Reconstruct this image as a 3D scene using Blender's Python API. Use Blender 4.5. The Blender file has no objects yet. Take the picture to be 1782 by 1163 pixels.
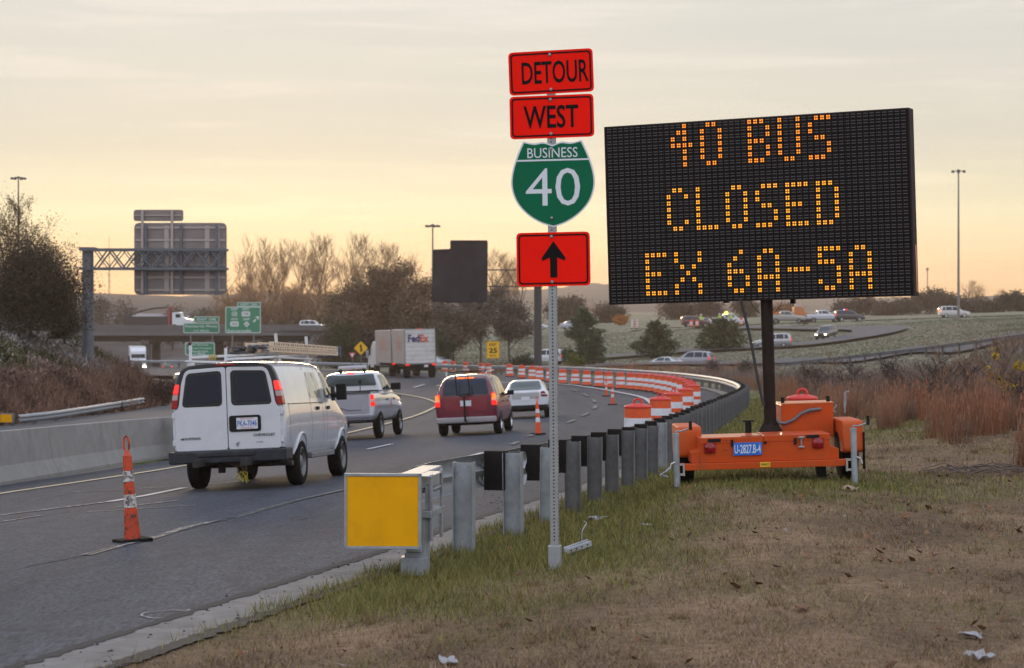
import bpy, bmesh, math, random
import numpy as np
from mathutils import Vector, Matrix, Euler
from mathutils.bvhtree import BVHTree
from math import sin, cos, pi, radians as R_

sc = bpy.context.scene
COL = sc.collection
rnd = random.Random(7)

# ------------------------------------------------------------------ camera, sky, sun, exposure
F = 3700.0            # focal length in photo pixels (photo 1782 x 1163)
CX, HY = 891.0, 545.0 # principal column, horizon row
CZ = 1.85             # eye height above the verge
cam_d = bpy.data.cameras.new('camera')
cam = bpy.data.objects.new('camera', cam_d); COL.objects.link(cam)
cam.location = (0, 0, CZ); cam.rotation_euler = (pi/2, 0, 0)
cam_d.sensor_width = 36.0; cam_d.lens = 36.0*F/1782.0
cam_d.shift_y = -(581.5-HY)/1782.0
cam_d.clip_start = 0.3; cam_d.clip_end = 9000
cam_d.dof.use_dof = True; cam_d.dof.focus_distance = 20.0; cam_d.dof.aperture_fstop = 5.0
sc.camera = cam

SUN_AZ, SUN_EL = R_(-7), R_(4.5)      # azimuth from +Y, positive to the right
w = bpy.data.worlds.new('World'); sc.world = w; w.use_nodes = True
nt = w.node_tree; N = nt.nodes; L = nt.links; N.clear()
def wn(t, **k):
    n = N.new(t)
    for a, b in k.items(): setattr(n, a, b)
    return n
out = wn('ShaderNodeOutputWorld')
sky = wn('ShaderNodeTexSky', sky_type='NISHITA', sun_disc=False)
sky.sun_elevation = SUN_EL; sky.sun_rotation = SUN_AZ; sky.dust_density = .04; sky.air_density = 1.0
bg1 = wn('ShaderNodeBackground'); bg1.inputs[1].default_value = 0.05
L.new(sky.outputs[0], bg1.inputs[0])
tc = wn('ShaderNodeTexCoord'); sep = wn('ShaderNodeSeparateXYZ'); L.new(tc.outputs['Generated'], sep.inputs[0])
def ramp(src, stops):
    r = wn('ShaderNodeValToRGB'); e = r.color_ramp.elements
    while len(e) < len(stops): e.new(0.5)
    for i, (p, c) in enumerate(stops): e[i].position = p; e[i].color = (*c, 1)
    L.new(src, r.inputs[0]); return r.outputs[0]
# thin high cloud veil: warm and bright over the sunrise, grey-blue overhead and behind
front = ramp(sep.outputs[2], [(0.0, (.90,.50,.26)), (0.015, (.86,.60,.38)), (0.044, (.68,.63,.50)), (0.08, (.50,.45,.45)),
                              (0.135, (.55,.50,.49)), (0.35, (.58,.60,.66)), (1.0, (.64,.70,.84))])
back = ramp(sep.outputs[2], [(0.0, (.13,.135,.15)), (0.07, (.18,.185,.20)), (0.13, (.78,.79,.88)), (0.4, (1.0,1.0,1.0)), (1.0, (.64,.70,.84))])
bm_ = wn('ShaderNodeMix', data_type='RGBA', blend_type='MULTIPLY'); bm_.inputs[0].default_value = 1; L.new(back, bm_.inputs[6]); bm_.inputs[7].default_value = (1.22, 1.26, 1.38, 1); back = bm_.outputs[2]
mr = wn('ShaderNodeMapRange', interpolation_type='SMOOTHSTEP'); mr.inputs[1].default_value = -0.15; mr.inputs[2].default_value = 0.95
L.new(sep.outputs[1], mr.inputs[0])
mx = wn('ShaderNodeMix', data_type='RGBA'); L.new(mr.outputs[0], mx.inputs[0]); L.new(back, mx.inputs[6]); L.new(front, mx.inputs[7])
mp = wn('ShaderNodeMapping'); mp.inputs['Scale'].default_value = (4.2, 4.2, 55); mp.inputs['Rotation'].default_value = (0, R_(1.2), 0)
L.new(tc.outputs['Generated'], mp.inputs[0])
ns = wn('ShaderNodeTexNoise'); ns.inputs['Scale'].default_value = 1.6; ns.inputs['Detail'].default_value = 5; ns.inputs['Roughness'].default_value = .55
ns.inputs['Distortion'].default_value = .5
L.new(mp.outputs[0], ns.inputs[0])
cl = ramp(ns.outputs[0], [(0.32, (.94,.945,.96)), (0.52, (1.0,.995,.99)), (0.68, (1.15,1.11,1.09))])
mu = wn('ShaderNodeMix', data_type='RGBA', blend_type='MULTIPLY'); mu.inputs[0].default_value = 1.0
L.new(mx.outputs[2], mu.inputs[6]); L.new(cl, mu.inputs[7])
bg2 = wn('ShaderNodeBackground'); bg2.inputs[1].default_value = .97
L.new(mu.outputs[2], bg2.inputs[0])
ad = wn('ShaderNodeAddShader'); L.new(bg1.outputs[0], ad.inputs[0]); L.new(bg2.outputs[0], ad.inputs[1]); L.new(ad.outputs[0], out.inputs[0])

sd = bpy.data.lights.new('sun', 'SUN'); sd.energy = 1.0; sd.angle = R_(12); sd.color = (1.0, .74, .46)
so = bpy.data.objects.new('sun', sd); COL.objects.link(so)
sdir = Vector((sin(SUN_AZ)*cos(SUN_EL), cos(SUN_AZ)*cos(SUN_EL), sin(SUN_EL)))
so.rotation_euler = sdir.to_track_quat('Z', 'Y').to_euler(); so.location = (-60, 200, 60)

sc.view_settings.view_transform = 'Standard'; sc.view_settings.look = 'None'
sc.view_settings.exposure = 0.05; sc.view_settings.gamma = 1.0
sc.render.engine = 'CYCLES'
cy = sc.cycles
cy.use_denoising = True
try: cy.denoiser = 'OPENIMAGEDENOISE'
except Exception: pass
cy.max_bounces = 6; cy.diffuse_bounces = 2; cy.glossy_bounces = 3; cy.transmission_bounces = 3; cy.volume_bounces = 0
cy.transparent_max_bounces = 6; cy.use_adaptive_sampling = True; cy.adaptive_threshold = 0.015
cy.caustics_reflective = False; cy.caustics_refractive = False

# ------------------------------------------------------------------ materials
MATS = {}
def M(name, col, rough=.6, metal=0., var=0., vscale=6., bump=0., bscale=40., emit=None, estr=0., coat=0., spec=.5,
      dirt=None, dscale=3., damt=.5, dth=(.5,.72), attr=None, stretch=None):
    if name in MATS: return MATS[name]
    m = bpy.data.materials.new(name); m.use_nodes = True
    n = m.node_tree.nodes; l = m.node_tree.links; b = n['Principled BSDF']
    b.inputs['Base Color'].default_value = (*col, 1); b.inputs['Roughness'].default_value = rough
    b.inputs['Metallic'].default_value = metal; b.inputs['Specular IOR Level'].default_value = spec
    if coat: b.inputs['Coat Weight'].default_value = coat; b.inputs['Coat Roughness'].default_value = .06
    if emit: b.inputs['Emission Color'].default_value = (*emit, 1); b.inputs['Emission Strength'].default_value = estr
    src = None
    if var or bump or dirt:
        t = n.new('ShaderNodeTexCoord'); co = t.outputs['Object']
        if stretch:
            mpp = n.new('ShaderNodeMapping'); mpp.inputs['Scale'].default_value = stretch; l.new(co, mpp.inputs[0]); co = mpp.outputs[0]
    if attr:
        a = n.new('ShaderNodeAttribute'); a.attribute_name = attr; src = a.outputs['Color']
    if var:
        x = n.new('ShaderNodeTexNoise'); x.inputs['Scale'].default_value = vscale; x.inputs['Detail'].default_value = 6; x.inputs['Roughness'].default_value = .62
        l.new(co, x.inputs[0])
        r = n.new('ShaderNodeMapRange'); r.inputs[1].default_value = .25; r.inputs[2].default_value = .75
        r.inputs[3].default_value = 1-var; r.inputs[4].default_value = 1+var; l.new(x.outputs[0], r.inputs[0])
        mm = n.new('ShaderNodeMix'); mm.data_type = 'RGBA'; mm.blend_type = 'MULTIPLY'; mm.inputs[0].default_value = 1
        if src: l.new(src, mm.inputs[6])
        else: mm.inputs[6].default_value = (*col, 1)
        l.new(r.outputs[0], mm.inputs[7]); src = mm.outputs[2]
    if dirt:
        x = n.new('ShaderNodeTexNoise'); x.inputs['Scale'].default_value = dscale; x.inputs['Detail'].default_value = 8; x.inputs['Roughness'].default_value = .7
        l.new(co, x.inputs[0])
        r = n.new('ShaderNodeMapRange'); r.inputs[1].default_value = dth[0]; r.inputs[2].default_value = dth[1]; r.inputs[3].default_value = 0; r.inputs[4].default_value = damt
        l.new(x.outputs[0], r.inputs[0])
        mm = n.new('ShaderNodeMix'); mm.data_type = 'RGBA'; l.new(r.outputs[0], mm.inputs[0])
        if src: l.new(src, mm.inputs[6])
        else: mm.inputs[6].default_value = (*col, 1)
        mm.inputs[7].default_value = (*dirt, 1); src = mm.outputs[2]
    if src: l.new(src, b.inputs['Base Color'])
    if bump:
        x = n.new('ShaderNodeTexNoise'); x.inputs['Scale'].default_value = bscale; x.inputs['Detail'].default_value = 4
        l.new(co, x.inputs[0]); bb = n.new('ShaderNodeBump'); bb.inputs['Strength'].default_value = bump; bb.inputs['Distance'].default_value = .02
        l.new(x.outputs[0], bb.inputs['Height']); l.new(bb.outputs[0], b.inputs['Normal'])
    MATS[name] = m; return m

galv = M('galvanised steel', (.34,.36,.38), .5, .5, var=.22, vscale=9, bump=.05, dirt=(.20,.19,.18), dscale=6, damt=.6)
galv_old = M('weathered steel', (.135,.133,.132), .65, .25, var=.3, vscale=8, dirt=(.20,.20,.20), dscale=5, damt=.6)
post_dark = M('dark steel', (.06,.057,.058), .55, .5, var=.25)
blockout_m = M('recycled plastic black', (.014,.012,.012), .8, var=.3, vscale=20, spec=.15)
rubber = M('tyre rubber', (.009,.009,.009), .9, var=.25, vscale=20, spec=.15)
black_pl = M('black plastic', (.010,.010,.011), .6, var=.15, spec=.2)
glass_dk = M('dark car glass', (.016,.024,.040), .05, spec=.3)
glass_lt = M('clear car glass', (.055,.075,.080), .05, spec=.35)
chrome = M('bright rim metal', (.52,.52,.53), .25, .9)
rim_gray = M('grey rim steel', (.22,.22,.23), .4, .7)
lamp_on = M('lit red lamp', (.5,.01,.01), .2, emit=(1,.018,.012), estr=.9)
lamp_hot = M('lit hot red lamp', (.6,.05,.01), .2, emit=(1,.20,.03), estr=1.6)
lamp_off = M('red lens', (.33,.012,.014), .15)
lamp_clear = M('clear lens', (.55,.5,.5), .15)
head_on = M('lit headlamp', (.9,.9,.7), .2, emit=(1,.93,.62), estr=9)
amber_on = M('lit amber lamp', (.8,.3,.02), .3, emit=(1,.42,.03), estr=4)
blue_on = M('lit blue lamp', (.02,.1,.8), .3, emit=(.04,.2,1), estr=6)
white_paint = M('white vehicle paint', (.60,.61,.64), .18, var=.05, vscale=2.5, coat=.9, dirt=(.45,.43,.40), dscale=2.2, damt=.35)
red_paint = M('dark red vehicle paint', (.13,.008,.024), .25, coat=.5, var=.08)
silver_paint = M('silver vehicle paint', (.40,.41,.43), .3, .5, coat=.4)
dark_paint = M('dark grey vehicle paint', (.035,.038,.045), .25, coat=.5)
maroon_paint = M('maroon vehicle paint', (.10,.015,.025), .25, coat=.5)
tan_paint = M('tan vehicle paint', (.35,.33,.30), .3, coat=.4)
orange_paint = M('orange trailer paint', (.55,.066,.004), .5, var=.12, vscale=3.5, dirt=(.28,.07,.025), dscale=4, damt=.8, coat=.35, spec=.25)
orange_plastic = M('orange plastic', (.72,.085,.008), .5, var=.1, vscale=4, dirt=(.30,.06,.03), dscale=6, damt=.4)
red_plastic = M('red orange plastic', (.60,.03,.018), .45, var=.1)
white_sheet = M('white reflective sheeting', (.72,.71,.72), .45, var=.06, dirt=(.35,.33,.32), dscale=9, damt=.45)
concrete = M('concrete', (.25,.24,.225), .9, var=.18, vscale=2.2, bump=.15, bscale=60, dirt=(.13,.12,.11), dscale=1.3, damt=.5)
concrete_far = M('aged concrete', (.12,.118,.125), .9, var=.15, vscale=.4)
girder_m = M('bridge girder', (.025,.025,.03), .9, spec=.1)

# ------------------------------------------------------------------ mesh helpers
class MB:
    def __init__(s): s.v = []; s.f = []; s.m = []
    def add(s, vs, fs, mi=0, T=None):
        o = len(s.v)
        if T is not None: vs = [tuple(T @ Vector(p)) for p in vs]
        s.v.extend([tuple(p) for p in vs]); s.f.extend([tuple(i+o for i in f) for f in fs]); s.m.extend([mi]*len(fs)); return s
    def box(s, c, d, mi=0, T=None, rz=0, ry=0, rx=0):
        x, y, z = d[0]/2, d[1]/2, d[2]/2
        vs = [Vector(p) for p in ((-x,-y,-z),(x,-y,-z),(x,y,-z),(-x,y,-z),(-x,-y,z),(x,-y,z),(x,y,z),(-x,y,z))]
        E = Euler((rx, ry, rz)).to_matrix()
        vs = [E @ p + Vector(c) for p in vs]
        return s.add(vs, [(0,3,2,1),(4,5,6,7),(0,1,5,4),(1,2,6,5),(2,3,7,6),(3,0,4,7)], mi, T)
    def tube(s, pts, r, n=8, mi=0, caps=True, T=None):
        pts = [Vector(p) for p in pts]; k = len(pts)
        rr = r if isinstance(r, (list, tuple)) else [r]*k
        vs = []; up0 = None
        for i, p in enumerate(pts):
            t = (pts[min(i+1,k-1)] - pts[max(i-1,0)])
            t = t.normalized() if t.length > 1e-9 else Vector((0,0,1))
            if up0 is None: up0 = Vector((0,0,1)) if abs(t.z) < .9 else Vector((0,1,0))
            a = t.cross(up0); a = a.normalized() if a.length > 1e-6 else t.orthogonal().normalized()
            b = a.cross(t).normalized(); up0 = b
            for j in range(n):
                q = 2*pi*j/n; vs.append(p + a*(cos(q)*rr[i]) + b*(sin(q)*rr[i]))
        fs = [(i*n+j, i*n+(j+1)%n, (i+1)*n+(j+1)%n, (i+1)*n+j) for i in range(k-1) for j in range(n)]
        if caps: fs += [tuple(range(n))[::-1], tuple(range((k-1)*n, k*n))]
        return s.add(vs, fs, mi, T)
    def cyl(s, p0, p1, r0, r1=None, n=12, mi=0, T=None): return s.tube([p0, p1], [r0, r0 if r1 is None else r1], n, mi, True, T)
    def lathe(s, prof, n=20, c=(0,0,0), mi=0, T=None):
        vs = []; fs = []; k = len(prof)
        for r, z in prof:
            for j in range(n):
                q = 2*pi*j/n; vs.append((c[0]+r*cos(q), c[1]+r*sin(q), c[2]+z))
        for i in range(k-1):
            for j in range(n): fs.append((i*n+j, i*n+(j+1)%n, (i+1)*n+(j+1)%n, (i+1)*n+j))
        fs += [tuple(range(n))[::-1], tuple(range((k-1)*n, k*n))]
        return s.add(vs, fs, mi, T)
    def prism(s, poly, y0, y1, mi=0, T=None):      # poly in (x,z), extruded along y
        k = len(poly)
        vs = [(x, y0, z) for x, z in poly] + [(x, y1, z) for x, z in poly]
        fs = [tuple(range(k)), tuple(range(k, 2*k))[::-1]] + [(i, k+i, k+(i+1)%k, (i+1)%k) for i in range(k)]
        return s.add(vs, fs, mi, T)
    def prism_x(s, poly, x0, x1, mi=0, T=None):    # poly in (y,z), extruded along x
        k = len(poly)
        vs = [(x0, y, z) for y, z in poly] + [(x1, y, z) for y, z in poly]
        fs = [tuple(range(k))[::-1], tuple(range(k, 2*k))] + [(i, (i+1)%k, k+(i+1)%k, k+i) for i in range(k)]
        return s.add(vs, fs, mi, T)
    def mesh(s, name, mats):
        me = bpy.data.meshes.new(name); me.from_pydata(s.v, [], s.f)
        for mm in (mats if isinstance(mats, (list, tuple)) else [mats]): me.materials.append(mm)
        me.polygons.foreach_set('material_index', s.m); me.update(); return me
    def build(s, name, mats, parent=None, smooth=None, bevel=None, loc=None):
        return link(name, s.mesh(name, mats), parent, smooth, bevel, loc)
def link(name, me, parent=None, smooth=None, bevel=None, loc=None):
    o = bpy.data.objects.new(name, me); COL.objects.link(o)
    if parent: o.parent = parent
    if loc: o.location = loc
    if smooth is not None:
        me.polygons.foreach_set('use_smooth', [True]*len(me.polygons))
        me.set_sharp_from_angle(angle=R_(smooth))
    if bevel:
        b = o.modifiers.new('bevel', 'BEVEL'); b.width = bevel; b.segments = 2; b.limit_method = 'ANGLE'; b.angle_limit = R_(40)
        if smooth is None: b.harden_normals = False
    return o
def tag(o, label, cat, group=None, kind=None):
    if label: o['label'] = label
    if cat: o['category'] = cat
    if group: o['group'] = group
    if kind: o['kind'] = kind
    return o
def thing(name, label, cat, loc=(0,0,0), rz=0., group=None, rot=None):
    o = bpy.data.objects.new(name, None); COL.objects.link(o); o.empty_display_size = .3
    o.location = loc; o.rotation_euler = rot if rot else (0, 0, rz)
    return tag(o, label, cat, group)
def copy_tree(o, parent=None):
    c = o.copy(); COL.objects.link(c)
    if parent: c.parent = parent
    for ch in list(o.children): copy_tree(ch, c)
    return c
def structure(name, me, smooth=None):
    o = link(name, me, None, smooth); o['kind'] = 'structure'; return o
def text2d(s, w, h, bold=0., cx=0., cz=0.):
    cu = bpy.data.curves.new('t', 'FONT'); cu.body = s; cu.size = 1; cu.offset = bold; cu.resolution_u = 3
    o = bpy.data.objects.new('t', cu); COL.objects.link(o)
    dg = bpy.context.evaluated_depsgraph_get(); me = bpy.data.meshes.new_from_object(o.evaluated_get(dg))
    v = [tuple(p.co) for p in me.vertices]; f = [tuple(p.vertices) for p in me.polygons]
    bpy.data.objects.remove(o); bpy.data.curves.remove(cu); bpy.data.meshes.remove(me)
    x0 = min(p[0] for p in v); x1 = max(p[0] for p in v); y0 = min(p[1] for p in v); y1 = max(p[1] for p in v)
    if w is None: w = h*(x1-x0)/(y1-y0)
    return [(cx+(p[0]-(x0+x1)/2)/(x1-x0)*w, cz+(p[1]-(y0+y1)/2)/(y1-y0)*h) for p in v], f
def add_text(mb, s, w, h, cx, y, cz, mi=0, bold=0., T=None):   # letters facing -Y
    v, f = text2d(s, w, h, bold, cx, cz); mb.add([(a, y, b) for a, b in v], f, mi, T)
def rpoly(pts, r, n=4):
    o = []; k = len(pts)
    for i in range(k):
        p = Vector(pts[i]); a = Vector(pts[i-1]); b = Vector(pts[(i+1)%k])
        da = (a-p); db = (b-p); q = min(r, da.length*.45, db.length*.45)
        s0 = p+da.normalized()*q; s1 = p+db.normalized()*q
        for j in range(n+1):
            t = j/n; o.append(tuple(s0*(1-t)**2 + p*2*t*(1-t) + s1*t*t))
    return o
def rrect(cx, cz, w, h, r, n=4):
    return rpoly([(cx-w/2,cz-h/2),(cx+w/2,cz-h/2),(cx+w/2,cz+h/2),(cx-w/2,cz+h/2)], r, n)
def plate(mb, poly, y, th, mi=0): mb.prism(poly, y, y+th, mi)
def ring(mb, poly_o, poly_i, y, mi=0):             # flat frame between two outlines of equal length
    k = len(poly_o)
    mb.add([(a,y,b) for a,b in poly_o]+[(a,y,b) for a,b in poly_i], [(i,(i+1)%k,k+(i+1)%k,k+i) for i in range(k)], mi)
def P(px, py, Y): return Vector(((px-CX)*Y/F, Y, CZ-(py-HY)*Y/F))
def spline(pts, per=8):
    p = np.array(pts, float); n = len(p); out = []
    for i in range(n-1):
        p0 = p[max(i-1,0)]; p1 = p[i]; p2 = p[i+1]; p3 = p[min(i+2,n-1)]
        for j in range(per):
            t = j/per; out.append(.5*((2*p1)+(-p0+p2)*t+(2*p0-5*p1+4*p2-p3)*t*t+(-p0+3*p1-3*p2+p3)*t**3))
    out.append(p[-1]); return np.array(out)

# ------------------------------------------------------------------ terrain and road geometry
EDGE = spline([(-6,-4,0),(-3.62,8,-.06),(-2.68,11.7,-.09),(-1.24,17,-.13),(-.42,21.4,-.25),(1.7,34,-.67),(4.4,53,-1.15),(8.75,85,-1.85),
               (10.0,102,-2.1),(10.5,119,-2.4),(9.5,136,-2.65),(7.0,151,-2.85),(3.9,165,-3.05),(-3.5,187,-3.5),(-14.5,207,-3.8),(-32,227,-4.0),(-60,241,-4.2)], 10)
RAIL = spline([(-.66,16.1),(-.4,17.7),(.03,19.6),(.36,21.4),(2.35,34),(5.0,53),(9.4,85),(10.65,102),(11.15,119),(10.2,136),(7.6,151.5),(4.4,166),(-3.0,188.5),
               (-14,208.5),(-31.5,228.5),(-59.5,242.5)], 10)
OPP_L = spline([(-21.5,20),(-20.3,60),(-19.2,85),(-18.2,105),(-20.0,125),(-25.8,150),(-31.8,175),(-41,213),(-56,290),(-67,345),(-84,420)], 6)
OPP_R = spline([(-10.6,20),(-9.4,35),(-9.3,60),(-9.3,85),(-9.5,105),(-11,125),(-14.5,150),(-18,175),(-25.5,213),(-42,290),(-57.5,345),(-74,420)], 6)
def zopp(Y): return np.interp(Y, [20,40,70,100,140,213,290,345,420], [-1.2,-1.75,-2.25,-2.8,-3.6,-4.9,-6.7,-7.6,-8.3])
HWY = np.array([(-260,372,-1.2),(-110,366,-1.1),(-32,360,-1.15),(0,350,-1.0),(20,340,-.75),(40,330,.1),(62,318,1.0),(90,303,1.9),(160,265,3.5)], float)

def near_poly(X, Y, poly):
    """unsigned distance, index parameter and side (+ = right of travel) to a polyline"""
    X = np.atleast_1d(np.asarray(X, float)); Y = np.atleast_1d(np.asarray(Y, float))
    best = np.full(X.shape, 1e18); par = np.zeros(X.shape); side = np.zeros(X.shape)
    for i in range(len(poly)-1):
        ax, ay = poly[i,0], poly[i,1]; dx, dy = poly[i+1,0]-ax, poly[i+1,1]-ay
        L2 = dx*dx+dy*dy; t = np.clip(((X-ax)*dx+(Y-ay)*dy)/L2, 0, 1)
        ex = X-ax-t*dx; ey = Y-ay-t*dy; d = ex*ex+ey*ey
        k = d < best; best[k] = d[k]; par[k] = (i+t)[k]; side[k] = np.sign(ex*dy-ey*dx)[k]
    return np.sqrt(best), par, side
def par_val(par, col):
    i = np.clip(par.astype(int), 0, len(col)-2); t = par-i; return col[i]*(1-t)+col[i+1]*t
def smooth(x, a, b):
    t = np.clip((x-a)/(b-a), 0, 1); return t*t*(3-2*t)
CP = [(.31,15.35,0),(2.5,10.6,.06),(3.5,6,.08),(-1.2,6,0),(-1,2,.02),(5,2,.1),(0,-10,.05),(8,-10,.1),(-8,-10,-.2),(-12,5,-.5),
 (1.76,22.5,.02),(3.6,22,.05),(4.6,19,.04),(7.6,31.8,0),(6,25,.02),(9,40,-.15),(4.8,35,-.42),(3.6,31,-.25),(7.4,53,-.75),(8.6,61,-1.0),(10.7,75,-1.3),(11.2,92,-1.85),(13,100,-1.8),
 (13.5,118,-2.3),(12.5,140,-2.7),(13,45,-.6),(16,60,-1.5),(20,80,-2.7),(22,110,-3.5),(20,140,-3.9),(14,160,-3.5),(30,60,-2.0),(20,35,-.3),(14,25,.05),
 (35,120,-4.4),(45,100,-3.6),(30,160,-4.3),(45,150,-3.8),(45.7,190,-.36),(38.3,200,-1.77),(30,210,-3.05),(20.9,215,-3.6),(46,175,-2.2),(38,185,-3.2),(30,195,-3.9),
 (52.6,260,-.2),(60,300,.7),(36,315,-.2),(18,312,-1.5),(8,315,-2),(15.8,235,-3.3),(23,240,-2.8),(7.8,225,-3.9),(55,240,0),(35,250,-2.1),(45,230,-1.2),
 (75,400,1.2),(40,420,.6),(0,420,-1),(-40,430,-1.8),(-90,430,-2.2),(-48,345,-7.8),(-35,335,-7.2),(-48,290,-6.8),(-30,240,-5.3),(-20,260,-5),(-14,240,-4.6),(-5,250,-4.2),
 (-20,300,-5),(-8,305,-3.4),(-30,60,-2.2),(-40,110,-3),(-60,213,-4.9),(-95,345,-7.2),(-20,205,-4.3),(-600,1000,3),(600,1000,5),(0,1000,2),(0,2900,12),(-1500,2900,12),(1500,2900,12),
 (-300,600,0),(300,600,3),(150,350,2.5),(120,200,1),(90,120,0),(60,60,0),(-100,100,-1),(-50,30,-1)]
for i in range(0, len(EDGE)-1, 7):
    t = EDGE[i+1]-EDGE[i]; n_ = np.array([t[1], -t[0]])/math.hypot(t[0], t[1])
    CP.append((EDGE[i,0]+n_[0]*1.4, EDGE[i,1]+n_[1]*1.4, EDGE[i,2]+.06))
    if EDGE[i,1] < 62: CP.append((EDGE[i,0]-n_[0]*13, EDGE[i,1]-n_[1]*13, EDGE[i,2]-.62))
for poly in (OPP_L, OPP_R):
    for i in range(0, len(poly), 4): CP.append((poly[i,0], poly[i,1], float(zopp(poly[i,1]))))
CP = np.array(CP)
def uw(X, Y): return np.stack([5*X/(Y+20), np.log(Y+20)], -1)
def wt(Y): return (Y+20.)**.75
def phi(r2): return .5*r2*np.log(r2+1e-9)
_c = uw(CP[:,0], CP[:,1]); _q = CP[:,2]/wt(CP[:,1]); _n = len(CP)
_A = np.zeros((_n+3, _n+3)); _d2 = ((_c[:,None]-_c[None])**2).sum(-1)
_A[:_n,:_n] = phi(_d2)+np.eye(_n)*2e-3; _A[:_n,_n] = 1; _A[:_n,_n+1:] = _c; _A[_n,:_n] = 1; _A[_n+1:,:_n] = _c.T
_W = np.linalg.solve(_A, np.concatenate([_q, np.zeros(3)]))
def tps(X, Y):
    c = uw(X, Y); o = np.empty(len(c))
    for a in range(0, len(c), 20000):
        cc = c[a:a+20000]; o[a:a+20000] = phi(((cc[:,None]-_c[None])**2).sum(-1)) @ _W[:_n] + _W[_n] + cc @ _W[_n+1:]
    return o*wt(Y)
def road_width(par): # pavement width left of the edge line
    return np.interp(par_val(par, EDGE[:,1]) + 60*(par > 95), [0,50,85,400], [11.6,12.2,17.0,16.5])
def bank(par): return np.interp(par, [0,70,105,130,200], [.05,.05,.04,.02,.02])
def height(X, Y, full=False):
    X = np.atleast_1d(np.asarray(X, float)); Y = np.atleast_1d(np.asarray(Y, float))
    z = tps(X, Y)
    d, par, side = near_poly(X, Y, OPP_L); dl = np.where(side < 0, d, 0)
    k = smooth(Y, 38, 60)*(1-smooth(Y, 300, 335))
    rise = 6.6*(1-np.exp(-np.maximum(dl-.3, 0)*.125)); z = z + rise*k
    dh, ph, sh = near_poly(X, Y, HWY); zh = par_val(ph, HWY[:,2])
    emb = zh - np.maximum(dh-9, 0)*.42; emb = np.where((X > -33), emb, -99); z = np.maximum(z, np.where(emb > -50, emb, z))
    d, par, side = near_poly(X, Y, EDGE); s = np.where(side > 0, d, -d)
    zc = par_val(par, EDGE[:,2]) + bank(par)*np.clip(s, -15, 0)
    wd = road_width(par)
    m = smooth(s, -wd-3.5, -wd-1)*(1-smooth(s, .5, 1.5))
    z = z*(1-m)+zc*m
    if full: return z, s, par, dl, dh
    return z
def hz(x, y): return float(height([x], [y])[0])

# ground sheet
NR, NC = 430, 230
Yr = np.exp(np.linspace(math.log(8), math.log(3020), NR))-20; Uc = np.linspace(-.62, .62, NC)
GY = np.repeat(Yr, NC); GX = np.tile(Uc, NR)*(GY+20)
GZ, GS, GP, GDL, GDH = height(GX, GY, True)
wd = road_width(GP)
low = smooth(GS, -wd-.6, -wd+.3)*(1-smooth(GS, .32, .46))*(np.minimum(.14+.002*np.maximum(GY,0), .5))
def in_band(X, Y, A, B, pad):
    xl = np.interp(Y, A[:,1], A[:,0]); xr = np.interp(Y, B[:,1], B[:,0])
    return smooth(X, xl-pad, xl+pad)*(1-smooth(X, xr-pad, xr+pad))*(Y > 20)*(Y < 420)
opp_m = in_band(GX, GY, OPP_L, OPP_R, .5); low = np.maximum(low, opp_m*.25)
rng = np.random.default_rng(3)
GZ2 = GZ - low - .35*(GDH < 8)*(GX > -33)
fs = np.add.outer(np.arange(NR-1)*NC, np.arange(NC-1)).ravel()
me = bpy.data.meshes.new('ground')
me.vertices.add(NR*NC); me.vertices.foreach_set('co', np.stack([GX,GY,GZ2],-1).astype(np.float32).ravel())
quads = np.stack([fs, fs+1, fs+NC+1, fs+NC], -1)
def fill_faces(me, faces):
    k = faces.shape[1]; n = len(faces)
    me.loops.add(n*k); me.loops.foreach_set('vertex_index', faces.astype(np.int32).ravel())
    me.polygons.add(n); me.polygons.foreach_set('loop_start', np.arange(0, n*k, k, dtype=np.int32))
    me.update(calc_edges=True)
fill_faces(me, quads)
def vnoise(X, Y, sc_, seed):   # cheap smooth value noise
    r = np.random.default_rng(seed).random((64,64)); x = X/sc_; y = Y/sc_
    xi = np.floor(x).astype(int); yi = np.floor(y).astype(int); fx = x-xi; fy = y-yi; fx = fx*fx*(3-2*fx); fy = fy*fy*(3-2*fy)
    g = lambda a, b: r[a % 64, b % 64]
    return (g(xi,yi)*(1-fx)+g(xi+1,yi)*fx)*(1-fy)+(g(xi,yi+1)*(1-fx)+g(xi+1,yi+1)*fx)*fy
def lawn_green(X, Y, S):       # how green the verge is: green by the rail and under the trailer, straw further out
    g = 1-smooth(S, 1.2, 3.4+.05*np.maximum(Y-20,0)) 
    g = g*smooth(Y, 11.5, 15.5)
    tr = np.exp(-(((X-2.6)/2.2)**2+((Y-23.0)/2.6)**2)); tr2 = np.exp(-(((X-7)/3.5)**2+((Y-38)/5)**2))*.55
    far = smooth(Y, 40, 70)*.45
    g = np.maximum.reduce([g, tr*.95, tr2, far])
    return np.clip(g*(.55+.9*vnoise(X,Y,1.3,5)) + .55*(vnoise(X,Y,.9,6)-.55) + .3*(vnoise(X,Y,.35,8)-.5), 0, 1)
gg = lawn_green(GX, GY, GS)[:,None]
straw = np.array([.175,.115,.07]); grn = np.array([.10,.105,.038])
col = straw*(1-gg)+grn*gg
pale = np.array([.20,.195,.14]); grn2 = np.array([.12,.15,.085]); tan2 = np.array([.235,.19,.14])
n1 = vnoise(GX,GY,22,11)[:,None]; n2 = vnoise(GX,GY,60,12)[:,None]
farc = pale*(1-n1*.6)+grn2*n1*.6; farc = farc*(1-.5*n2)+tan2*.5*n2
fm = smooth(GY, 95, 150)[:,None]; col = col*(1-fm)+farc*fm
emb_c = np.array([.088,.062,.052]); em = smooth(GDL, -.1, .6)[:,None]*(GDL > 0)[:,None]*(GY < 330)[:,None]; col = col*(1-em)+emb_c*em
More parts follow.
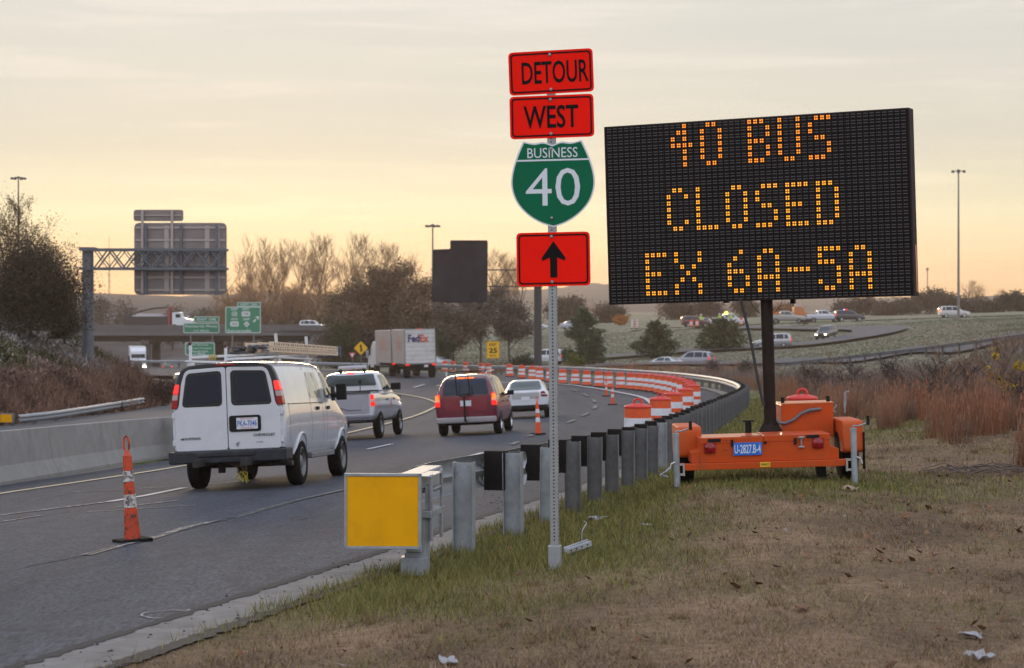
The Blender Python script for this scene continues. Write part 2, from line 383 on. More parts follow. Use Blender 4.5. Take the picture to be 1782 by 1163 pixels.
vb = smooth(GS, 6.2, 9)*smooth(GY, 30, 50)*(1-smooth(GY, 150, 185)); col = col*(1-vb[:,None])+np.array([.10,.068,.05])*vb[:,None]
ub = smooth(GY, 325, 350)*(1-smooth(GX, -32, -24)); col = col*(1-ub[:,None])+np.array([.07,.066,.068])*ub[:,None]  # ground tint darkened under and behind the bridge, its shade put into colour
mot = vnoise(GX,GY,.42,91)*.5+vnoise(GX,GY,1.1,92)*.5
col = col*(.55+.85*mot)[:,None]*(.85+.3*rng.random(len(col)))[:,None]
def set_color(me, colr):
    a = me.color_attributes.new('tint', 'FLOAT_COLOR', 'POINT')
    a.data.foreach_set('color', np.concatenate([colr, np.ones((len(colr),1))], 1).astype(np.float32).ravel())
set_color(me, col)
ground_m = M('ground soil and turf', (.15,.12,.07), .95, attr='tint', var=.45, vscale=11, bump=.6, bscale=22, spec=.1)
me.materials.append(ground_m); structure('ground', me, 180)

def ribbon(name, A, B, mat, nx=2, lift=0., zf=None, uvw=None):
    """surface between two polylines of equal length; z from zf(X,Y) or column 2"""
    A = np.asarray(A, float); B = np.asarray(B, float); n = len(A); T = np.linspace(0, 1, nx)
    pts = A[:,None,:2]*(1-T)[None,:,None]+B[:,None,:2]*T[None,:,None]; X = pts[...,0].ravel(); Y = pts[...,1].ravel()
    Z = (zf(X, Y) if zf else height(X, Y))+lift*(1+.09*np.clip(Y-25, 0, 150)*(lift < .02))
    f = np.add.outer(np.arange(n-1)*nx, np.arange(nx-1)).ravel(); q = np.stack([f, f+1, f+nx+1, f+nx], -1)
    me = bpy.data.meshes.new(name); me.vertices.add(len(X)); me.vertices.foreach_set('co', np.stack([X,Y,Z],-1).astype(np.float32).ravel())
    fill_faces(me, q); me.materials.append(mat); return me
def offset(poly, d):
    p = np.asarray(poly, float); t = np.gradient(p[:,:2], axis=0); t /= np.linalg.norm(t, axis=1)[:,None]
    dd = np.asarray(d, float).reshape(-1,1) if np.ndim(d) else d
    return np.stack([p[:,0], p[:,1]], -1) + np.stack([t[:,1], -t[:,0]], -1)*dd
EF = spline(np.concatenate([EDGE[::5], EDGE[-1:]]), 12)      # finer edge line
wEF = road_width(near_poly(EF[:,0], EF[:,1], EDGE)[1])
def zroad(X, Y):
    d, par, side = near_poly(X, Y, EDGE); s = np.where(side > 0, d, -d); return par_val(par, EDGE[:,2])+bank(par)*np.clip(s, -15, 0)

def asphalt_mat(name, base, worn):
    m = bpy.data.materials.new(name); m.use_nodes = True; n = m.node_tree.nodes; l = m.node_tree.links; b = n['Principled BSDF']
    b.inputs['Roughness'].default_value = .85; b.inputs['Specular IOR Level'].default_value = .2
    t = n.new('ShaderNodeTexCoord')
    def noise(scale, st, det=5, ro=.6):
        mp = n.new('ShaderNodeMapping'); mp.inputs['Scale'].default_value = st; mp.inputs['Rotation'].default_value = (0,0,R_(9)); l.new(t.outputs['Object'], mp.inputs[0])
        x = n.new('ShaderNodeTexNoise'); x.inputs['Scale'].default_value = scale; x.inputs['Detail'].default_value = det; x.inputs['Roughness'].default_value = ro
        l.new(mp.outputs[0], x.inputs[0]); return x.outputs[0]
    def rmp(src, a, b2, c, d):
        r = n.new('ShaderNodeMapRange'); r.inputs[1].default_value = a; r.inputs[2].default_value = b2; r.inputs[3].default_value = c; r.inputs[4].default_value = d
        l.new(src, r.inputs[0]); return r.outputs[0]
    def mixc(f, A, B, mode='MIX'):
        mm = n.new('ShaderNodeMix'); mm.data_type = 'RGBA'; mm.blend_type = mode
        if isinstance(f, float): mm.inputs[0].default_value = f
        else: l.new(f, mm.inputs[0])
        for k, v in ((6, A), (7, B)):
            if isinstance(v, tuple): mm.inputs[k].default_value = (*v, 1)
            else: l.new(v, mm.inputs[k])
        return mm.outputs[2]
    c = mixc(rmp(noise(1., (.9,.05,1)), .35, .65, 0, 1), base, worn)
    c = mixc(1., c, rmp(noise(34, (1,.22,1), 4, .7), .3, .7, .45, 1.55), 'MULTIPLY'); c = mixc(1., c, rmp(noise(5, (1,.35,1), 5, .7), .3, .7, .8, 1.2), 'MULTIPLY')
    c = mixc(rmp(noise(160, (1,1,1), 2), .62, .72, 0, .5), c, (.16,.155,.15))
    v = n.new('ShaderNodeTexVoronoi'); v.feature = 'DISTANCE_TO_EDGE'; v.inputs['Scale'].default_value = .3
    mp = n.new('ShaderNodeMapping'); mp.inputs['Scale'].default_value = (1.0,.35,1); l.new(t.outputs['Object'], mp.inputs[0])
    nz = n.new('ShaderNodeTexNoise'); nz.inputs['Scale'].default_value = 1.1; nz.inputs['Detail'].default_value = 6; l.new(t.outputs['Object'], nz.inputs[0])
    vm = n.new('ShaderNodeVectorMath'); vm.operation = 'MULTIPLY_ADD'; vm.inputs[1].default_value = (.9,.9,0); l.new(nz.outputs['Color'], vm.inputs[0]); l.new(mp.outputs[0], vm.inputs[2])
    l.new(vm.outputs[0], v.inputs['Vector'])
    crack = rmp(v.outputs['Distance'], .002, .007, .75, 0.)
    mask = rmp(noise(.25, (1,1,1), 2), .5, .6, 0, 1)
    ml = n.new('ShaderNodeMath'); ml.operation = 'MULTIPLY'; l.new(crack, ml.inputs[0]); l.new(mask, ml.inputs[1])
    c = mixc(ml.outputs[0], c, (.012,.012,.013))
    l.new(c, b.inputs['Base Color'])
    bb = n.new('ShaderNodeBump'); bb.inputs['Strength'].default_value = .35; bb.inputs['Distance'].default_value = .01
    l.new(noise(90, (1,1,1), 3), bb.inputs['Height']); l.new(bb.outputs[0], b.inputs['Normal'])
    return m
asph = asphalt_mat('asphalt', (.038,.042,.055), (.060,.065,.080))
asph2 = M('old asphalt', (.070,.070,.076), .9, var=.2, vscale=.6)
structure('road', ribbon('road', offset(EF, -wEF), EF[:,:2], asph, 14, 0.0, zroad), 180)
structure('gutter', ribbon('gutter', offset(EF, .0), offset(EF, .54), M('gutter concrete', (.165,.155,.145), .9, var=.3, vscale=5, dirt=(.07,.06,.055), dscale=4, damt=.7, bump=.2), 3, .006,
          lambda X, Y: zroad(X, Y)), 180)
OY = np.linspace(20, 420, 80)
structure('opposite_road', ribbon('opposite_road', np.stack([np.interp(OY, OPP_L[:,1], OPP_L[:,0]), OY], -1), np.stack([np.interp(OY, OPP_R[:,1], OPP_R[:,0]), OY], -1), asph2, 4, .02, lambda X, Y: zopp(Y)), 180)
main = spline([(-13.5,98),(-18,145),(-30,230),(-48,345),(-66,420)], 8); mw = np.linspace(0, 1, len(main))**.5*5
structure('main_carriageway', ribbon('main_carriageway', offset(main,-.5-mw), offset(main,.5+mw), asph2, 3, .05), 180)
HF = spline(HWY, 6)
structure('highway', ribbon('highway', offset(HF,-6.5), offset(HF,6.5), asph2, 3, 0.05, lambda X, Y: par_val(near_poly(X, Y, HWY)[1], HWY[:,2])), 180)
# the loop ramp that comes down the far grass bank, and the low ramp along it
rampA = spline([(x, y) for x, y in ((30,312),(42,296),(48,283),(46,268),(40,256),(32,250),(20,247),(5,245))], 8)
structure('ramp_road', ribbon('ramp_road', offset(rampA,-3.6), offset(rampA,3.6), asph2, 5, .35), 180)
rampB = spline([(70,178),(55,186),(46,194),(38.5,203.5),(30,213),(20,219),(8,224)], 6)
structure('slip_road', ribbon('slip_road', offset(rampB,-3.2), offset(rampB,3.2), asph2, 4, .25), 180)

# painted markings
def paint_mat(name, colr, wear):
    m = bpy.data.materials.new(name); m.use_nodes = True; n = m.node_tree.nodes; l = m.node_tree.links; b = n['Principled BSDF']; b.inputs['Roughness'].default_value = .75
    t = n.new('ShaderNodeTexCoord'); x = n.new('ShaderNodeTexNoise'); x.inputs['Scale'].default_value = 7; x.inputs['Detail'].default_value = 7; x.inputs['Roughness'].default_value = .75
    mp = n.new('ShaderNodeMapping'); mp.inputs['Scale'].default_value = (1.5,.5,1); l.new(t.outputs['Object'], mp.inputs[0]); l.new(mp.outputs[0], x.inputs[0])
    r = n.new('ShaderNodeMapRange'); r.inputs[1].default_value = wear-.05; r.inputs[2].default_value = wear+.05; l.new(x.outputs[0], r.inputs[0])
    mm = n.new('ShaderNodeMix'); mm.data_type = 'RGBA'; l.new(r.outputs[0], mm.inputs[0]); mm.inputs[6].default_value = (.06,.06,.063,1); mm.inputs[7].default_value = (*colr,1)
    l.new(mm.outputs[2], b.inputs['Base Color']); return m
pw = paint_mat('white road paint', (.46,.45,.45), .36); py_ = paint_mat('yellow road paint', (.52,.42,.27), .34); pworn = paint_mat('worn road paint', (.34,.33,.32), .56)
pghost = paint_mat('scraped road paint', (.17,.165,.16), .56)
def line_at(name, pts, wdt, mat, lift=.006):
    p = np.asarray(pts, float)[:,:2]
    return structure(name, ribbon(name, offset(p, -wdt/2), offset(p, wdt/2), mat, 2, lift, zroad))
def on_edge(d, y0, y1, after=False):  # points at offset d from the edge line
    q = offset(EF, d); k = (EF[:,1] >= y0) & (EF[:,1] <= y1)
    return q[k]
def dense(pts, n=10): return spline(pts, n)
def at_road(px, py):              # where the pixel ray first meets the road
    Y = np.linspace(6, 260, 1600); x = (px-CX)*Y/F; z = zroad(x, Y); r = CZ-(py-HY)*Y/F-z
    k = np.nonzero(r < 0)[0]; i = int(k[0]) if len(k) else len(Y)-1; i = max(i, 1)
    t = r[i-1]/(r[i-1]-r[i]+1e-9); y = Y[i-1]+(Y[i]-Y[i-1])*min(max(t,0),1); return (float((px-CX)*y/F), float(y))
# ------------------------------------------------------------------ markings on the road
ye = [at_road(-150,884), at_road(0,860), at_road(150,838), at_road(300,815)]
yl = dense(ye+[(-6.15,55),(-5.25,71),(-4.4,87),(-3.85,99),(-3.75,107),(-4.3,116),(-5.6,126),(-8.4,138),(-13,150),(-20,162)], 8)
line_at('edge_line', yl, .16, py_)
line_at('lane_line', [at_road(*p) for p in ((190,874),(255,863),(320,850))], .14, pw)
line_at('lane_line', [at_road(*p) for p in ((640,783),(682,774))], .13, pw)
line_at('lane_line', [at_road(*p) for p in ((800,800),(840,789))], .13, pw)
line_at('lane_line', dense([at_road(*p) for p in ((150,967),(210,950),(270,936),(330,917),(390,905))], 6), .12, pworn)
line_at('lane_line', dense([at_road(*p) for p in ((405,902),(470,884),(540,866),(600,853))], 6), .13, pghost)
sk = dense([at_road(*p) for p in ((890,775),(930,757),(975,742),(1010,727),(1035,711),(1032,697),(1010,684),(985,677))], 9)
for k in range(0, len(sk)-4, 7): line_at('lane_line', sk[k:k+4], .16, pworn)
line_at('lane_line', dense([at_road(*p) for p in ((-60,905),(60,890),(190,874))], 5), .12, pworn)
for a, b in (((130,857),(300,848)), ((200,884),(310,872)), ((150,892),(340,880)), ((0,909),(70,898)), ((330,846),(430,838))):
    line_at('lane_line', [at_road(*a), at_road(*b)], .09, pworn)
wl = dense([(4.9,66),(5.7,84)]+[at_road(*p) for p in ((1122,695),(1075,684),(1020,675),(975,670))]+[(0.6,148),(-3.5,157)], 8)
line_at('edge_line', wl, .22, pw)
for px, py in ((655,632+30),(760,666),(720,668)):
    a = at_road(px, py+8); line_at('lane_line', [a, (a[0]+.5, a[1]+5)], .2, pw)
# sprayed loop of white survey paint by the gutter
loop = [at_road(248+40*(1-cos(t))*1.05, 1070+7*sin(t)) for t in np.linspace(.2, 6.0, 26)]
loop = [at_road(*p) for p in ((262,1076),(247,1073),(252,1068),(275,1065),(300,1063),(320,1064),(330,1062),(322,1069),(300,1074),(275,1077),(255,1076))]
line_at('survey_mark', dense(loop, 5), .018, paint_mat('faint survey paint', (.20,.205,.23), .46))
line_at('survey_mark', dense([at_road(*p) for p in ((318,1068),(330,1064),(345,1062),(362,1063))], 4), .018, paint_mat('faint survey paint', (.20,.205,.23), .46))
# dark pressed grit strip along the gutter joint and a pitted asphalt seam along the scraped line
grit = M('dark grit', (.022,.021,.021), .95, var=.4, vscale=30)
def ragged(name, pts, w0, mat, seed, lift):
    p = dense(pts, 10); r = np.random.default_rng(seed); k = len(p); w_ = w0*(.35+r.random(k)*1.1)
    return structure(name, ribbon(name, offset(p, -w_*.5), offset(p, w_*.5), mat, 2, lift, zroad))
q = offset(EF, -.02); k = (EF[:,1] > 9) & (EF[:,1] < 60)
ragged('grit_strip', q[k][::3], .11, grit, 4, .010)
q = offset(EF, .50); ragged('soil_strip', q[k][::3], .13, M('dark soil', (.05,.04,.03), .95, var=.5, vscale=20), 9, .012)
ragged('tar_seam', [at_road(*p) for p in ((-20,1002),(60,984),(150,966),(240,940),(330,921),(420,897),(520,872),(620,850))], .022, grit, 5, .0085)
ragged('tar_seam', [at_road(*p) for p in ((605,838),(660,822),(740,804),(860,784))], .016, grit, 6, .004)

# ------------------------------------------------------------------ W-beam guardrail builder
def beam_profile():               # (offset toward traffic, height)
    return [(.0,.44),(.035,.455),(.083,.50),(.083,.535),(.02,.575),(.0,.595),(.02,.615),(.083,.655),(.083,.69),(.035,.735),(.0,.75)]
def beam(path, zs, name, mat, parent, base, side=-1, off=.27):
    p = np.asarray(path, float)[:,:2]; t = np.gradient(p, axis=0); t /= np.linalg.norm(t, axis=1)[:,None]; nrm = np.stack([t[:,1],-t[:,0]],-1)*side
    pr = beam_profile(); mb = MB(); k = len(pr); vs = []; th = .006
    for i in range(len(p)):
        for o_, z in pr: q = p[i]+nrm[i]*(off+o_); vs.append((q[0]-base[0], q[1]-base[1], zs[i]+z-base[2]))
    for i in range(len(p)):
        for o_, z in pr: q = p[i]+nrm[i]*(off+o_+th); vs.append((q[0]-base[0], q[1]-base[1], zs[i]+z-base[2]))
    n = len(p)*k; fs = []
    for i in range(len(p)-1):
        for j in range(k-1):
            a = i*k+j; fs.append((a, a+1, a+k+1, a+k)); fs.append((n+a, n+a+k, n+a+k+1, n+a+1))
        for j in (0, k-1): a = i*k+j; fs.append((a, a+k, n+a+k, n+a))
    for i in (0, len(p)-1):
        for j in range(k-1): a = i*k+j; fs.append((a, a+1, n+a+1, n+a))
    mb.add(vs, fs); return mb.build(name, mat, parent, 50)
def ibeam_mesh(h, name, mat, b=.11, d=.165, tf=.007):  # flanges parallel to local x, depth along y
    mb = MB()
    mb.box((0,-d/2,h/2),(b,tf,h)); mb.box((0,d/2,h/2),(b,tf,h)); mb.box((0,0,h/2-.002),(tf,d-tf,h-.004)); return mb.mesh(name, mat)
gx, gy = float(RAIL[0,0]), float(RAIL[0,1]); gz = hz(gx, gy)
rail_t = thing('guardrail', 'long guardrail on dark blocks curving round the orange barrels, yellow panel on its near end', 'guardrail', (gx, gy, gz))
RF = spline(np.concatenate([RAIL[::5], RAIL[-1:]]), 14)
seg = np.linalg.norm(np.diff(RF[:,:2], axis=0), axis=1); SL = np.concatenate([[0], np.cumsum(seg)])
def rail_at(s):
    x = np.interp(s, SL, RF[:,0]); y = np.interp(s, SL, RF[:,1]); x2 = np.interp(s+.3, SL, RF[:,0]); y2 = np.interp(s+.3, SL, RF[:,1])
    return x, y, math.atan2(x2-x, y2-y)
def z_rail(x, y): # the edge of pavement governs the height of the rail
    return zroad(np.atleast_1d(x), np.atleast_1d(y))
kk = SL >= 1.0
RP = RF[kk][::2]
beam(RP, z_rail(RP[:,0], RP[:,1])-.0, 'rail', galv, rail_t, (gx,gy,gz))
pm = [ibeam_mesh(1.05, 'post', galv), ibeam_mesh(1.05, 'post', galv_old)]
bm_ = MB().box((0,0,0),(.13,.19,.36)).mesh('blockout', blockout_m)
pr_ = random.Random(3); s = 1.62; cnt = 0
stops = []
while cnt < 96:
    stops.append(s); s += 1.905 if s < 95 else 3.81; cnt += 1
    if s > SL[-1]-2: break
for i, s in enumerate(stops):
    x, y, h = rail_at(s); zb = float(z_rail(x, y)[0]); top = .76+pr_.uniform(-.012,.012)
    o = bpy.data.objects.new('post', pm[0 if i < 3 or i in (9,) else 1]); COL.objects.link(o); o.parent = rail_t
    o.location = (x-gx, y-gy, zb+top-1.05-gz); o.rotation_euler = (pr_.uniform(-.012,.012), pr_.uniform(-.012,.012), -h+pi/2+pr_.uniform(-.04,.04))
    if i > 0:
        b = bpy.data.objects.new('blockout', bm_); COL.objects.link(b); b.parent = rail_t
        nx_, ny_ = -cos(h), sin(h)
        b.location = (x+nx_*.175-gx, y+ny_*.175-gy, zb+.60-gz+pr_.uniform(-.01,.01)); b.rotation_euler = (0, 0, -h+pi/2)
# crash terminal: boxed yellow head, steel chute and hinged first post
hd = P(666, 890, 15.65); c = Vector((hd.x-gx, hd.y-gy, hd.z-gz))
yel = M('yellow reflective panel', (.82,.38,.004), .6, spec=.1, var=.06, vscale=6, dirt=(.50,.20,.02), dscale=2.2, damt=.35)
hb = MB()
rzh = R_(-3)
hb.box((c.x,c.y+.06,c.z),(.565,.10,.545), 0, rz=rzh)
head = hb.build('end_terminal', M('terminal steel', (.30,.30,.31), .5, .5, var=.25, vscale=8, dirt=(.16,.15,.14), dscale=5), rail_t, bevel=.006)
fr = MB()
E3 = Euler((0,0,rzh)).to_matrix().to_4x4(); TT = Matrix.Translation(c) @ E3
for a, b_, cc, dd in ((0,.268,.57,.022),(0,-.268,.57,.022),(-.274,0,.02,.556),(.274,0,.02,.556)): fr.box((a,.004,b_),(cc,.03,dd), 0, TT)
fr.build('frame', galv, head, bevel=.003)
MB().box((0,.0,0),(.528,.008,.512), 0, TT).build('marker_panel', yel, head)
ch = MB(); hdg = math.atan2(RF[6,0]-RF[0,0], RF[6,1]-RF[0,1])
TC = Matrix.Translation(c+Vector((.13,.12,0))) @ Euler((0,0,-hdg)).to_matrix().to_4x4()
for dz in (.235,-.235): ch.box((.0,.62,dz),(.16,1.25,.014), 0, TC)
for dx in (-.08,.08):
    ch.box((dx,.62,.17),(.012,1.25,.13), 0, TC); ch.box((dx,.62,-.17),(.012,1.25,.13), 0, TC)
ch.box((.19,.20,.0),(.02,.05,.50), 0, TC); ch.box((.19,.62,0),(.02,.04,.52), 0, TC); ch.box((.14,.4,.235),(.12,.5,.012),0,TC)
ch.box((.15,.42,-.05),(.10,.55,.05),0,TC)
for j in range(5): ch.cyl(TC @ Vector((.0,.30+.05*j,.10)), TC @ Vector((.20,.34+.05*j,.13)), .017, n=8)
ch.build('chute', galv, head, bevel=.004)
fp = P(724, 998, 15.98); fl = Vector((fp.x-gx, fp.y-gy, fp.z-gz))
f1 = MB(); f1.box((fl.x,fl.y,.20+fl.z),(.15,.10,.46)); f1.box((fl.x-.01,fl.y-.02,fl.z+.06),(.20,.16,.14)); f1.box((fl.x-.005,fl.y-.09,fl.z+.19),(.11,.06,.045))
f1.build('hinge_post', galv, rail_t, bevel=.008)
f2 = MB(); f2.box((fl.x+.085,fl.y+.03,fl.z+.33),(.03,.12,.66)); f2.build('strut', galv, rail_t, bevel=.004)
MB().tube([(c.x+.22,c.y+.35,c.z-.02),(c.x+.2,c.y+.33,c.z-.2),(c.x+.15,c.y+.28,c.z-.38)], .008, 6).build('cable', galv_old, rail_t)

# ------------------------------------------------------------------ detour signs on a perforated post
sg_red = M('fluorescent red orange sheeting', (.95,.010,.003), .6, var=.04, spec=.08)
sg_blk = M('sign black', (.008,.008,.008), .7, spec=.08)
sg_grn = M('sign green', (.006,.135,.062), .6, var=.05, spec=.1)
sg_wht = M('sign white', (.70,.72,.76), .45)
sg_alu = M('bare aluminium', (.42,.41,.41), .45, .5, var=.08)
pp = P(966, 990, 15.35)
st = thing('route_sign', 'perforated steel post carrying red detour, west and arrow plates and a green 40 shield', 'road sign', pp, rot=(0, R_(-.47), R_(-9)))
hp = 3.68; a_ = .0285
mb = MB(); mb.box((0,0,hp/2+.07),(.058,.058,hp-.14), 0)
mb.build('post', M('perforated post', (.33,.34,.34), .45, .45, var=.15, vscale=12), st, bevel=.004)
mb = MB()
for i in range(int(hp/.0254/1.0)-4):
    z = .21+i*.0254*1.0
    if z > hp-.04: break
    Tm = Matrix.Translation((0,-.0293,z)) @ Euler((pi/2,0,0)).to_matrix().to_4x4(); mb.lathe([(.0058,-.0004),(.0058,.0008)], 8, (0,0,0), 0, Tm)
    Tm = Matrix.Translation((.0293,0,z)) @ Euler((0,pi/2,0)).to_matrix().to_4x4(); mb.lathe([(.0055,-.0004),(.0055,.0008)], 8, (0,0,0), 0, Tm)
mb.build('post_holes', sg_blk, st)
MB().box((0,0,.075),(.088,.088,.19)).build('base_sleeve', M('sleeve steel', (.34,.35,.36), .5, .4, var=.2, dirt=(.18,.16,.14), dscale=8), st, bevel=.006)
def MB_(): return MB()
def bolts(mb, spots, y, mi):
    for x, z in spots: mb.lathe([(.013,0),(.013,.004),(.008,.010),(.0,.011)], 10, (0,0,0), mi, Matrix.Translation((x,y,z)) @ Euler((pi/2,0,0)).to_matrix().to_4x4())
    return mb
def sign_plate(name, cz, w_, h_, roll, draw, base=sg_red, border=True, dx=0.):
    p = MB(); plate(p, rrect(0,0,w_,h_,.035,5), -.002, .003)
    o = p.build(name, base, st); o.location = (dx+.022, -.034, cz); o.rotation_euler = (0, R_(roll), 0)
    g = MB()
    if border: ring(g, rrect(0,0,w_-.030,h_-.030,.028,5), rrect(0,0,w_-.052,h_-.052,.02,5), -.0045)
    draw(g); g.build('lettering', [sg_blk, sg_wht], o)
    [bolts(MB_(), ((-dx-.022, s_*(h_/2-.031)),), -.004, 0).build('bolt', M('bolt steel', (.35,.35,.37), .4, .8), o, 40) for s_ in (1,-1)]
    return o
PPM = 241.
def zz(py): return CZ-(py-HY)/PPM-pp.z
sign_plate('detour_plate', zz(126.5), .615, .312, -1.7, lambda g: add_text(g, 'DETOUR', .485, .162, .030, -.0047, 0, 0, .012), dx=-.018)
sign_plate('west_plate', zz(204), .612, .308, -.9, lambda g: add_text(g, 'WEST', .398, .165, -.005, -.0047, 0, 0, .016), dx=-.015)
def arrow(g):
    g.add([(-.023,-.0047,-.132),(.028,-.0047,-.132),(.028,-.0047,.012),(.086,-.0047,-.012),(.088,-.0047,.012),(.0025,-.0047,.130),(-.083,-.0047,.012),(-.081,-.0047,-.012),(-.023,-.0047,.012)],
          [(0,1,2,7+1),(2,3,4),(2,4,5),(8,2,5),(6,7,8),(8,5,6)])
sign_plate('arrow_plate', zz(451.5), .535, .388, -.5, arrow, dx=-.012)
def shield_outline(k=1., n=10):
    w_, h_ = .305*k, .312*k; pts = []
    R = [(0,h_*.90),(w_*.22,h_*.975),(w_*.45,h_*.95),(w_*.70,h_*1.0)]           # top right of centre
    right = R + [(w_*.83,h_*.72),(w_*.95,h_*.38),(w_*1.0,h_*.08),(w_*.97,-h_*.18),(w_*.85,-h_*.45),(w_*.62,-h_*.70),(w_*.32,-h_*.89),(0,-h_*1.0)]
    a = np.array(right[:4]); b = np.array(right[3:])
    s1 = spline(a, 5); s2 = spline(b, 5)[1:]
    r = [tuple(p) for p in s1]+[tuple(p) for p in s2]
    return r+[(-x, z) for x, z in r[-2:0:-1]]
p = MB(); plate(p, shield_outline()[::-1], -.002, .003)
sh = p.build('shield_plate', sg_wht, st); sh.location = (.012,-.034,zz(321)); sh.rotation_euler = (0, R_(-.4), 0)
g = MB(); plate(g, shield_outline(.962)[::-1], -.0038, .0015); g.build('shield_field', sg_grn, sh)
g = MB()
add_text(g, 'BUSINESS', .365, .072, 0, -.0052, .226, 0, .0); add_text(g, '40', .395, .272, .0, -.0052, -.022, 0, -.004)
zl = .173; g.add([(-.262,-.0052,zl-.006),(.262,-.0052,zl-.006),(.257,-.0052,zl+.006),(-.257,-.0052,zl+.006)], [(0,1,2,3)])
g.build('lettering', sg_wht, sh)
[bolts(MB(), ((-.012,q_),), -.006, 0).build('bolt', MATS['bolt steel'], sh, 40) for q_ in (.255,-.245)]

# ------------------------------------------------------------------ message board trailer
to = Vector((2.665, 22.25, .06)); 
tr = thing('message_board_trailer', 'orange towable message board with amber dot letters on a black panel, parked on the grass', 'message board', to, rot=(0, R_(-1.75), 0))
op = orange_paint
def bx(name, c, d, mat, par=tr, bev=.01, **k): return MB().box(c, d, **k).build(name, mat, par, bevel=bev)
frame = MB(); frame.box((0,.05,.20),(1.72,.10,.07)); 
for sx in (-.62,.62): frame.box((sx,1.2,.20),(.07,2.2,.07))
frame.box((0,1.0,.205),(1.3,.08,.07)); frame.box((0,3.1,.21),(.08,1.9,.08)); frame.box((0,2.25,.20),(1.3,.07,.07))
frame = frame.build('frame', op, tr, bevel=.006)
bx('manufacturer_plate', (-.01,-.003,.205), (.105,.006,.05), M('yellow plate', (.75,.48,.02), .5), frame, .001)
d = MB(); add_text(d, 'WANCO', .085, .026, -.01, -.0065, .207, 0, .02); d.build('lettering', sg_blk, frame)
cab = MB(); cab.box((0,.36,.338),(1.37,.62,.205)); cab = cab.build('equipment_box', op, tr, bevel=.005)
lid = MB(); lid.box((-.350,.36,.466),(.675,.63,.068)); lid.build('lid', op, cab, bevel=.006)
lid = MB(); lid.box((.340,.36,.472),(.695,.63,.068)); lid.build('lid', op, cab, bevel=.006)
s_ = MB(); s_.box((-.10,.10,.5025),(.16,.02,.004), rz=.05); s_.box((-.03,.08,.5025),(.08,.012,.004), rz=.6); s_.box((-.20,.11,.5025),(.08,.03,.004)); s_.build('stain', black_pl, cab)
def corner(sx):
    m_ = MB(); m_.prism([(sx*.66,.236),(sx*.775,.236),(sx*.775,.345),(sx*.66,.385)], .06, .50); m_.build('side_step', op, cab, bevel=.004)
corner(-1); corner(1)
for x, z in ((-.58,.392),(.555,.41)):
    tl = MB(); Tm = Matrix.Translation((x,.048,z)) @ Euler((pi/2,0,0)).to_matrix().to_4x4()
    tl.lathe([(.058,0),(.058,.030),(.045,.042),(.0,.046)], 12, (0,0,0), 0, Tm); tl.box((x,.040,z),(.115,.02,.105)); tl.build('tail_light', M('cracked red lens', (.27,.008,.012), .15, var=.5, vscale=25), tr, 40)
for x, z in ((-.53,.470),(.504,.482)): bx('vent', (x,.040,z), (.135,.012,.034), black_pl, cab, .002)
for x in (-.345,.318):
    l_ = MB(); l_.box((x,.036,.438),(.026,.03,.07)); l_.build('latch', black_pl, cab, bevel=.004)
tb = MB(); tb.cyl((.38,.028,.38),(.38,.028,.475),.008); tb.cyl((.35,.028,.475),(.41,.028,.475),.012); tb.cyl((.35,.028,.375),(.41,.028,.375),.01); tb.build('handle', galv, cab)
bx('latch', (.002,.035,.433), (.03,.02,.028), black_pl, cab, .003)
for x, z in ((-.43,.462),(-.40,.464),(-.43,.365),(-.40,.365)):
    h_ = MB(); h_.cyl((x,.050,z),(x,.042,z),.006,n=6); h_.build('bolt', black_pl, cab)
pl_ = MB(); pl_.box((-.185,.032,.372),(.30,.008,.132)); pl_ = pl_.build('number_plate', M('blue plate', (.012,.15,.60), .4, var=.06), tr, bevel=.002)
d = MB(); add_text(d, 'U-2827.B-4', .275, .092, -.185, .0265, .372, 0, .012); d.build('lettering', sg_wht, pl_)
fx = M('fender orange', (.56,.085,.010), .55, spec=.3, var=.1, dirt=(.35,.12,.05), dscale=6)
def fender(x, w_, z0, z1):
    m_ = MB(); y0, y1 = .42, 1.28
    poly = rpoly([(y0,z0),(y1,z0),(y1,z1),(y0,z1)], .06, 4)
    m_.prism_x(poly, x-w_/2, x+w_/2); return m_.build('fender', fx, tr, None, bevel=.012)
fl_ = fender(-.755, .25, .27, .60); fr_ = fender(.985, .215, .27, .615)
for x in (-.79,.975):
    wl_ = MB(); prof = [(.0,-.1),(.20,-.1),(.30,-.085),(.325,-.04),(.325,.04),(.30,.085),(.20,.1),(.0,.1)]
    wl_.lathe(prof, 24, (0,0,0), 0, Matrix.Translation((x,.85,.325-.06)) @ Euler((0,pi/2,0)).to_matrix().to_4x4()); wl_.build('wheel', rubber, tr, 40)
g = MB(); g.cyl((-.75,.85,.25),(.95,.85,.25),.04,n=10); g.box((-.6,.85,.20),(.07,.9,.05)); g.box((.65,.85,.20),(.07,.9,.05)); g.box((0,.5,.22),(1.3,.7,.02)); g.box((.62,.35,.10),(.10,.10,.14)); g.build('axle_with_shade_plate', black_pl, tr)  # axle and springs, with dark underside pieces added to shade the grass below
mf = MB(); mf.box((1.10,.45,.29),(.012,.10,.40), rx=.05); mf.build('mud_flap', black_pl, tr)
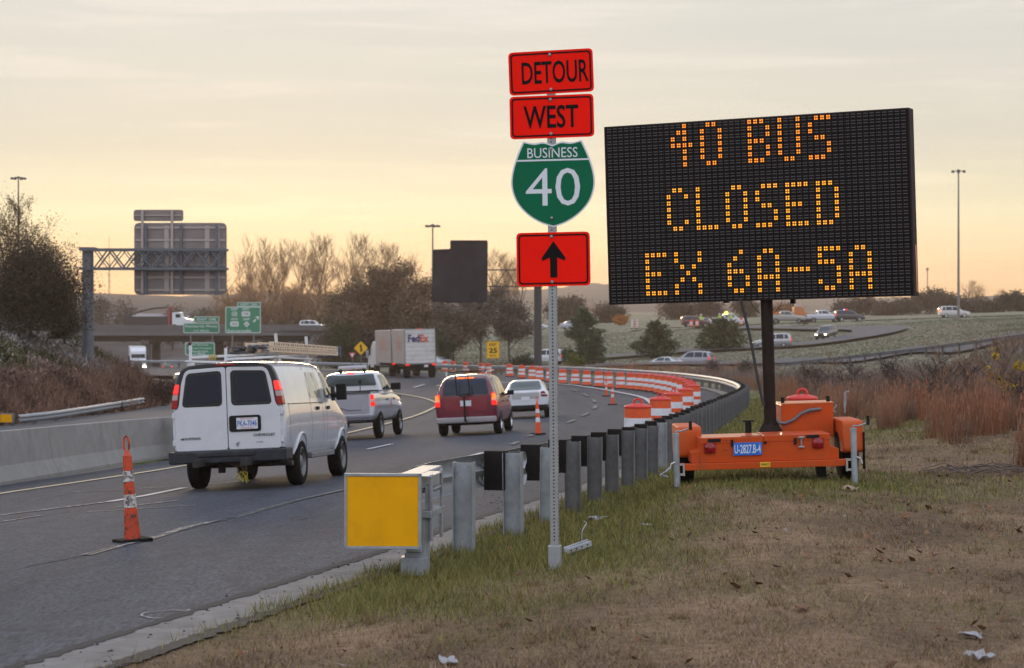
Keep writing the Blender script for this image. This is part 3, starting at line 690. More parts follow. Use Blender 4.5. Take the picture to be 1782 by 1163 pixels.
def jack(x, y, zt, zb, flip):
    j = MB(); j.cyl((x,y,zb),(x,y,zt),.033,n=14); j.cyl((x,y,zt-.02),(x,y,zt+.005),.036,n=14)
    j.tube([(x,y,zt),(x,y,zt+.03),(x+.05,y-.01,zt+.025),(x+.13,y-.01,zt+.05)], .009, 8); j = j.build('jack', galv, tr, 40)
    h = MB(); h.cyl((x+.155,y-.01,zt+.035),(x+.155,y-.01,zt+.13),.017,n=10); h.build('crank_grip', black_pl, j)
    br = MB(); br.box((x+flip*.045,y+.03,.23),(.05,.06,.02)); br.box((x+flip*.045,y+.03,.125),(.05,.06,.02)); br.box((x+flip*.075,y+.03,.175),(.016,.06,.13)); br.tube([(x-flip*.02,y-.04,.26),(x-flip*.06,y-.045,.245),(x-flip*.075,y-.045,.19)], .008, 6)
    br.build('bracket', M('bright zinc', (.62,.63,.65), .3, .85), j)
jack(-.935,.0,.555,.0,1); jack(.92,-.02,.555,-.03,-1)
g = MB(); g.tube([(-1.0,.02,.20),(-1.05,.0,.16),(-1.10,.03,.13),(-1.03,.05,.10)], .014, 8); g.build('safety_chain', galv, tr)
bb = MB(); bb.box((.575,1.15,.60),(.565,.46,.36)); batt = bb.build('battery_box', op, tr, bevel=.005)
bb = MB(); bb.box((.575,1.15,.79),(.575,.47,.018)); bb.build('lid', M('orange lid', (.70,.22,.08), .4, var=.1), batt, bevel=.006)
for x in (.32,.815): 
    g = MB(); g.cyl((x,1.0,.79),(x,1.0,.86),.020,n=10); g.build('stop_post', black_pl, batt)
g = MB(); g.tube([(.23,.90,.62),(.26,.90,.585),(.33,.90,.58),(.43,.90,.62),(.50,.90,.68),(.59,.90,.715),(.72,.90,.725)], .018, 8); g.box((.605,.905,.715),(.012,.02,.07)); g.build('conduit', M('grey conduit', (.16,.15,.16), .6), batt, 50)
g = MB(); g.tube([(.865,1.0,.70),(.89,1.0,.73),(.91,1.0,.76)],.008,6); g.tube([(.865,1.0,.70),(.895,1.0,.68)],.008,6); g.build('latch', galv, batt)
g = MB(); g.tube([(1.02,1.15,.66),(1.02,1.15,.74)],.010,8); g.tube([(1.02,1.15,.74),(1.03,1.15,.89)],.016,8); g.tube([(1.03,1.15,.89),(1.075,1.15,.895)],.01,6); g.build('tongue_jack', galv, tr)
mcol = M('mast brown black', (.022,.014,.011), .6, .2, spec=.2, var=.35, vscale=9)
mz = .45
g = MB(); g.cyl((.165,.90,mz),(.165,.90,1.99),.067,n=20); mast = g.build('mast', mcol, tr, 40)
g = MB(); g.lathe([(.13,.50),(.13,.58),(.072,.68),(.072,.70)], 4, (.165,.90,-.08), 0); g.box((.165,.90,.38),(.3,.3,.1)); g.build('mast_foot', mcol, mast)
g = MB(); g.cyl((-.07,.95,.46),(-.07,.95,.61),.035,n=10); g.box((-.07,.95,.615),(.12,.06,.018)); g.build('winch', black_pl, tr)
BW, BH, BD = 3.42, 1.985, .21
Tb = Matrix.Translation((.10,.90,1.925+BH/2)) @ Euler((0,R_(.1),R_(-22.4))).to_matrix().to_4x4()
case_m = M('board case', (.030,.022,.020), .7, var=.2, spec=.15)
g = MB(); g.box((0,-.011,0),(BW,BD,BH), 0, Tb)
bd = g.build('display_board', [case_m], tr, bevel=.008)
face_m = M('board face', (.011,.009,.008), .75, var=.25, vscale=3, spec=.1)
g = MB(); g.box((0,-.119,0),(BW-.03,.006,BH-.03), 0, Tb); fc = g.build('board_face', face_m, bd)
g = MB()
for i in range(1,7):
    z = BH/2-i*BH/7; g.box((0,-.1228,z),(BW-.03,.002,.010), 0, Tb)
for i in range(1,10): g.box((-BW/2+i*BW/10,-.1228,0),(.006,.002,BH-.04), 0, Tb)
g.build('module_seams', sg_blk, bd)
NCOL, NROW = 50, 28; pxw = (BW-.06)/NCOL; pxh = (BH-.02)/NROW
G = {'4':"..1.|.11.|1.1.|1111|..1.|..1.|..1.",'0':".11.|1..1|1..1|1..1|1..1|1..1|.11.",'B':"111.|1..1|1..1|111.|1..1|1..1|111.",'U':"1..1|1..1|1..1|1..1|1..1|1..1|.11.",
 'S':".111|1...|1...|.11.|...1|...1|111.",'C':".11.|1..1|1...|1...|1...|1..1|.11.",'L':"1...|1...|1...|1...|1...|1...|1111",'O':".11.|1..1|1..1|1..1|1..1|1..1|.11.",
 'E':"1111|1...|1...|111.|1...|1...|1111",'D':"111.|1..1|1..1|1..1|1..1|1..1|111.",'X':"1...1|1...1|.1.1.|..1..|.1.1.|1...1|1...1",'6':"..1.|.1..|1...|111.|1..1|1..1|.11.",
 'A':".11.|1..1|1..1|1..1|1111|1..1|1..1",'-':"....|....|....|1111|....|....|....",'5':"1111|1...|111.|...1|...1|1..1|.11."}
lines = [(0, [(11,'4'),(16,'0'),(24,'B'),(29,'U'),(34,'S')]), (10, [(10,'C'),(15,'L'),(20,'O'),(25,'S'),(30,'E'),(35,'D')]),
         (20, [(6,'E'),(11,'X'),(20,'6'),(25,'A'),(30,'-'),(35,'5'),(40,'A')])]
lit = {}
for li, (r0, chars) in enumerate(lines):
    for c0, chh in chars:
        for r, row in enumerate(G[chh].split('|')):
            for c_, v in enumerate(row):
                if v == '1': lit[(r0+r, c0+c_)] = li
def pix(r, c_): return -BW/2+.03+(c_+.5)*pxw, BH/2-.012-(r+.5)*pxh
led_on = [M('amber led', (.9,.35,.02), .4, emit=(1,.33,.008), estr=.72), M('amber led core', (.9,.5,.05), .4, emit=(1,.52,.03), estr=1.15)]
led_top = [M('orange led', (.9,.25,.02), .4, emit=(1,.24,.006), estr=.75), M('orange led core', (.9,.4,.05), .4, emit=(1,.38,.015), estr=1.1)]
led_off = M('unlit led', (.12,.11,.115), .6, spec=.2)
def quad(mb, x, z, w_, h_, y, mi): mb.add([(x-w_/2,y,z-h_/2),(x+w_/2,y,z-h_/2),(x+w_/2,y,z+h_/2),(x-w_/2,y,z+h_/2)], [(0,1,2,3)], mi, Tb)
offm = MB(); cell = {}
for li, (r0, chars) in enumerate(lines):
    for c0, chh in chars:
        mm_ = MB()
        for r, row in enumerate(G[chh].split('|')):
            for c_, v in enumerate(row):
                if v != '1': continue
                x, z = pix(r0+r, c0+c_)
                for dx in (-.0118,.0118):
                    for dz in (-.0125,.0125):
                        quad(mm_, x+dx, z+dz, .0165, .0175, -.1238, 0); quad(mm_, x+dx, z+dz, .009, .009, -.1246, 1)
        mm_.build('dot_letter', led_top if li == 0 else led_on, fc)
for r in range(NROW):
    for c_ in range(NCOL):
        if (r, c_) in lit: continue
        x, z = pix(r, c_)
        for dz in (-.0145,.0145):
            for dx in (-.0165,0,.0165): quad(offm, x+dx, z+dz, .0125, .0095, -.1235, 0)
offm.build('unlit_dots', led_off, fc)
g = MB(); g.box((BW/2+.0025,.0,-.70),(.004,.05,.5), 0, Tb); g.build('edge_sticker', lamp_off, bd)
g = MB(); g.box((.35,.05,-BH/2-.02),(.05,.05,.05), 0, Tb); g.box((-.4,.05,-BH/2-.008),(.06,.05,.016), 0, Tb); g.build('bracket', black_pl, bd)
g = MB(); pts = []
for t in np.linspace(0, 1, 14): pts.append((-.13+.06*sin(t*3.0)*(1-t)+.22*t**1.3, .82, 1.96-t*1.17))
g.tube(pts, .016, 8); g.build('power_cable', M('cable black', (.035,.033,.035), .6), tr, 50)
g = MB()
for sgn in (-1,1): g.tube([(.165+sgn*.18,.9,1.95),(.165+sgn*.15,.9,1.86),(.165+sgn*.07,.86,1.78)], .0035, 5)
g.build('wire', black_pl, bd)

# ------------------------------------------------------------------ traffic barrels and cones
bar = thing('traffic_barrel', '', 'traffic barrel', (0,0,0), group='orange and white traffic barrels')
prof_all = [(.290,.0),(.290,.10),(.285,.10),(.285,.285),(.278,.290),(.278,.475),(.268,.48),(.268,.665),(.256,.67),(.256,.90),(.25,.93)]
def seg_lathe(a, b, mi_name, mat): 
    m_ = MB(); m_.lathe(prof_all[a:b], 26); return m_.build(mi_name, mat, bar, 35)
body = MB(); body.lathe([(.30,.0),(.30,.06),(.288,.08),(.285,.245),(.27,.25),(.268,.52),(.258,.53),(.252,.80),(.250,.905)], 26); body = body.build('body', orange_plastic, bar, 35)
for z0, z1, r0, r1 in ((.26,.43,.2755,.2725),(.545,.715,.2635,.2585)):
    m_ = MB(); m_.lathe([(r0,z0),(r1,z1)], 26); m_.build('white_band', white_sheet, bar, 35)
m_ = MB(); m_.lathe([(.258,.90),(.262,.925),(.245,.945),(.20,.96),(.10,.985),(.0,.99)], 26)
m_.tube([(-.075,0,.965),(-.075,0,1.02),(-.045,0,1.06),(.0,0,1.07),(.045,0,1.06),(.075,0,1.02),(.075,0,.965)], .022, 8); m_.build('lid', red_plastic, bar, 40)
m_ = MB(); m_.lathe([(.36,.0),(.37,.02),(.36,.05),(.305,.06)], 26); m_.build('base_ring', rubber, bar, 40)
BL = [(1110,40.3),(1149,50),(1172,58.5),(1193,68),(1207,79),(1203,86),(1197,92),(1187,97),(1178,101),(1169,105),(1158,109),(1147,113),(1136,117),(1126,119.5),(1113,122),
      (1098,124.5),(1080,127.5),(1059,131),(1042,134),(1021,138),(1001,141.5),(979,145),(957,150),(939,154),(926,158),(908,163),(887,170),(850,179),(838,183),(811,190),(788,196),(774,200)]
blab = ['nearest striped barrel, its lower half hidden by the dark guardrail posts','second barrel from the near end of the row, partly behind the nearest one','third barrel from the near end of the row beside the guardrail',
 'fourth barrel from the near end, overlapping the rail side of the third','fifth barrel from the near end, outermost at the right of the row']
brnd = random.Random(9)
for i, (px, Y) in enumerate(BL):
    x = (px-CX)*Y/F; z = hz(x, Y); o = bar if i == 0 else copy_tree(bar)
    o.location = (x, Y, z+.004); o.rotation_euler = (0, 0, brnd.uniform(0, 6.28))
    if i < 5: l = blab[i]
    elif i < 12: l = 'striped barrel crowded in the turn of the row, counted %s after the outermost one' % ['first','second','third','fourth','fifth','sixth','seventh'][i-5]
    elif i < 22: l = 'striped barrel in the far row right of the sign post, %s from the sign post' % ['tenth','ninth','eighth','seventh','sixth','fifth','fourth','third','second','nearest'][i-12]
    elif i < 27: l = 'far barrel showing over the white sedan roof, %s from the sign post' % ['first','second','third','fourth','fifth'][i-22]
    else: l = 'small distant barrel between the delivery truck and the red car roof, %s from the right' % ['first','second','third','fourth','fifth'][i-27]
    o['label'] = l
o = copy_tree(bar); x, y = 4.78, 35.0; o.location = (x, y, hz(x,y)-.06); o['label'] = 'lone barrel standing on the grass behind the trailer, only its red lid visible'; o['category'] = 'traffic barrel'

def cone(label, dirty):
    t = thing('channelizer_cone', label, 'traffic cone', group='tall orange channelizer cones')
    om = M('dirty orange cone', (.55,.055,.012), .5, var=.25, vscale=6, dirt=(.04,.02,.018), dscale=13, damt=.92, dth=(.50,.60)) if dirty else M('bright orange cone', (.75,.075,.015), .5, var=.08)
    wm = M('scuffed white collar', (.60,.56,.52), .5, var=.2, dirt=(.07,.05,.045), dscale=24, damt=.9, dth=(.46,.56)) if dirty else white_sheet
    b = MB(); b.lathe([(.080,.04),(.064,.33),(.056,.335),(.044,.80),(.042,.845),(.028,.86),(.020,.90)], 18)
    b.tube([(0,0,.88),(-.022,0,.91),(-.026,0,.96),(-.018,0,1.02),(0,0,1.035),(.018,0,1.02),(.026,0,.96),(.022,0,.91),(0,0,.88)], .0105, 8)
    b.build('body', om, t, 40)
    for z0, z1, r0, r1 in ((.345,.47,.0605,.0572),(.595,.70,.0540,.0505)):
        b = MB(); b.lathe([(r0,z0),(r1,z1)], 18); b.build('white_collar', wm, t, 40)
    b = MB(); b.box((0,0,.022),(.31,.31,.044), rz=.3); b.build('rubber_base', rubber, t, bevel=.006)
    return t
c1 = cone('grimy scuffed orange and white cone standing alone on the near lane line', True)
x, y = at_road(231,943); c1.location = (x, y, float(zroad([x],[y])[0])-.012); c1.rotation_euler = (R_(-1), R_(-3.6), .2)
c2 = cone('clean orange cone beside the sign post, in front of the white sedan', False)
x, y = at_road(937,757); c2.location = (x, y, float(zroad([x],[y])[0])+.005); c2.rotation_euler = (0, R_(-2.5), .1)
for px, py, l in ((1066,705,'slim cone standing before the far barrels, nearer of the pair'),(1055,690,'slim cone standing before the far barrels, farther of the pair and half hidden')):
    o = copy_tree(c2); x, y = at_road(px, py); o.location = (x, y, float(zroad([x],[y])[0])+.005); o['label'] = l; o.rotation_euler = (0, 0, .5)

# ------------------------------------------------------------------ concrete median barrier, precast lengths
JB = [at_road(*p) for p in ((-110,862),(0,845),(145,820),(290,798))]
JB = spline(JB+[(-6.75,52),(-6.0,62)], 10)
jl = np.concatenate([[0], np.cumsum(np.linalg.norm(np.diff(JB, axis=0), axis=1))])
def jb_at(s): return np.array([np.interp(s, jl, JB[:,0]), np.interp(s, jl, JB[:,1])])
prof = [(.0,.0),(.0,.075),(.15,.36),(.22,1.02),(.37,1.02),(.44,.36),(.59,.075),(.59,.0)]
# joints found in the photograph at columns 82 and 205
def s_of_px(px):
    ss = np.linspace(0, jl[-1], 800); c_ = np.array([jb_at(v) for v in ss]); return float(np.interp(px, CX+F*c_[:,0]/c_[:,1], ss))
ja, jb2 = s_of_px(103), s_of_px(222); stp = max(jb2-ja, 3.)
cuts = [ja+stp*k for k in range(-4, 6)]
cuts = [c_ for c_ in cuts if -.5 < c_ < jl[-1]]
cuts = [0]+[c_ for c_ in cuts if c_ > 1]+[jl[-1]]
bl_ = ['concrete barrier section at the left picture edge','concrete barrier section behind the grimy cone','concrete barrier section reaching behind the white van']
nb_ = 0
for i in range(len(cuts)-1):
    a, b = cuts[i]+.006, cuts[i+1]-.006
    if b-a < .8: continue
    ss = np.linspace(a, b, 5); c_ = np.array([jb_at(v) for v in ss]); t = np.gradient(c_, axis=0); t /= np.linalg.norm(t, axis=1)[:,None]; nr = np.stack([-t[:,1], t[:,0]], -1)
    zs = zroad(c_[:,0], c_[:,1]); zb = zs.mean(); mb = MB(); vs = []; k = len(prof)
    for j in range(5):
        for o_, z in prof: vs.append((c_[j,0]+nr[j,0]*o_-c_[2,0], c_[j,1]+nr[j,1]*o_-c_[2,1], zs[j]+z-.02-zb))
    fsx = [(j*k+m1, j*k+(m1+1)%k, (j+1)*k+(m1+1)%k, (j+1)*k+m1) for j in range(4) for m1 in range(k)]+[tuple(range(k))[::-1], tuple(range(4*k,5*k))]
    mb.add(vs, fsx); o = mb.build('concrete_barrier', concrete, None, None, .012, loc=(c_[2,0], c_[2,1], zb))
    lb = ['concrete barrier section cut off by the left picture edge','concrete barrier section standing behind the grimy cone','concrete barrier section running from the cone to the white van','concrete barrier section hidden behind the white van, nearer one','concrete barrier section hidden behind the white van, middle one','concrete barrier section hidden behind the white van, farthest one','concrete barrier section past the van, farthest of all']
    tag(o, lb[min(nb_, 6)], 'barrier', 'precast concrete barrier sections along the median'); nb_ += 1
# ------------------------------------------------------------------ vehicles
def body_mesh(stations, mats, arches, sub=2, arch_r=.38):
    """loft of half sections mirrored; stations (y, zb, zm, zbelt, zroof, wb, wm, wbelt, wroof)"""
    vs = []; fs = []; n = len(stations); K = 8
    for (y, zb, zm, zt, zr, wb, wm, wt_, wr) in stations:
        half = [(0,zb),(wb*.8,zb),(wb,zb+.06),(wm,zm),(wt_,zt),(wr+(wt_-wr)*.16, zr-(zr-zt)*.14),(wr*.86,zr),(0,zr+.015*(1 if zr-zt > .15 else .4))]
        vs += [(x, y, z) for x, z in half] + [(-x, y, z) for x, z in half[1:-1]]
    m = 2*K-2
    loop = list(range(K))+[K+i for i in range(K-3, -1, -1)]
    for i in range(n-1):
        for j in range(m):
            a, b = loop[j], loop[(j+1)%m]; fs.append((i*m+a, i*m+b, (i+1)*m+b, (i+1)*m+a))
    for e, flip in ((0, True), (n-1, False)):
        o = e*m
        for j in range(K-1):
            l0 = o+(j if j in (0, K-1) else K+j-1); l1 = o+(j+1 if j+1 == K-1 else K+j); r0 = o+j; r1 = o+j+1
            q = [r0, r1, l1, l0]; q2 = []
            for v in q:
                if v not in q2: q2.append(v)
            fs.append(tuple(q2 if flip else q2[::-1]))
    me = bpy.data.meshes.new('t'); me.from_pydata(vs, [], [f[::-1] for f in fs]); me.update()
    bm = bmesh.new(); bm.from_mesh(me); bmesh.ops.recalc_face_normals(bm, faces=bm.faces); bm.to_mesh(me); bm.free()
    o = bpy.data.objects.new('t', me); COL.objects.link(o)
    if sub: s = o.modifiers.new('s', 'SUBSURF'); s.levels = sub; s.render_levels = sub
    cut = []
    for (yc, zc) in arches:
        c = MB(); c.cyl((-1.6,yc,zc),(1.6,yc,zc),arch_r,n=28); co = c.build('t', black_pl); cut.append(co)
        b = o.modifiers.new('b', 'BOOLEAN'); b.operation = 'DIFFERENCE'; b.object = co; b.solver = 'EXACT'
    dg = bpy.context.evaluated_depsgraph_get(); me2 = bpy.data.meshes.new_from_object(o.evaluated_get(dg))
    for c in cut: bpy.data.objects.remove(c)
    bpy.data.objects.remove(o)
    me2.materials.clear()
    for mm in mats: me2.materials.append(mm)
    mi = np.zeros(len(me2.polygons), int)
    for p in me2.polygons:
        vsx = [me2.vertices[v].co for v in p.vertices]
        for (yc, zc) in arches:
            if all(abs(math.hypot(v.y-yc, v.z-zc)-arch_r) < .012 for v in vsx): mi[p.index] = 1
        if p.normal.z < -.8 and p.center.z < stations[len(stations)//2][1]+.15: mi[p.index] = 1
    me2.polygons.foreach_set('material_index', mi); return me2
class Body:
    def __init__(s, me): s.t = BVHTree.FromPolygons([v.co.copy() for v in me.vertices], [tuple(p.vertices) for p in me.polygons])
    def hit(s, axis, a, b):
        o, d = {'rear': ((a,-9,b),(0,1,0)), 'front': ((a,20,b),(0,-1,0)), 'right': ((5,a,b),(-1,0,0)), 'left': ((-5,a,b),(1,0,0)), 'top': ((a,b,9),(0,0,-1))}[axis]
        h = s.t.ray_cast(Vector(o), Vector(d)); return (h[0], h[1], Vector(d)) if h[0] is not None else None
    def patch(s, mb, axis, poly, off=.006, rings=4, mi=0):
        cx = sum(p[0] for p in poly)/len(poly); cz = sum(p[1] for p in poly)/len(poly); k = len(poly); vs = []
        def pt(a, b):
            h = s.hit(axis, a, b)
            if h is None: return None
            n = h[1] if h[1].dot(h[2]) < 0 else -h[1]
            return h[0]+n*off
        c0 = pt(cx, cz)
        if c0 is None: return
        vs.append(c0); last = c0
        for r in range(1, rings+1):
            for p in poly:
                q = pt(cx+(p[0]-cx)*r/rings, cz+(p[1]-cz)*r/rings); vs.append(q if q is not None else (vs[-k] if len(vs) > k else c0))
        fs = [(0, 1+i, 1+(i+1)%k) for i in range(k)]
        for r in range(rings-1):
            for i in range(k): fs.append((1+r*k+i, 1+(r+1)*k+i, 1+(r+1)*k+(i+1)%k, 1+r*k+(i+1)%k))
        mb.add(vs, fs, mi)
    def strip(s, mb, axis, pts, wd=.008, off=.004, mi=0, n=6):
        pl = []
        for i in range(len(pts)-1):
            for j in range(n): t = j/n; pl.append((pts[i][0]*(1-t)+pts[i+1][0]*t, pts[i][1]*(1-t)+pts[i+1][1]*t))
        pl.append(pts[-1]); vs = []
        for i, p in enumerate(pl):
            a = pl[max(i-1,0)]; b = pl[min(i+1,len(pl)-1)]; t = Vector((b[0]-a[0], b[1]-a[1])).normalized(); nn = Vector((-t.y, t.x))*wd/2
            for sg in (1, -1):
                h = s.hit(axis, p[0]+nn.x*sg, p[1]+nn.y*sg)
                if h is None: vs.append(vs[-1] if vs else Vector((0,0,0))); continue
                n_ = h[1] if h[1].dot(h[2]) < 0 else -h[1]; vs.append(h[0]+n_*off)
        mb.add(vs, [(2*i, 2*i+1, 2*i+3, 2*i+2) for i in range(len(pl)-1)], mi)
def wheel(parent, x, y, r, wdt, rim=rim_gray, hub=.62):
    sg = 1 if x > 0 else -1
    T = Matrix.Translation((x, y, r)) @ Euler((0, sg*pi/2, 0)).to_matrix().to_4x4(); h = wdt/2
    mb = MB(); mb.lathe([(r*.55,-h*.9),(r*.86,-h),(r*.97,-h*.8),(r,-h*.5),(r,h*.5),(r*.97,h*.8),(r*.86,h),(r*.68,h*.96),(r*.62,h*.6),(r*.60,-h*.3)], 26, (0,0,0), 0, T)
    o = mb.build('wheel', rubber, parent, 40)
    mb = MB(); mb.lathe([(r*.58,-h*.2),(r*.66,h*.86),(r*.61,h*.92),(r*.55,h*.45),(r*.36,h*.40),(r*.26,h*.70),(r*.12,h*.80),(.0,h*.80)], 20, (0,0,0), 0, T)
    for k in range(6):
        q = k*pi/3; mb.box((cos(q+.26)*r*.45, sin(q+.26)*r*.45, h*.47),(r*.13,r*.13,h*.08), 1, T, rz=q)
    mb.build('rim', [rim, black_pl], o, 40); return o
def place(t, x, y, heading, bank=True, dz=0.):
    z = hz(x, y)+dz; u = Vector((sin(heading), cos(heading))); r_ = Vector((cos(heading), -sin(heading)))
    if bank:
        px_ = (hz(x+u.x*2, y+u.y*2)-hz(x-u.x*2, y-u.y*2))/4; rl = (hz(x+r_.x*.9, y+r_.y*.9)-hz(x-r_.x*.9, y-r_.y*.9))/1.8
    else: px_ = rl = 0
    t.location = (x, y, z); t.rotation_euler = Euler((px_, -rl, -heading), 'XYZ')

# ---- white panel van
van = thing('cargo_van', 'white panel van with dark rear windows and ladder rack, nearest vehicle on the road', 'van')
VS = []
def vst(y, zb, zt, zr, w_=1.0, wr=.80, zm=.95, wb=.95): VS.append((y, zb, zm, zt, zr, wb*w_, .995*w_, .965*w_, wr))
vst(0.0,.52,1.40,2.02,.965,.775); vst(.035,.50,1.41,2.055,.985,.785); vst(.30,.46,1.42,2.085,1.0,.80); vst(1.2,.44,1.42,2.10); vst(2.4,.42,1.42,2.10); vst(3.4,.42,1.42,2.09)
vst(3.85,.42,1.42,2.05,1.0,.78); vst(4.15,.42,1.40,1.84,1.0,.76); vst(4.55,.42,1.32,1.50,1.0,.76); vst(4.85,.42,1.22,1.27,.99,.80); vst(5.35,.42,1.10,1.16,.96,.78); vst(5.62,.45,.95,1.05,.90,.74); vst(5.69,.50,.90,.98,.86,.70)
vme = body_mesh(VS, [white_paint, black_pl], [(1.22,.40),(4.65,.40)], 2, .44)
vbody = link('body', vme, van, 40); VB = Body(vme)
gasket = M('black rubber seal', (.012,.012,.013), .6)
def half_w(z, y=.16):
    h = VB.hit('right', y, z); return h[0].x if h else 0
ztop = VB.hit('top', 0, .16)[0].z; ry0 = min(VB.hit('rear', x, z)[0].y for x in (.1,.5,.8) for z in (.8,1.2,1.6))
ol = [(half_w(z)+.004, z) for z in (1.36,1.45,1.55,1.65,1.75,1.85,1.92,1.97,2.01)]
ol = [p for p in ol if p[0] > .3]
for xx in (.62,.50,.35,.18,0): 
    h = VB.hit('top', xx, .16)
    if xx < ol[-1][0]: ol.append((xx, h[0].z+.004))
hoop = ol+[(-x, z) for x, z in ol[-2::-1]]
g = MB(); g.prism([hoop[-1]]+hoop[:-1], ry0-.012, .15); g.build('door_surround', M('satin black trim', (.016,.015,.016), .35), van, 40, bevel=.015)
def fl(poly, sg): return poly if sg > 0 else [(-x, z) for x, z in poly][::-1]
for sg in (-1, 1):
    g = MB(); g.prism(rpoly(fl([(.006,.66),(.90,.66),(.90,1.30),(.825,1.385),(.775,1.75),(.71,1.94),(.64,1.99),(.006,2.01)], sg), .05), ry0-.034, .05); dr = g.build('rear_door', white_paint, van, 40, bevel=.008)
    for zh in (.80,1.25): 
        g = MB(); g.box((sg*.925, ry0-.008, zh),(.05,.05,.09)); g.build('hinge', white_paint, dr, bevel=.006)
    g = MB(); g.prism(rpoly(fl([(.075,1.375),(.775,1.375),(.675,1.93),(.075,1.955)], sg), .085, 6), ry0-.038, ry0-.02); wf = g.build('window_seal', gasket, dr, bevel=.003)
    g = MB(); g.prism(rpoly(fl([(.125,1.425),(.715,1.425),(.63,1.88),(.125,1.905)], sg), .07, 6), ry0-.042, ry0-.03); g.build('window', glass_dk, dr, bevel=.002)
    lp_ = [(half_w(1.36)-.095,1.36),(half_w(1.36)+.012,1.36),(half_w(1.56)+.012,1.56),(half_w(1.765)+.010,1.765),(half_w(1.765)-.065,1.765)]
    g = MB(); g.prism(rpoly(fl(lp_, sg), .02, 3), ry0-.030, .16); lm = g.build('tail_light', lamp_off, van, 40, bevel=.012)
    g = MB(); g.prism(rpoly(fl([(half_w(1.60)-.078,1.60),(half_w(1.60)+.014,1.60),(half_w(1.755)+.012,1.755),(half_w(1.755)-.062,1.755)], sg), .02, 3), ry0-.034, .12); g.build('lit_lamp', M('bright lit red lamp', (.7,.05,.04), .3, emit=(1,.02,.018), estr=.85), lm, bevel=.008)
    g = MB(); g.prism(rpoly(fl([(half_w(1.50)-.082,1.50),(half_w(1.50)+.015,1.50),(half_w(1.59)+.015,1.59),(half_w(1.59)-.078,1.59)], sg), .01, 3), ry0-.033, .12); g.build('reverse_lamp', M('pale lens', (.50,.36,.35), .2), lm, bevel=.006)
g = MB(); g.box((0,ry0-.012,2.045),(.34,.05,.026)); g.build('brake_light', lamp_off, van, bevel=.008)
g = MB(); g.box((0,-.10,.555),(1.96,.22,.20)); g.box((0,-.20,.60),(1.0,.06,.10)); g.box((-.98,.1,.56),(.05,.5,.2)); g.box((.98,.1,.56),(.05,.5,.2))
bmp = g.build('rear_bumper', M('bumper grey black', (.022,.024,.030), .55, var=.2, spec=.3, dirt=(.10,.10,.10), dscale=4), van, bevel=.03)
g = MB(); g.box((0,.04,.62),(1.9,.06,.10)); g.build('sill_panel', black_pl, van)
def rear_y(x, z): return ry0-.034
yy = rear_y(.55,1.1)
g = MB(); g.prism(rrect(.30,1.08,.54,.265,.05), yy-.022, yy+.01); hol = g.build('plate_recess', black_pl, van, bevel=.01)
g = MB(); g.box((.34,yy-.026,1.08),(.36,.008,.185)); lp = g.build('licence_plate', M('plate white', (.66,.66,.68), .45), van)
g = MB(); add_text(g, 'PKA-7046', .33,.098,.34,yy-.0315,1.08,0,.02); add_text(g, 'FIRST IN FLIGHT', .22,.022,.34,yy-.0315,1.155,1,.02); add_text(g, 'NORTH CAROLINA', .22,.022,.34,yy-.0315,1.005,1,.02)
g.build('lettering', [M('plate blue', (.05,.13,.42), .5), M('plate red', (.55,.08,.10), .5)], lp)
g = MB(); yb = rear_y(.62,.80); add_text(g, 'CHEVROLET', .37,.045,.62,yb-.014,.885,0,.03)
g.build('badge', M('badge metal', (.10,.10,.11), .35, .7), van); g = MB(); yb2 = rear_y(-.66,.8); add_text(g, 'EXPRESS', .27,.036,-.60,yb2-.014,.865,0,.03)
g.add([(-.82,yb2-.0135,.855),(-.76,yb2-.0135,.84),(-.74,yb2-.0135,.88),(-.78,yb2-.0135,.875)],[(0,1,2,3)])
g.build('badge', M('badge metal', (.10,.10,.11), .35, .7), van)
g = MB(); yv = rear_y(.16,.74); g.add([(.13,yv-.013,.76),(.16,yv-.013,.70),(.20,yv-.013,.79)],[(0,1,2)]); g.add([(.48,yv-.013,.765),(.60,yv-.013,.765),(.60,yv-.013,.775),(.48,yv-.013,.775)],[(0,1,2,3)]); g.build('scuff', M('scuff grey', (.2,.2,.21), .6), van)
g = MB(); g.box((0,ry0-.012,1.315),(.012,.03,1.31)); g.build('door_gap', gasket, van)
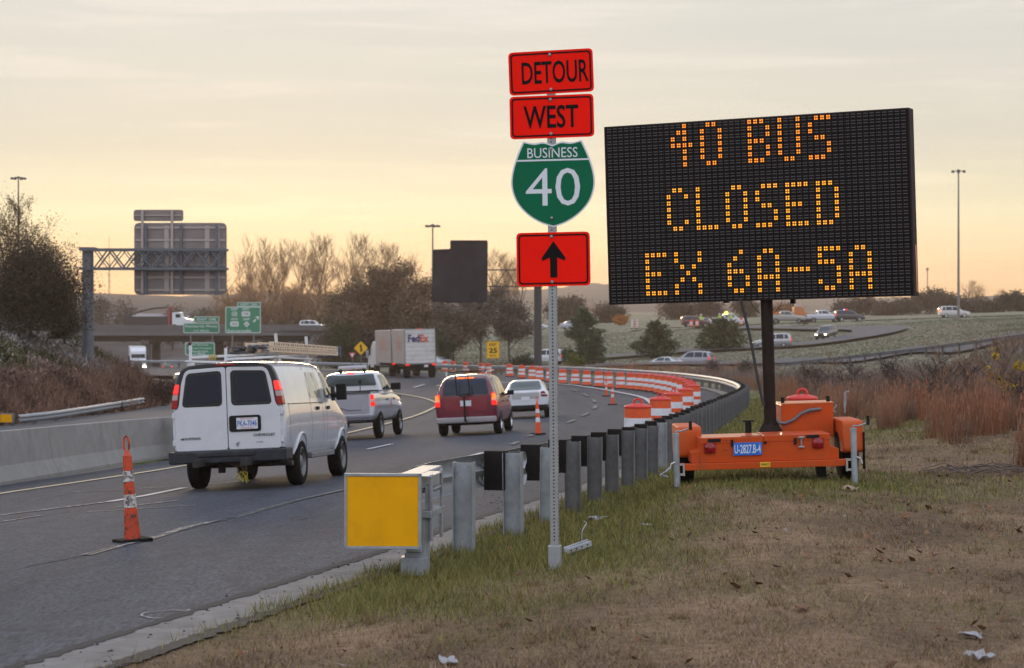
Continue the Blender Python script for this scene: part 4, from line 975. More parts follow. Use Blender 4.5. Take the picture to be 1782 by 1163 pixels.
# right and left flank
for ax in ('right', 'left'):
    g = MB()
    for pts in ([(.36,1.38),(.36,.75)], [(2.05,.50),(2.05,1.95),(2.12,2.0)], [(3.02,.48),(3.02,1.96)], [(3.30,.48),(3.30,1.93)], [(4.22,.5),(4.22,1.1)], [(.30,1.365),(3.0,1.365)]): VB.strip(g, ax, pts, .014, .004)
    g.build('door_seams', gasket, van)
    sidewin = M('window pane with painted sky cream', (.36,.34,.28), .08, coat=.4)  # cream base colour paints the sky reflection onto the panes
    for k_, poly in enumerate(([(2.12,1.45),(2.62,1.45),(2.62,1.90),(2.18,1.90)], [(2.68,1.45),(2.98,1.45),(2.98,1.90),(2.68,1.90)], [(3.36,1.45),(4.28,1.42),(3.98,1.80),(3.80,1.89),(3.36,1.91)])):
        g = MB(); VB.patch(g, ax, rpoly(poly if ax == 'right' else poly[::-1], .06), .006, 5); g.build('side_window', glass_lt if k_ == 2 else sidewin, van, 40)
    sx = 1 if ax == 'right' else -1
    for y0 in (2.55,3.44):
        h = VB.hit(ax, y0, 1.27); g = MB(); g.box((h[0].x+sx*.015, y0, 1.27),(.035,.16,.06)); g.build('door_handle', black_pl, van, bevel=.008)
    for yc in (1.22,4.65):   # flared lip round each wheel arch
        g = MB(); vs = []
        g2 = [(yc+.475*cos(q), .40+.475*sin(q)) for q in np.linspace(.02*pi, .98*pi, 15)]
        for (ya, za) in g2:
            h = VB.hit(ax, ya, za); 
            if h: vs.append((h[0].x+sx*.006, ya, za))
        g.tube(vs, .022, 8); g.build('arch_lip', white_paint, van, 60)
    g = MB(); hx = VB.hit(ax, 2.5, .9)[0].x
    g.box((hx-sx*.10, 2.9,.47),(.20,1.9,.10)); g.build('rocker', M('dusty rocker', (.16,.16,.165), .6, var=.3), van, bevel=.02)
    mr_ = MB(); hx = VB.hit(ax, 3.9, 1.5)[0].x; mr_.box((hx+sx*.20,3.98,1.54),(.18,.12,.29)); mr_.box((hx+sx*.06,4.0,1.48),(.16,.05,.08)); mr_.box((hx+sx*.02,4.08,1.52),(.03,.26,.26)); mr_.build('mirror', black_pl, van, bevel=.03)
g = MB(); VB.patch(g, 'front', rpoly([(-.70,1.40),(.70,1.40),(.66,1.93),(-.66,1.93)], .08), .006, 6); g.build('windscreen', glass_lt, van, 40)
for sg in (-1,1): g = MB(); VB.patch(g, 'front', rrect(sg*.66,.86,.34,.16,.03), .008, 3); g.build('headlight', lamp_clear, van, 40)
g = MB(); VB.patch(g, 'front', rrect(0,.86,.86,.2,.03), .007, 4); g.build('grille', black_pl, van, 40)
for x in (-.86,.86):
    for y in (1.22,4.65): wheel(van, x, y, .385, .25, M('dull steel wheel', (.20,.195,.19), .5, .5))
g = MB(); g.cyl((-.75,1.22,.40),(.75,1.22,.40),.07,n=10); g.lathe([(.16,-.1),(.16,.1)],12,(0,0,0),0,Matrix.Translation((0,1.22,.40)) @ Euler((0,pi/2,0)).to_matrix().to_4x4()); g.box((-.4,1.0,.47),(.08,3.4,.12)); g.box((.4,1.0,.47),(.08,3.4,.12)); g.box((-.2,.25,.40),(.1,.1,.24)); g.box((.02,.12,.42),(.5,.06,.07))
g.build('chassis', M('rusty chassis', (.03,.026,.024), .85, var=.4), van)
g = MB(); g.tube([(.25,2.0,.40),(.45,1.0,.40),(.62,.55,.40),(.96,.50,.395)], .045, 10); g.build('exhaust', M('brown exhaust', (.11,.09,.08), .6, .4), van, 50)
g = MB(); rr_ = random.Random(5)
for k in range(7):
    a = rr_.uniform(-.2,.5); pts = [(a,-.05+rr_.uniform(-.05,.05),.46)]
    for q in range(4): pts.append((pts[-1][0]*.55+.22*.45+rr_.uniform(-.06,.06), -.06+rr_.uniform(-.04,.04), pts[-1][2]-rr_.uniform(.03,.07)))
    g.tube(pts, .006, 5, 0)
for k in range(9):
    pts = [(.22+rr_.uniform(-.03,.05),-.06,.30)]
    for q in range(4): pts.append((pts[-1][0]+rr_.uniform(-.05,.05), -.06+rr_.uniform(-.03,.03), pts[-1][2]-rr_.uniform(.02,.055)))
    g.tube(pts, .009, 5, 1)
g.build('trailing_rope', [M('brown rope', (.17,.10,.06), .9), M('yellow rope', (.45,.36,.03), .8)], van)
rk = MB(); rt = 2.12
for yk in (.55, 2.9):
    for sg in (-1,1):
        rk.box((sg*.75,yk,rt+(.135 if sg < 0 else .185)),(.05,.035,.36 if sg < 0 else .46), 0, ry=sg*-.04); rk.box((sg*.75,yk,rt-.03),(.10,.16,.05))
    rk.box((0,yk,rt+.085),(1.50,.04,.04))
for sg in (-1,1): rk.box((sg*.76,1.75,rt+.02),(.04,2.9,.03))
rk = rk.build('roof_rack', M('white rack steel', (.62,.62,.62), .5, var=.15, dirt=(.35,.24,.12), dscale=6, damt=.7), van, bevel=.006)
g = MB(); g.box((-.75,.55,rt+.31),(.056,.04,.05)); g.box((-.75,2.9,rt+.31),(.056,.04,.05)); g.build('post_cap', M('dark red cap', (.08,.01,.012), .6), rk)
g = MB()
for k in range(5): g.tube([(-.42+k*.03,.52,rt+.12),(-.40+k*.03,.50,rt+.07),(-.44+k*.03,.53,rt+.03)], .008, 6)
g.build('strap', M('yellow strap', (.40,.30,.03), .8), rk)
VX, VY, VH = -4.23, 34.3, R_(7.0)
def put_local(t, y0, x, y, h, **k):       # place so that the local point (0,y0) sits at x,y
    place(t, x-sin(h)*y0, y-cos(h)*y0, h, **k)
put_local(van, 1.22, VX, VY, VH); van.scale = (.935,.93,.955)
# extension ladder lying along the rack (a thing of its own)
lad = thing('extension_ladder', 'tan fibreglass extension ladder lying on the roof rack of the white van', 'ladder')
fib = M('tan fibreglass', (.72,.54,.37), .6, var=.12, dirt=(.25,.2,.15), dscale=5); alu = M('ladder aluminium', (.30,.30,.31), .4, .6)
g = MB()
for x in (.56,.75,.37):
    for z in (0,.085): g.box((x, 2.1, z),(.03,4.9,.078), 0)
lr = g.build('side_rail', fib, lad, bevel=.006)
g = MB(); 
for k in range(15):
    for z in (.0,.085): g.cyl((.36,-.15+k*.305,z),(.77,-.15+k*.305,z),.014,n=8)
g.build('rung', alu, lad)
g = MB()
for k in range(30):
    for z, o_ in ((.010,0),(.095,.08)): g.box((.767,-.2+k*.155+o_,z),(.006,.030,.036))
g.build('rail_slots', M('slot shadow brown', (.10,.07,.05), .8), lr)
g = MB()
for x in (.36,.47,.58): g.cyl((x-.02,-.42,.05),(x-.02,.10,.04),.035,n=10)
g.box((.25,-.30,.03),(.10,.5,.07)); g.box((.3,-.32,-.03),(.30,.40,.04)); g.build('foot', M('dark ladder foot', (.09,.085,.09), .5, .4, var=.3), lad, bevel=.006)
g = MB(); g.box((.56,4.56,.04),(.47,.10,.18)); g.build('end_cap', M('blue end cap', (.03,.07,.14), .5), lad)
lm = van.matrix_basis @ Matrix.Translation((0,.25,rt+.138)) @ Euler((0,0,R_(-.6))).to_matrix().to_4x4(); lad.location = lm.translation; lad.rotation_euler = lm.to_euler()

# ---- generic cars built from sections
def make_car(name, label, cat, kind, paint, group=None, detail=True, lights=None, roof_rails=False):
    t = thing(name, label, cat, group=group)
    if kind == 'suv':
        S = [(0,.40,.80,1.04,1.08,.78,.86,.84,.74),(.03,.34,.80,1.05,1.42,.82,.885,.86,.72),(.22,.30,.78,1.06,1.66,.86,.905,.88,.66),(.7,.28,.78,1.06,1.73,.88,.91,.89,.66),(1.6,.28,.78,1.05,1.75,.88,.91,.89,.67),(2.5,.28,.78,1.04,1.72,.88,.91,.89,.66),
             (2.9,.28,.76,1.03,1.50,.88,.91,.89,.68),(3.3,.28,.74,1.02,1.12,.88,.91,.88,.74),(3.5,.28,.72,1.00,1.04,.88,.90,.87,.76),(4.2,.28,.68,.92,.97,.86,.87,.83,.70),(4.45,.32,.62,.82,.88,.80,.80,.76,.62),(4.52,.40,.60,.76,.80,.72,.72,.68,.56)]
        ar = [(.92,.34),(3.62,.34)]; wr = .345; rw = [(-.66,1.16),(.66,1.16),(.58,1.58),(-.58,1.58)]
        sw = [[(.28,1.12),(.78,1.12),(.78,1.62),(.45,1.60)],[(.86,1.12),(1.75,1.12),(1.75,1.64),(.86,1.64)],[(1.83,1.12),(2.92,1.10),(2.60,1.50),(2.35,1.62),(1.83,1.64)]]; ws = [(-.62,1.12),(.62,1.12),(.56,1.60),(-.56,1.60)]
        tl = (.80,1.02,.14,.36); hw = .905; pz = .92
    elif kind == 'sedan':
        S = [(0,.38,.66,.90,.96,.74,.82,.78,.64),(.05,.30,.66,.95,1.01,.80,.865,.82,.68),(.45,.26,.66,.98,1.05,.84,.88,.84,.68),(.75,.25,.66,.97,1.14,.85,.885,.85,.66),(1.15,.25,.66,.96,1.36,.86,.89,.86,.58),(1.7,.25,.66,.95,1.45,.86,.89,.86,.57),(2.4,.25,.66,.94,1.44,.86,.89,.86,.58),
             (2.85,.25,.65,.93,1.27,.86,.89,.86,.60),(3.3,.25,.64,.91,.98,.86,.89,.85,.68),(3.5,.25,.63,.89,.93,.86,.88,.84,.70),(4.15,.25,.60,.80,.85,.84,.85,.80,.66),(4.42,.30,.56,.70,.76,.78,.78,.72,.58),(4.5,.36,.54,.66,.70,.70,.70,.64,.5)]
        ar = [(.95,.30),(3.58,.30)]; wr = .315; rw = [(-.60,1.06),(.60,1.06),(.51,1.36),(-.51,1.36)]
        sw = [[(.95,1.02),(1.75,1.01),(1.75,1.37),(1.30,1.33)],[(1.83,1.01),(2.95,.99),(2.55,1.30),(2.35,1.37),(1.83,1.38)]]; ws = [(-.60,1.02),(.60,1.02),(.53,1.36),(-.53,1.36)]
        tl = (.70,.90,.24,.20); hw = .88; pz = .74
    elif kind == 'pickup':
        S = [(0,.55,.92,1.20,1.33,.86,.965,.965,.90),(.03,.50,.92,1.22,1.37,.92,.995,.985,.93),(.12,.48,.92,1.22,1.375,.92,1.0,.985,.94),(1.5,.45,.92,1.22,1.375,.92,1.0,.985,.94),(1.66,.45,.92,1.22,1.35,.92,1.0,.985,.93),(2.4,.45,.92,1.22,1.33,.92,1.0,.985,.93),(3.6,.45,.92,1.22,1.33,.92,1.0,.98,.92),
             (4.0,.45,.92,1.20,1.30,.92,1.0,.97,.88),(5.0,.45,.90,1.14,1.24,.92,.99,.95,.84),(5.42,.46,.86,1.06,1.16,.90,.96,.90,.80),(5.55,.48,.84,1.0,1.10,.88,.92,.86,.76),(5.60,.52,.80,.95,1.02,.84,.86,.80,.7)]
        CS = [(1.70,1.22,1.28,1.36,1.78,.90,.93,.92,.72),(1.72,1.20,1.28,1.36,1.86,.92,.945,.935,.74),(1.80,1.20,1.28,1.36,1.93,.92,.95,.94,.75),(2.2,1.20,1.28,1.36,1.97,.92,.95,.94,.76),(2.9,1.20,1.28,1.36,1.97,.92,.95,.94,.76),
              (3.25,1.20,1.28,1.36,1.90,.92,.95,.94,.75),(3.75,1.20,1.27,1.34,1.50,.92,.95,.93,.78),(3.98,1.20,1.25,1.30,1.34,.90,.93,.91,.80)]
        ar = [(1.12,.42),(4.60,.42)]; wr = .40; rw = None
        sw = [[(1.88,1.40),(2.35,1.40),(2.35,1.85),(1.98,1.84)],[(2.43,1.40),(3.60,1.40),(3.30,1.72),(3.12,1.84),(2.43,1.86)]]; ws = [(-.70,1.42),(.70,1.42),(.64,1.86),(-.64,1.86)]
        tl = (.92,1.12,.10,.34); hw = 1.0; pz = .66
    me = body_mesh(S, [paint, black_pl], ar, 2, wr+.06); link('body', me, t, 40); B = Body(me); BC = B
    if kind == 'pickup': mc = body_mesh(CS, [paint, paint], [], 2); link('cab', mc, t, 40); BC = Body(mc)
    g = MB()
    if kind == 'pickup':
        g = MB(); BC.patch(g, 'rear', rpoly([(-.78,1.55),(.78,1.55),(.69,1.87),(-.69,1.87)], .05), .020, 9); g.build('rear_window', glass_lt, t, 40)
        g = MB(); B.patch(g, 'top', rrect(0,.84,1.60,1.44,.06), .012, 8); g.build('bed', M('painted bed shade', (.015,.015,.017), .9, spec=.1), t, 40)  # dark patch on the closed body stands for shade in the bed
        g = MB(); g.box((0,1.60,1.385),(1.70,.06,.05)); g.box((-.93,.82,1.385),(.06,1.5,.03)); g.box((.93,.82,1.385),(.06,1.5,.03)); g.build('bed_rail_cap', black_pl, t)
        g = MB(); B.patch(g, 'rear', rrect(0,1.03,1.66,.56,.05), .016, 8); tg = g.build('tailgate', M('tailgate silver white', (.33,.32,.36), .3, .2, var=.05, coat=.3), t, 40)
        g = MB(); B.strip(g, 'rear', [(-.6,.86),(-.2,.86),(0,.93),(.2,.86),(.6,.86)], .02, .030); g.box((0,-.012,1.352),(1.78,.07,.05)); g.build('crease', M('crease grey', (.06,.06,.065), .5), tg)
    elif rw:
        B.patch(g, 'rear', rpoly(rw, .07), .030, 12); g.build('rear_window', glass_dk if kind == 'suv' else glass_lt, t, 40)
    for ax in ('right', 'left'):
        for poly in sw:
            g = MB(); BC.patch(g, ax, rpoly(poly if ax == 'right' else poly[::-1], .05), .010, 6); g.build('side_window', glass_lt if kind != 'suv' else glass_dk, t, 40)
        if detail:
            g = MB(); zlo, zhi = S[4][1]+.15, S[4][3]+(.08 if kind == 'pickup' else 0)
            xs = {'suv': (.82,1.79,2.95), 'sedan': (1.79,2.95), 'pickup': (2.39,3.62)}[kind]
            for y in xs: B.strip(g, ax, [(y, zlo),(y, zhi)], .012, .004)
            g.build('door_seams', gasket, t)
            sx = 1 if ax == 'right' else -1; y0 = {'suv':2.75,'sedan':2.7,'pickup':3.45}[kind]; z0 = S[6][3]+(.24 if kind == 'pickup' else .10); h = BC.hit(ax, y0, z0-.05)
            if h:
                g = MB(); big = 1.5 if kind == 'pickup' else 1; g.box((h[0].x+sx*(.13+.06*(big-1)), y0, z0+.02*big),(.2*big,.1,.14*big)); g.box((h[0].x+sx*.03,y0,z0-.03),(.1,.05,.05)); g.build('mirror', black_pl, t, bevel=.03)
            for y in [q-.18 for q in xs[-2:]]:
                h = B.hit(ax, y, S[6][3]-.10)
                if h: g = MB(); g.box((h[0].x+sx*.012,y,S[6][3]-.10),(.03,.16,.04)); g.build('door_handle', paint if kind != 'pickup' else black_pl, t, bevel=.008)
    g = MB(); BC.patch(g, 'front', rpoly(ws, .06), .010, 7); g.build('windscreen', glass_lt, t, 40)
    lights = lights or {}
    for sg in (-1, 1):
        x, z, w_, h_ = tl
        h = B.hit('rear', sg*(x-w_*.4), z); yb = h[0].y if h else .02; sw_ = [B.hit('right', yb+.15, q) for q in (z-h_/2, z+h_/2)]; x0_, x1_ = [(q[0].x if q else x+w_/2)+.006 for q in sw_]
        pl0 = [(x-w_/2, z-h_/2), (x0_, z-h_/2), (x1_, z+h_/2), (x-w_/2, z+h_/2)]; pl0 = pl0 if sg > 0 else [(-q, r_) for q, r_ in pl0][::-1]
        g = MB(); g.prism(rpoly(pl0, .03, 3), yb-.012, yb+.16); l_ = g.build('tail_light', lights.get('tail', lamp_off), t, 40, bevel=.012)
        if detail and lights.get('tail'):
            g = MB(); g.box((sg*x, yb-.012, z-h_*.02),(w_*.8,.02,h_*.2)); g.build('reverse_lamp', lamp_clear, l_, 40)
        zf = S[-2][3]-.06
        g = MB(); B.patch(g, 'front', rrect(sg*S[-2][6]*.74, zf-.05, .30, .13, .03), .008, 4); g.build('headlight', lights.get('head', lamp_clear), t, 40)
    g = MB(); B.patch(g, 'front', rrect(0, S[-2][3]-.12, .7, .16, .03), .007, 4); g.build('grille', black_pl, t, 40)
    if detail:
        zb = S[1][1]; bmpz = {'suv':.45,'sedan':.42,'pickup':.62}[kind]
        g = MB(); g.box((0,-.05,bmpz),(hw*1.9,.14,.17)); g.build('rear_bumper', {'suv': M('brushed bumper insert', (.30,.27,.28), .45, .3), 'sedan': black_pl, 'pickup': M('chrome bumper', (.16,.16,.18), .3, .8)}[kind], t, bevel=.04)
        h = B.hit('rear', 0, pz); yb = h[0].y if kind != 'pickup' else -.12
        g = MB(); g.box((0,yb-.012,pz),(.31,.012,.155)); g.build('licence_plate', MATS['plate white'], t)
    for x in (-1, 1):
        for a in ar: wheel(t, x*(hw-.115), a[0], wr, .22, chrome if kind != 'pickup' else rim_gray)
    return t, B
# dark red sport utility car with a bicycle rack
suv, B = make_car('sport_utility_car', 'dark red sport utility car with brake lights lit and an empty black bicycle rack', 'car', 'suv', red_paint, lights={'tail': lamp_on})
for sg in (-1,1):
    h = B.hit('rear', sg*.75, 1.05); g = MB(); g.box((sg*.81,h[0].y-.012,1.08),(.10,.03,.16)); g.build('lit_lamp', lamp_hot, suv, bevel=.01)
    g = MB(); hh = B.hit('rear', sg*.17, 1.61); g.box((sg*.13, hh[0].y-.02, 1.635),(.22,.05,.035)); g.build('brake_light', lamp_hot, suv)
    g = MB(); g.tube([(sg*.56,.35,1.70),(sg*.58,.45,1.80),(sg*.58,2.2,1.83),(sg*.57,2.5,1.73)], .022, 8); g.build('roof_rail', silver_paint, suv, 50)
g = MB(); g.box((0,.75,1.82),(1.15,.05,.03)); g.box((0,1.8,1.82),(1.15,.05,.03)); g.build('cross_bar', black_pl, suv)
g = MB(); g.tube([(0,-.02,.42),(0,-.28,.44),(0,-.30,.62),(0,-.30,1.12)], .03, 8); g.tube([(0,-.30,1.10),(-.18,-.32,1.16),(-.20,-.34,1.30),(-.22,-.34,1.72)], .016, 8); g.tube([(0,-.30,1.10),(.16,-.32,1.16),(.17,-.34,1.30),(.13,-.34,1.72)], .016, 8); g.tube([(-.06,-.32,1.16),(.16,-.34,1.19)], .018, 8); g.tube([(-.22,-.34,1.70),(-.26,-.2,1.74)],.016,8)
g.build('bicycle_rack', black_pl, suv, 50)
g = MB(); B.patch(g, 'rear', rrect(0,.90,1.22,.40,.08), .010, 8); g.build('tailgate_panel', M('dark red gate', (.20,.010,.025), .25, coat=.5), suv, 40)
put_local(suv, .92, -1.17, 61.0, R_(6.0))
# white pickup
pk, B = make_car('pickup_truck', 'white extended cab pickup with a light bar on its roof, just ahead of the van', 'pickup truck', 'pickup', white_paint, lights={'tail': lamp_on})
g = MB(); g.box((.02,2.05,2.10),(.82,.28,.10)); lb = g.build('light_bar', M('pale light bar', (.50,.50,.52), .3), pk, bevel=.03)
g = MB(); g.box((-.34,2.05,2.0),(.05,.2,.10)); g.box((.38,2.05,2.0),(.05,.2,.10)); g.box((0,1.90,1.99),(.8,.03,.05)); g.build('bracket', black_pl, lb)
g = MB(); g.box((0,1.78,1.925),(.22,.05,.05)); g.build('brake_light', lamp_on, pk)
g = MB(); g.cyl((.58,.06,1.36),(.585,.05,1.62),.012,n=6); g.lathe([(.03,0),(.05,.05),(.03,.1)],8,(.585,.05,1.62)); g.build('antenna', black_pl, pk)
g = MB()
h = B.hit('right', 2.95, .95); g.lathe([(.10,0),(.10,.004)],16,(0,0,0),0,Matrix.Translation((h[0].x+.003,2.95,.98)) @ Euler((0,pi/2,0)).to_matrix().to_4x4()); g.build('door_emblem', M('red emblem', (.45,.10,.08), .5), pk)
put_local(pk, 1.12, -4.75, 62.0, R_(6.0))
# white sedan ahead
sd_, B = make_car('sedan_car', 'white sedan ahead of the red car, partly behind the sign post', 'car', 'sedan', M('pearl white paint', (.62,.63,.66), .25, coat=.4), lights={'tail': M('dim red lens', (.20,.012,.02), .2)})
g = MB(); B.patch(g, 'rear', rrect(0,.86,1.02,.26,.05), .007, 5); g.build('boot_lid', M('silver boot', (.38,.37,.38), .35, .2), sd_, 40)
put_local(sd_, .95, .57, 80.0, R_(2.0))

# ---- delivery truck pulling two short box trailers
trk = thing('delivery_truck', 'white delivery truck pulling two box trailers with purple and orange lettering, turning left ahead', 'truck')
box_m = M('trailer white', (.60,.58,.56), .5, var=.12, vscale=1.5, dirt=(.30,.28,.26), dscale=1.2, damt=.5); purp = M('letter purple', (.035,.018,.13), .5); orng = M('letter orange', (.62,.10,.04), .5); fad = M('faded letter orange', (.50,.24,.19), .6); fadp = M('faded letter purple', (.34,.28,.36), .6)
def trailer(y0, x0, hd_, parent):
    T = Matrix.Translation((x0, y0, 0)) @ Euler((0,0,hd_)).to_matrix().to_4x4(); g = MB(); g.box((0,4.2,2.62),(2.58,8.4,2.88), 0, T); bx_ = g.build('box_trailer', box_m, parent, bevel=.03)
    g = MB(); g.box((0,.0,4.07),(2.6,.08,.08), 0, T); g.box((-1.27,-.01,2.6),(.06,.05,2.9),0,T); g.box((1.27,-.01,2.6),(.06,.05,2.9),0,T); g.box((0,-.01,1.17),(2.58,.06,.12),0,T)
    for k in range(7): g.box((0,-.004,1.5+k*.36),(2.4,.012,.014),0,T)
    g.build('door_frame', M('trailer frame grey', (.13,.125,.12), .6), bx_)
    g = MB()
    for k in range(11): g.box((-1.292,.4+k*.77,2.62),(.012,.04,2.8), 0, T)
    g.build('side_ribs', M('rib grey', (.42,.40,.38), .6), bx_)
    g = MB(); v, f = text2d('FedEx', 3.6, 1.25, .02)
    g.add([(-1.302, 4.2-a, 2.9+b) for a, b in v], [t_ for t_ in f], 0, T)
    g.build('side_lettering', [fad], bx_)
    g = MB(); g.box((-1.2925,4.2,2.62),(.006,8.3,2.8),0,T); g.build('side_panel', M('grimy side with painted warm light', (.40,.33,.28), .7, var=.15, vscale=1.2, dirt=(.25,.20,.17), dscale=.9), bx_)  # tan colour carries the warm light on this side, besides grime
    g = MB(); g.box((0,.12,.88),(2.3,.06,.55),0,T); g.build('mud_flap', rubber, bx_)
    g = MB(); g.box((0,.35,.75),(2.4,.12,.14),0,T); g.box((-.9,4.2,1.05),(.12,8,.2),0,T); g.box((.9,4.2,1.05),(.12,8,.2),0,T); g.box((0,.9,1.0),(2.2,.6,.3),0,T); g.build('undercarriage', black_pl, bx_)
    for x in (-1.05,1.05):
        g = MB(); g.lathe([(.0,-.28),(.3,-.28),(.5,-.24),(.52,.0),(.5,.24),(.3,.28),(.0,.28)],20,(0,0,0),0,T @ Matrix.Translation((x,1.0,.52)) @ Euler((0,pi/2,0)).to_matrix().to_4x4()); g.build('wheel', rubber, bx_, 40)
    for x in (-1.1,1.1):
        g = MB(); g.box((x,-.03,1.10),(.32,.05,.13),0,T); g.build('tail_light', lamp_on, bx_)
    return T, bx_
T1, b1 = trailer(0, 0, 0, trk)
g = MB(); add_text(g, 'Fed', .95, .62, -.52, -.045, 3.28, 0, .03); add_text(g, 'Ex', .72, .60, .36, -.045, 3.27, 1, .03); g.build('rear_lettering', [purp, orng], b1)
g = MB(); 
for x in (-.2,0,.2): g.box((x,-.045,4.06),(.09,.03,.05))
g.build('marker_light', lamp_on, b1)
g = MB(); g.box((.45,-.05,.98),(.32,.02,.17)); g.build('licence_plate', MATS['plate white'], b1)
T2, b2 = trailer(9.15, -.05, R_(3.0), trk)
T = Matrix.Translation((-.55, 18.5, 0)) @ Euler((0,0,R_(6))).to_matrix().to_4x4()
g = MB(); g.prism_x(rpoly([(0,.9),(0,3.0),(1.0,3.1),(1.9,2.6),(2.1,1.9),(3.2,1.7),(3.3,.7),(.2,.7)],.2), -1.15, 1.15, 0, T); cb = g.build('cab', box_m, trk, bevel=.05)
g = MB(); g.box((-1.5,1.9,1.9),(.28,.12,.7),0,T); g.box((1.5,1.9,1.9),(.28,.12,.7),0,T); g.build('mirror', chrome, cb, bevel=.04)
for x in (-1.0,1.0):
    for y in (.4,2.6):
        g = MB(); g.lathe([(.0,-.16),(.5,-.15),(.52,0),(.5,.15),(.0,.16)],20,(0,0,0),0,T @ Matrix.Translation((x,y,.52)) @ Euler((0,pi/2,0)).to_matrix().to_4x4()); g.build('wheel', rubber, cb, 40)
put_local(trk, .9, -7.65, 176.0, R_(-10.0))
# ------------------------------------------------------------------ distant traffic
def far_car(name, label, cat, kind, paint, px, Y, hdg, lights=None, py=None, group=None):
    t, B = make_car(name, label, cat, kind, paint, group, False, lights)
    x = (px-CX)*Y/F; place(t, x, Y, R_(hdg))
    if py is not None: t.location.z = CZ-(py-HY)*Y/F; t.rotation_euler = (0, 0, -R_(hdg))
    return t, B
def hwz(x, y): return float(par_val(near_poly([x], [y], HWY)[1], HWY[:,2])[0])+.06
def on_hwy(t, px, lane, hdg):
    # walk along the highway centre to the column, then shift across
    c_ = offset(HF, lane); cols = CX+F*c_[:,0]/np.maximum(c_[:,1], 1); k = np.argsort(cols); x = float(np.interp(px, cols[k], c_[k,0])); y = float(np.interp(px, cols[k], c_[k,1]))
    t.location = (x, y, hwz(x, y)); t.rotation_euler = (0, 0, -R_(hdg)); return t
def hcar(label, kind, paint, px, lane, hdg, lights=None, name=None, cat=None):
    nm = name or {'suv':'sport_utility_car','sedan':'sedan_car','pickup':'pickup_truck'}[kind]
    t, B = make_car(nm, label, cat or {'suv':'car','sedan':'car','pickup':'pickup truck'}[kind], kind, paint, 'vehicles on the far highway', False, lights); on_hwy(t, px, lane, hdg); return t, B
HON = {'head': head_on}
hcar('maroon car on the far highway, left of the white work pickup with the beacon', 'suv', maroon_paint, 1186, 3.5, 84, {'head': M('dim headlamp', (.9,.8,.7), .3, emit=(1,.7,.45), estr=2.5)})
hcar('white car half hidden behind the maroon car on the far highway', 'sedan', white_paint, 1203, -1, 84)
wp_, B = hcar('white work pickup with a lit yellow beacon, workers standing by it on the far highway', 'pickup', white_paint, 1240, -3.5, 88)
g = MB(); g.lathe([(.22,0),(.24,.2),(.1,.36),(0,.38)],10,(0,2.2,1.95)); g.build('beacon', M('lit yellow beacon', (.9,.8,.05), .3, emit=(1,.85,.05), estr=5), wp_)
hcar('white pickup parked on the far highway just right of the board mast', 'pickup', white_paint, 1402, -2, 90)
po, B = hcar('dark police car with blue roof lights on the far highway, right of the board mast', 'suv', dark_paint, 1453, 1.5, 90, {'tail': lamp_on})
for dy, c_ in ((-.35, blue_on), (.35, lamp_on)):
    g = MB(); g.box((dy, 1.6, 1.82),(.6,.4,.16)); g.build('roof_light', c_, po)
hcar('white sport utility car driving alone on the far highway at the right', 'suv', M('pale vehicle paint', (.58,.56,.54), .3, coat=.4), 1634, 2.5, 88, {'tail': lamp_hot})
hcar('white and blue car on the far highway, right beside the sign post', 'sedan', M('pale blue paint', (.40,.43,.50), .3, coat=.4), 975, 2, 82)
hcar('small white car on the far highway seen between the covered sign post and the trees', 'sedan', white_paint, 905, 3, 80)
hcar('dark car with a lit blue light on the far highway, behind the bare trees', 'sedan', dark_paint, 868, -2, 80)
o = MB(); o.box((0,0,0),(.5,.3,.4)); 
x_ = P(876,562,352); pl2 = thing('police_light', 'blue police car light on an added stand, seen through the bare trees', 'warning light', (x_.x, x_.y, hwz(x_.x, x_.y)))  # roof light of a police car, set on an added stand
o.build('lit_panel', blue_on, pl2, loc=(0,-2,x_.z-pl2.location.z)); g = MB(); g.cyl((0,-2,0),(0,-2,x_.z-pl2.location.z),.06); g.build('stand', black_pl, pl2)
hcar('white hatchback crossing the bridge at its right end', 'suv', white_paint, 522, 3, 95, {'head': lamp_off})
tn, B = hcar('tan pickup on the far highway, crossed by the board mast', 'pickup', tan_paint, 1338, 4.5, 100)
far_car('dark_car', 'dark car with lit headlights coming down the loop ramp', 'car', 'suv', dark_paint, 1447, 268, 205, HON)
far_car('sport_utility_car', 'pale grey car on the loop ramp below the dark car', 'car', 'suv', silver_paint, 1378, 249, -80, {'tail': lamp_on})
far_car('sport_utility_car', 'white sport utility car beyond the guardrail, just right of the sign post', 'car', 'suv', white_paint, 982, 236, -70, {'tail': lamp_on})
far_car('sport_utility_car', 'white car with a dark roof half hidden by red grass under the message board', 'car', 'suv', M('two tone grey', (.30,.31,.34), .3, coat=.4), 1240, 226, -65, {'tail': lamp_on}, py=640)
far_car('sedan_car', 'low white car in the red grass, just left of the dark roofed car', 'car', 'sedan', white_paint, 1188, 224, -60, {'tail': lamp_on}, py=645)
far_car('sedan_car', 'silver car beyond the right edge of the delivery truck', 'car', 'sedan', silver_paint, 781, 222, -58, None)
far_car('sedan_car', 'white sedan in the far lane left of the delivery truck, over the pickup', 'car', 'sedan', dark_paint, 566, 78, -4)
far_car('dark_car', 'dark car with lit amber lamp on the opposite road, half hidden by the van edge', 'car', 'suv', dark_paint, 318, 165, 168, {'head': amber_on}, py=688)
far_car('dark_car', 'small dark car with red tail lights under the bridge, left of the van', 'car', 'sedan', dark_paint, 291, 335, -9, {'tail': lamp_on})
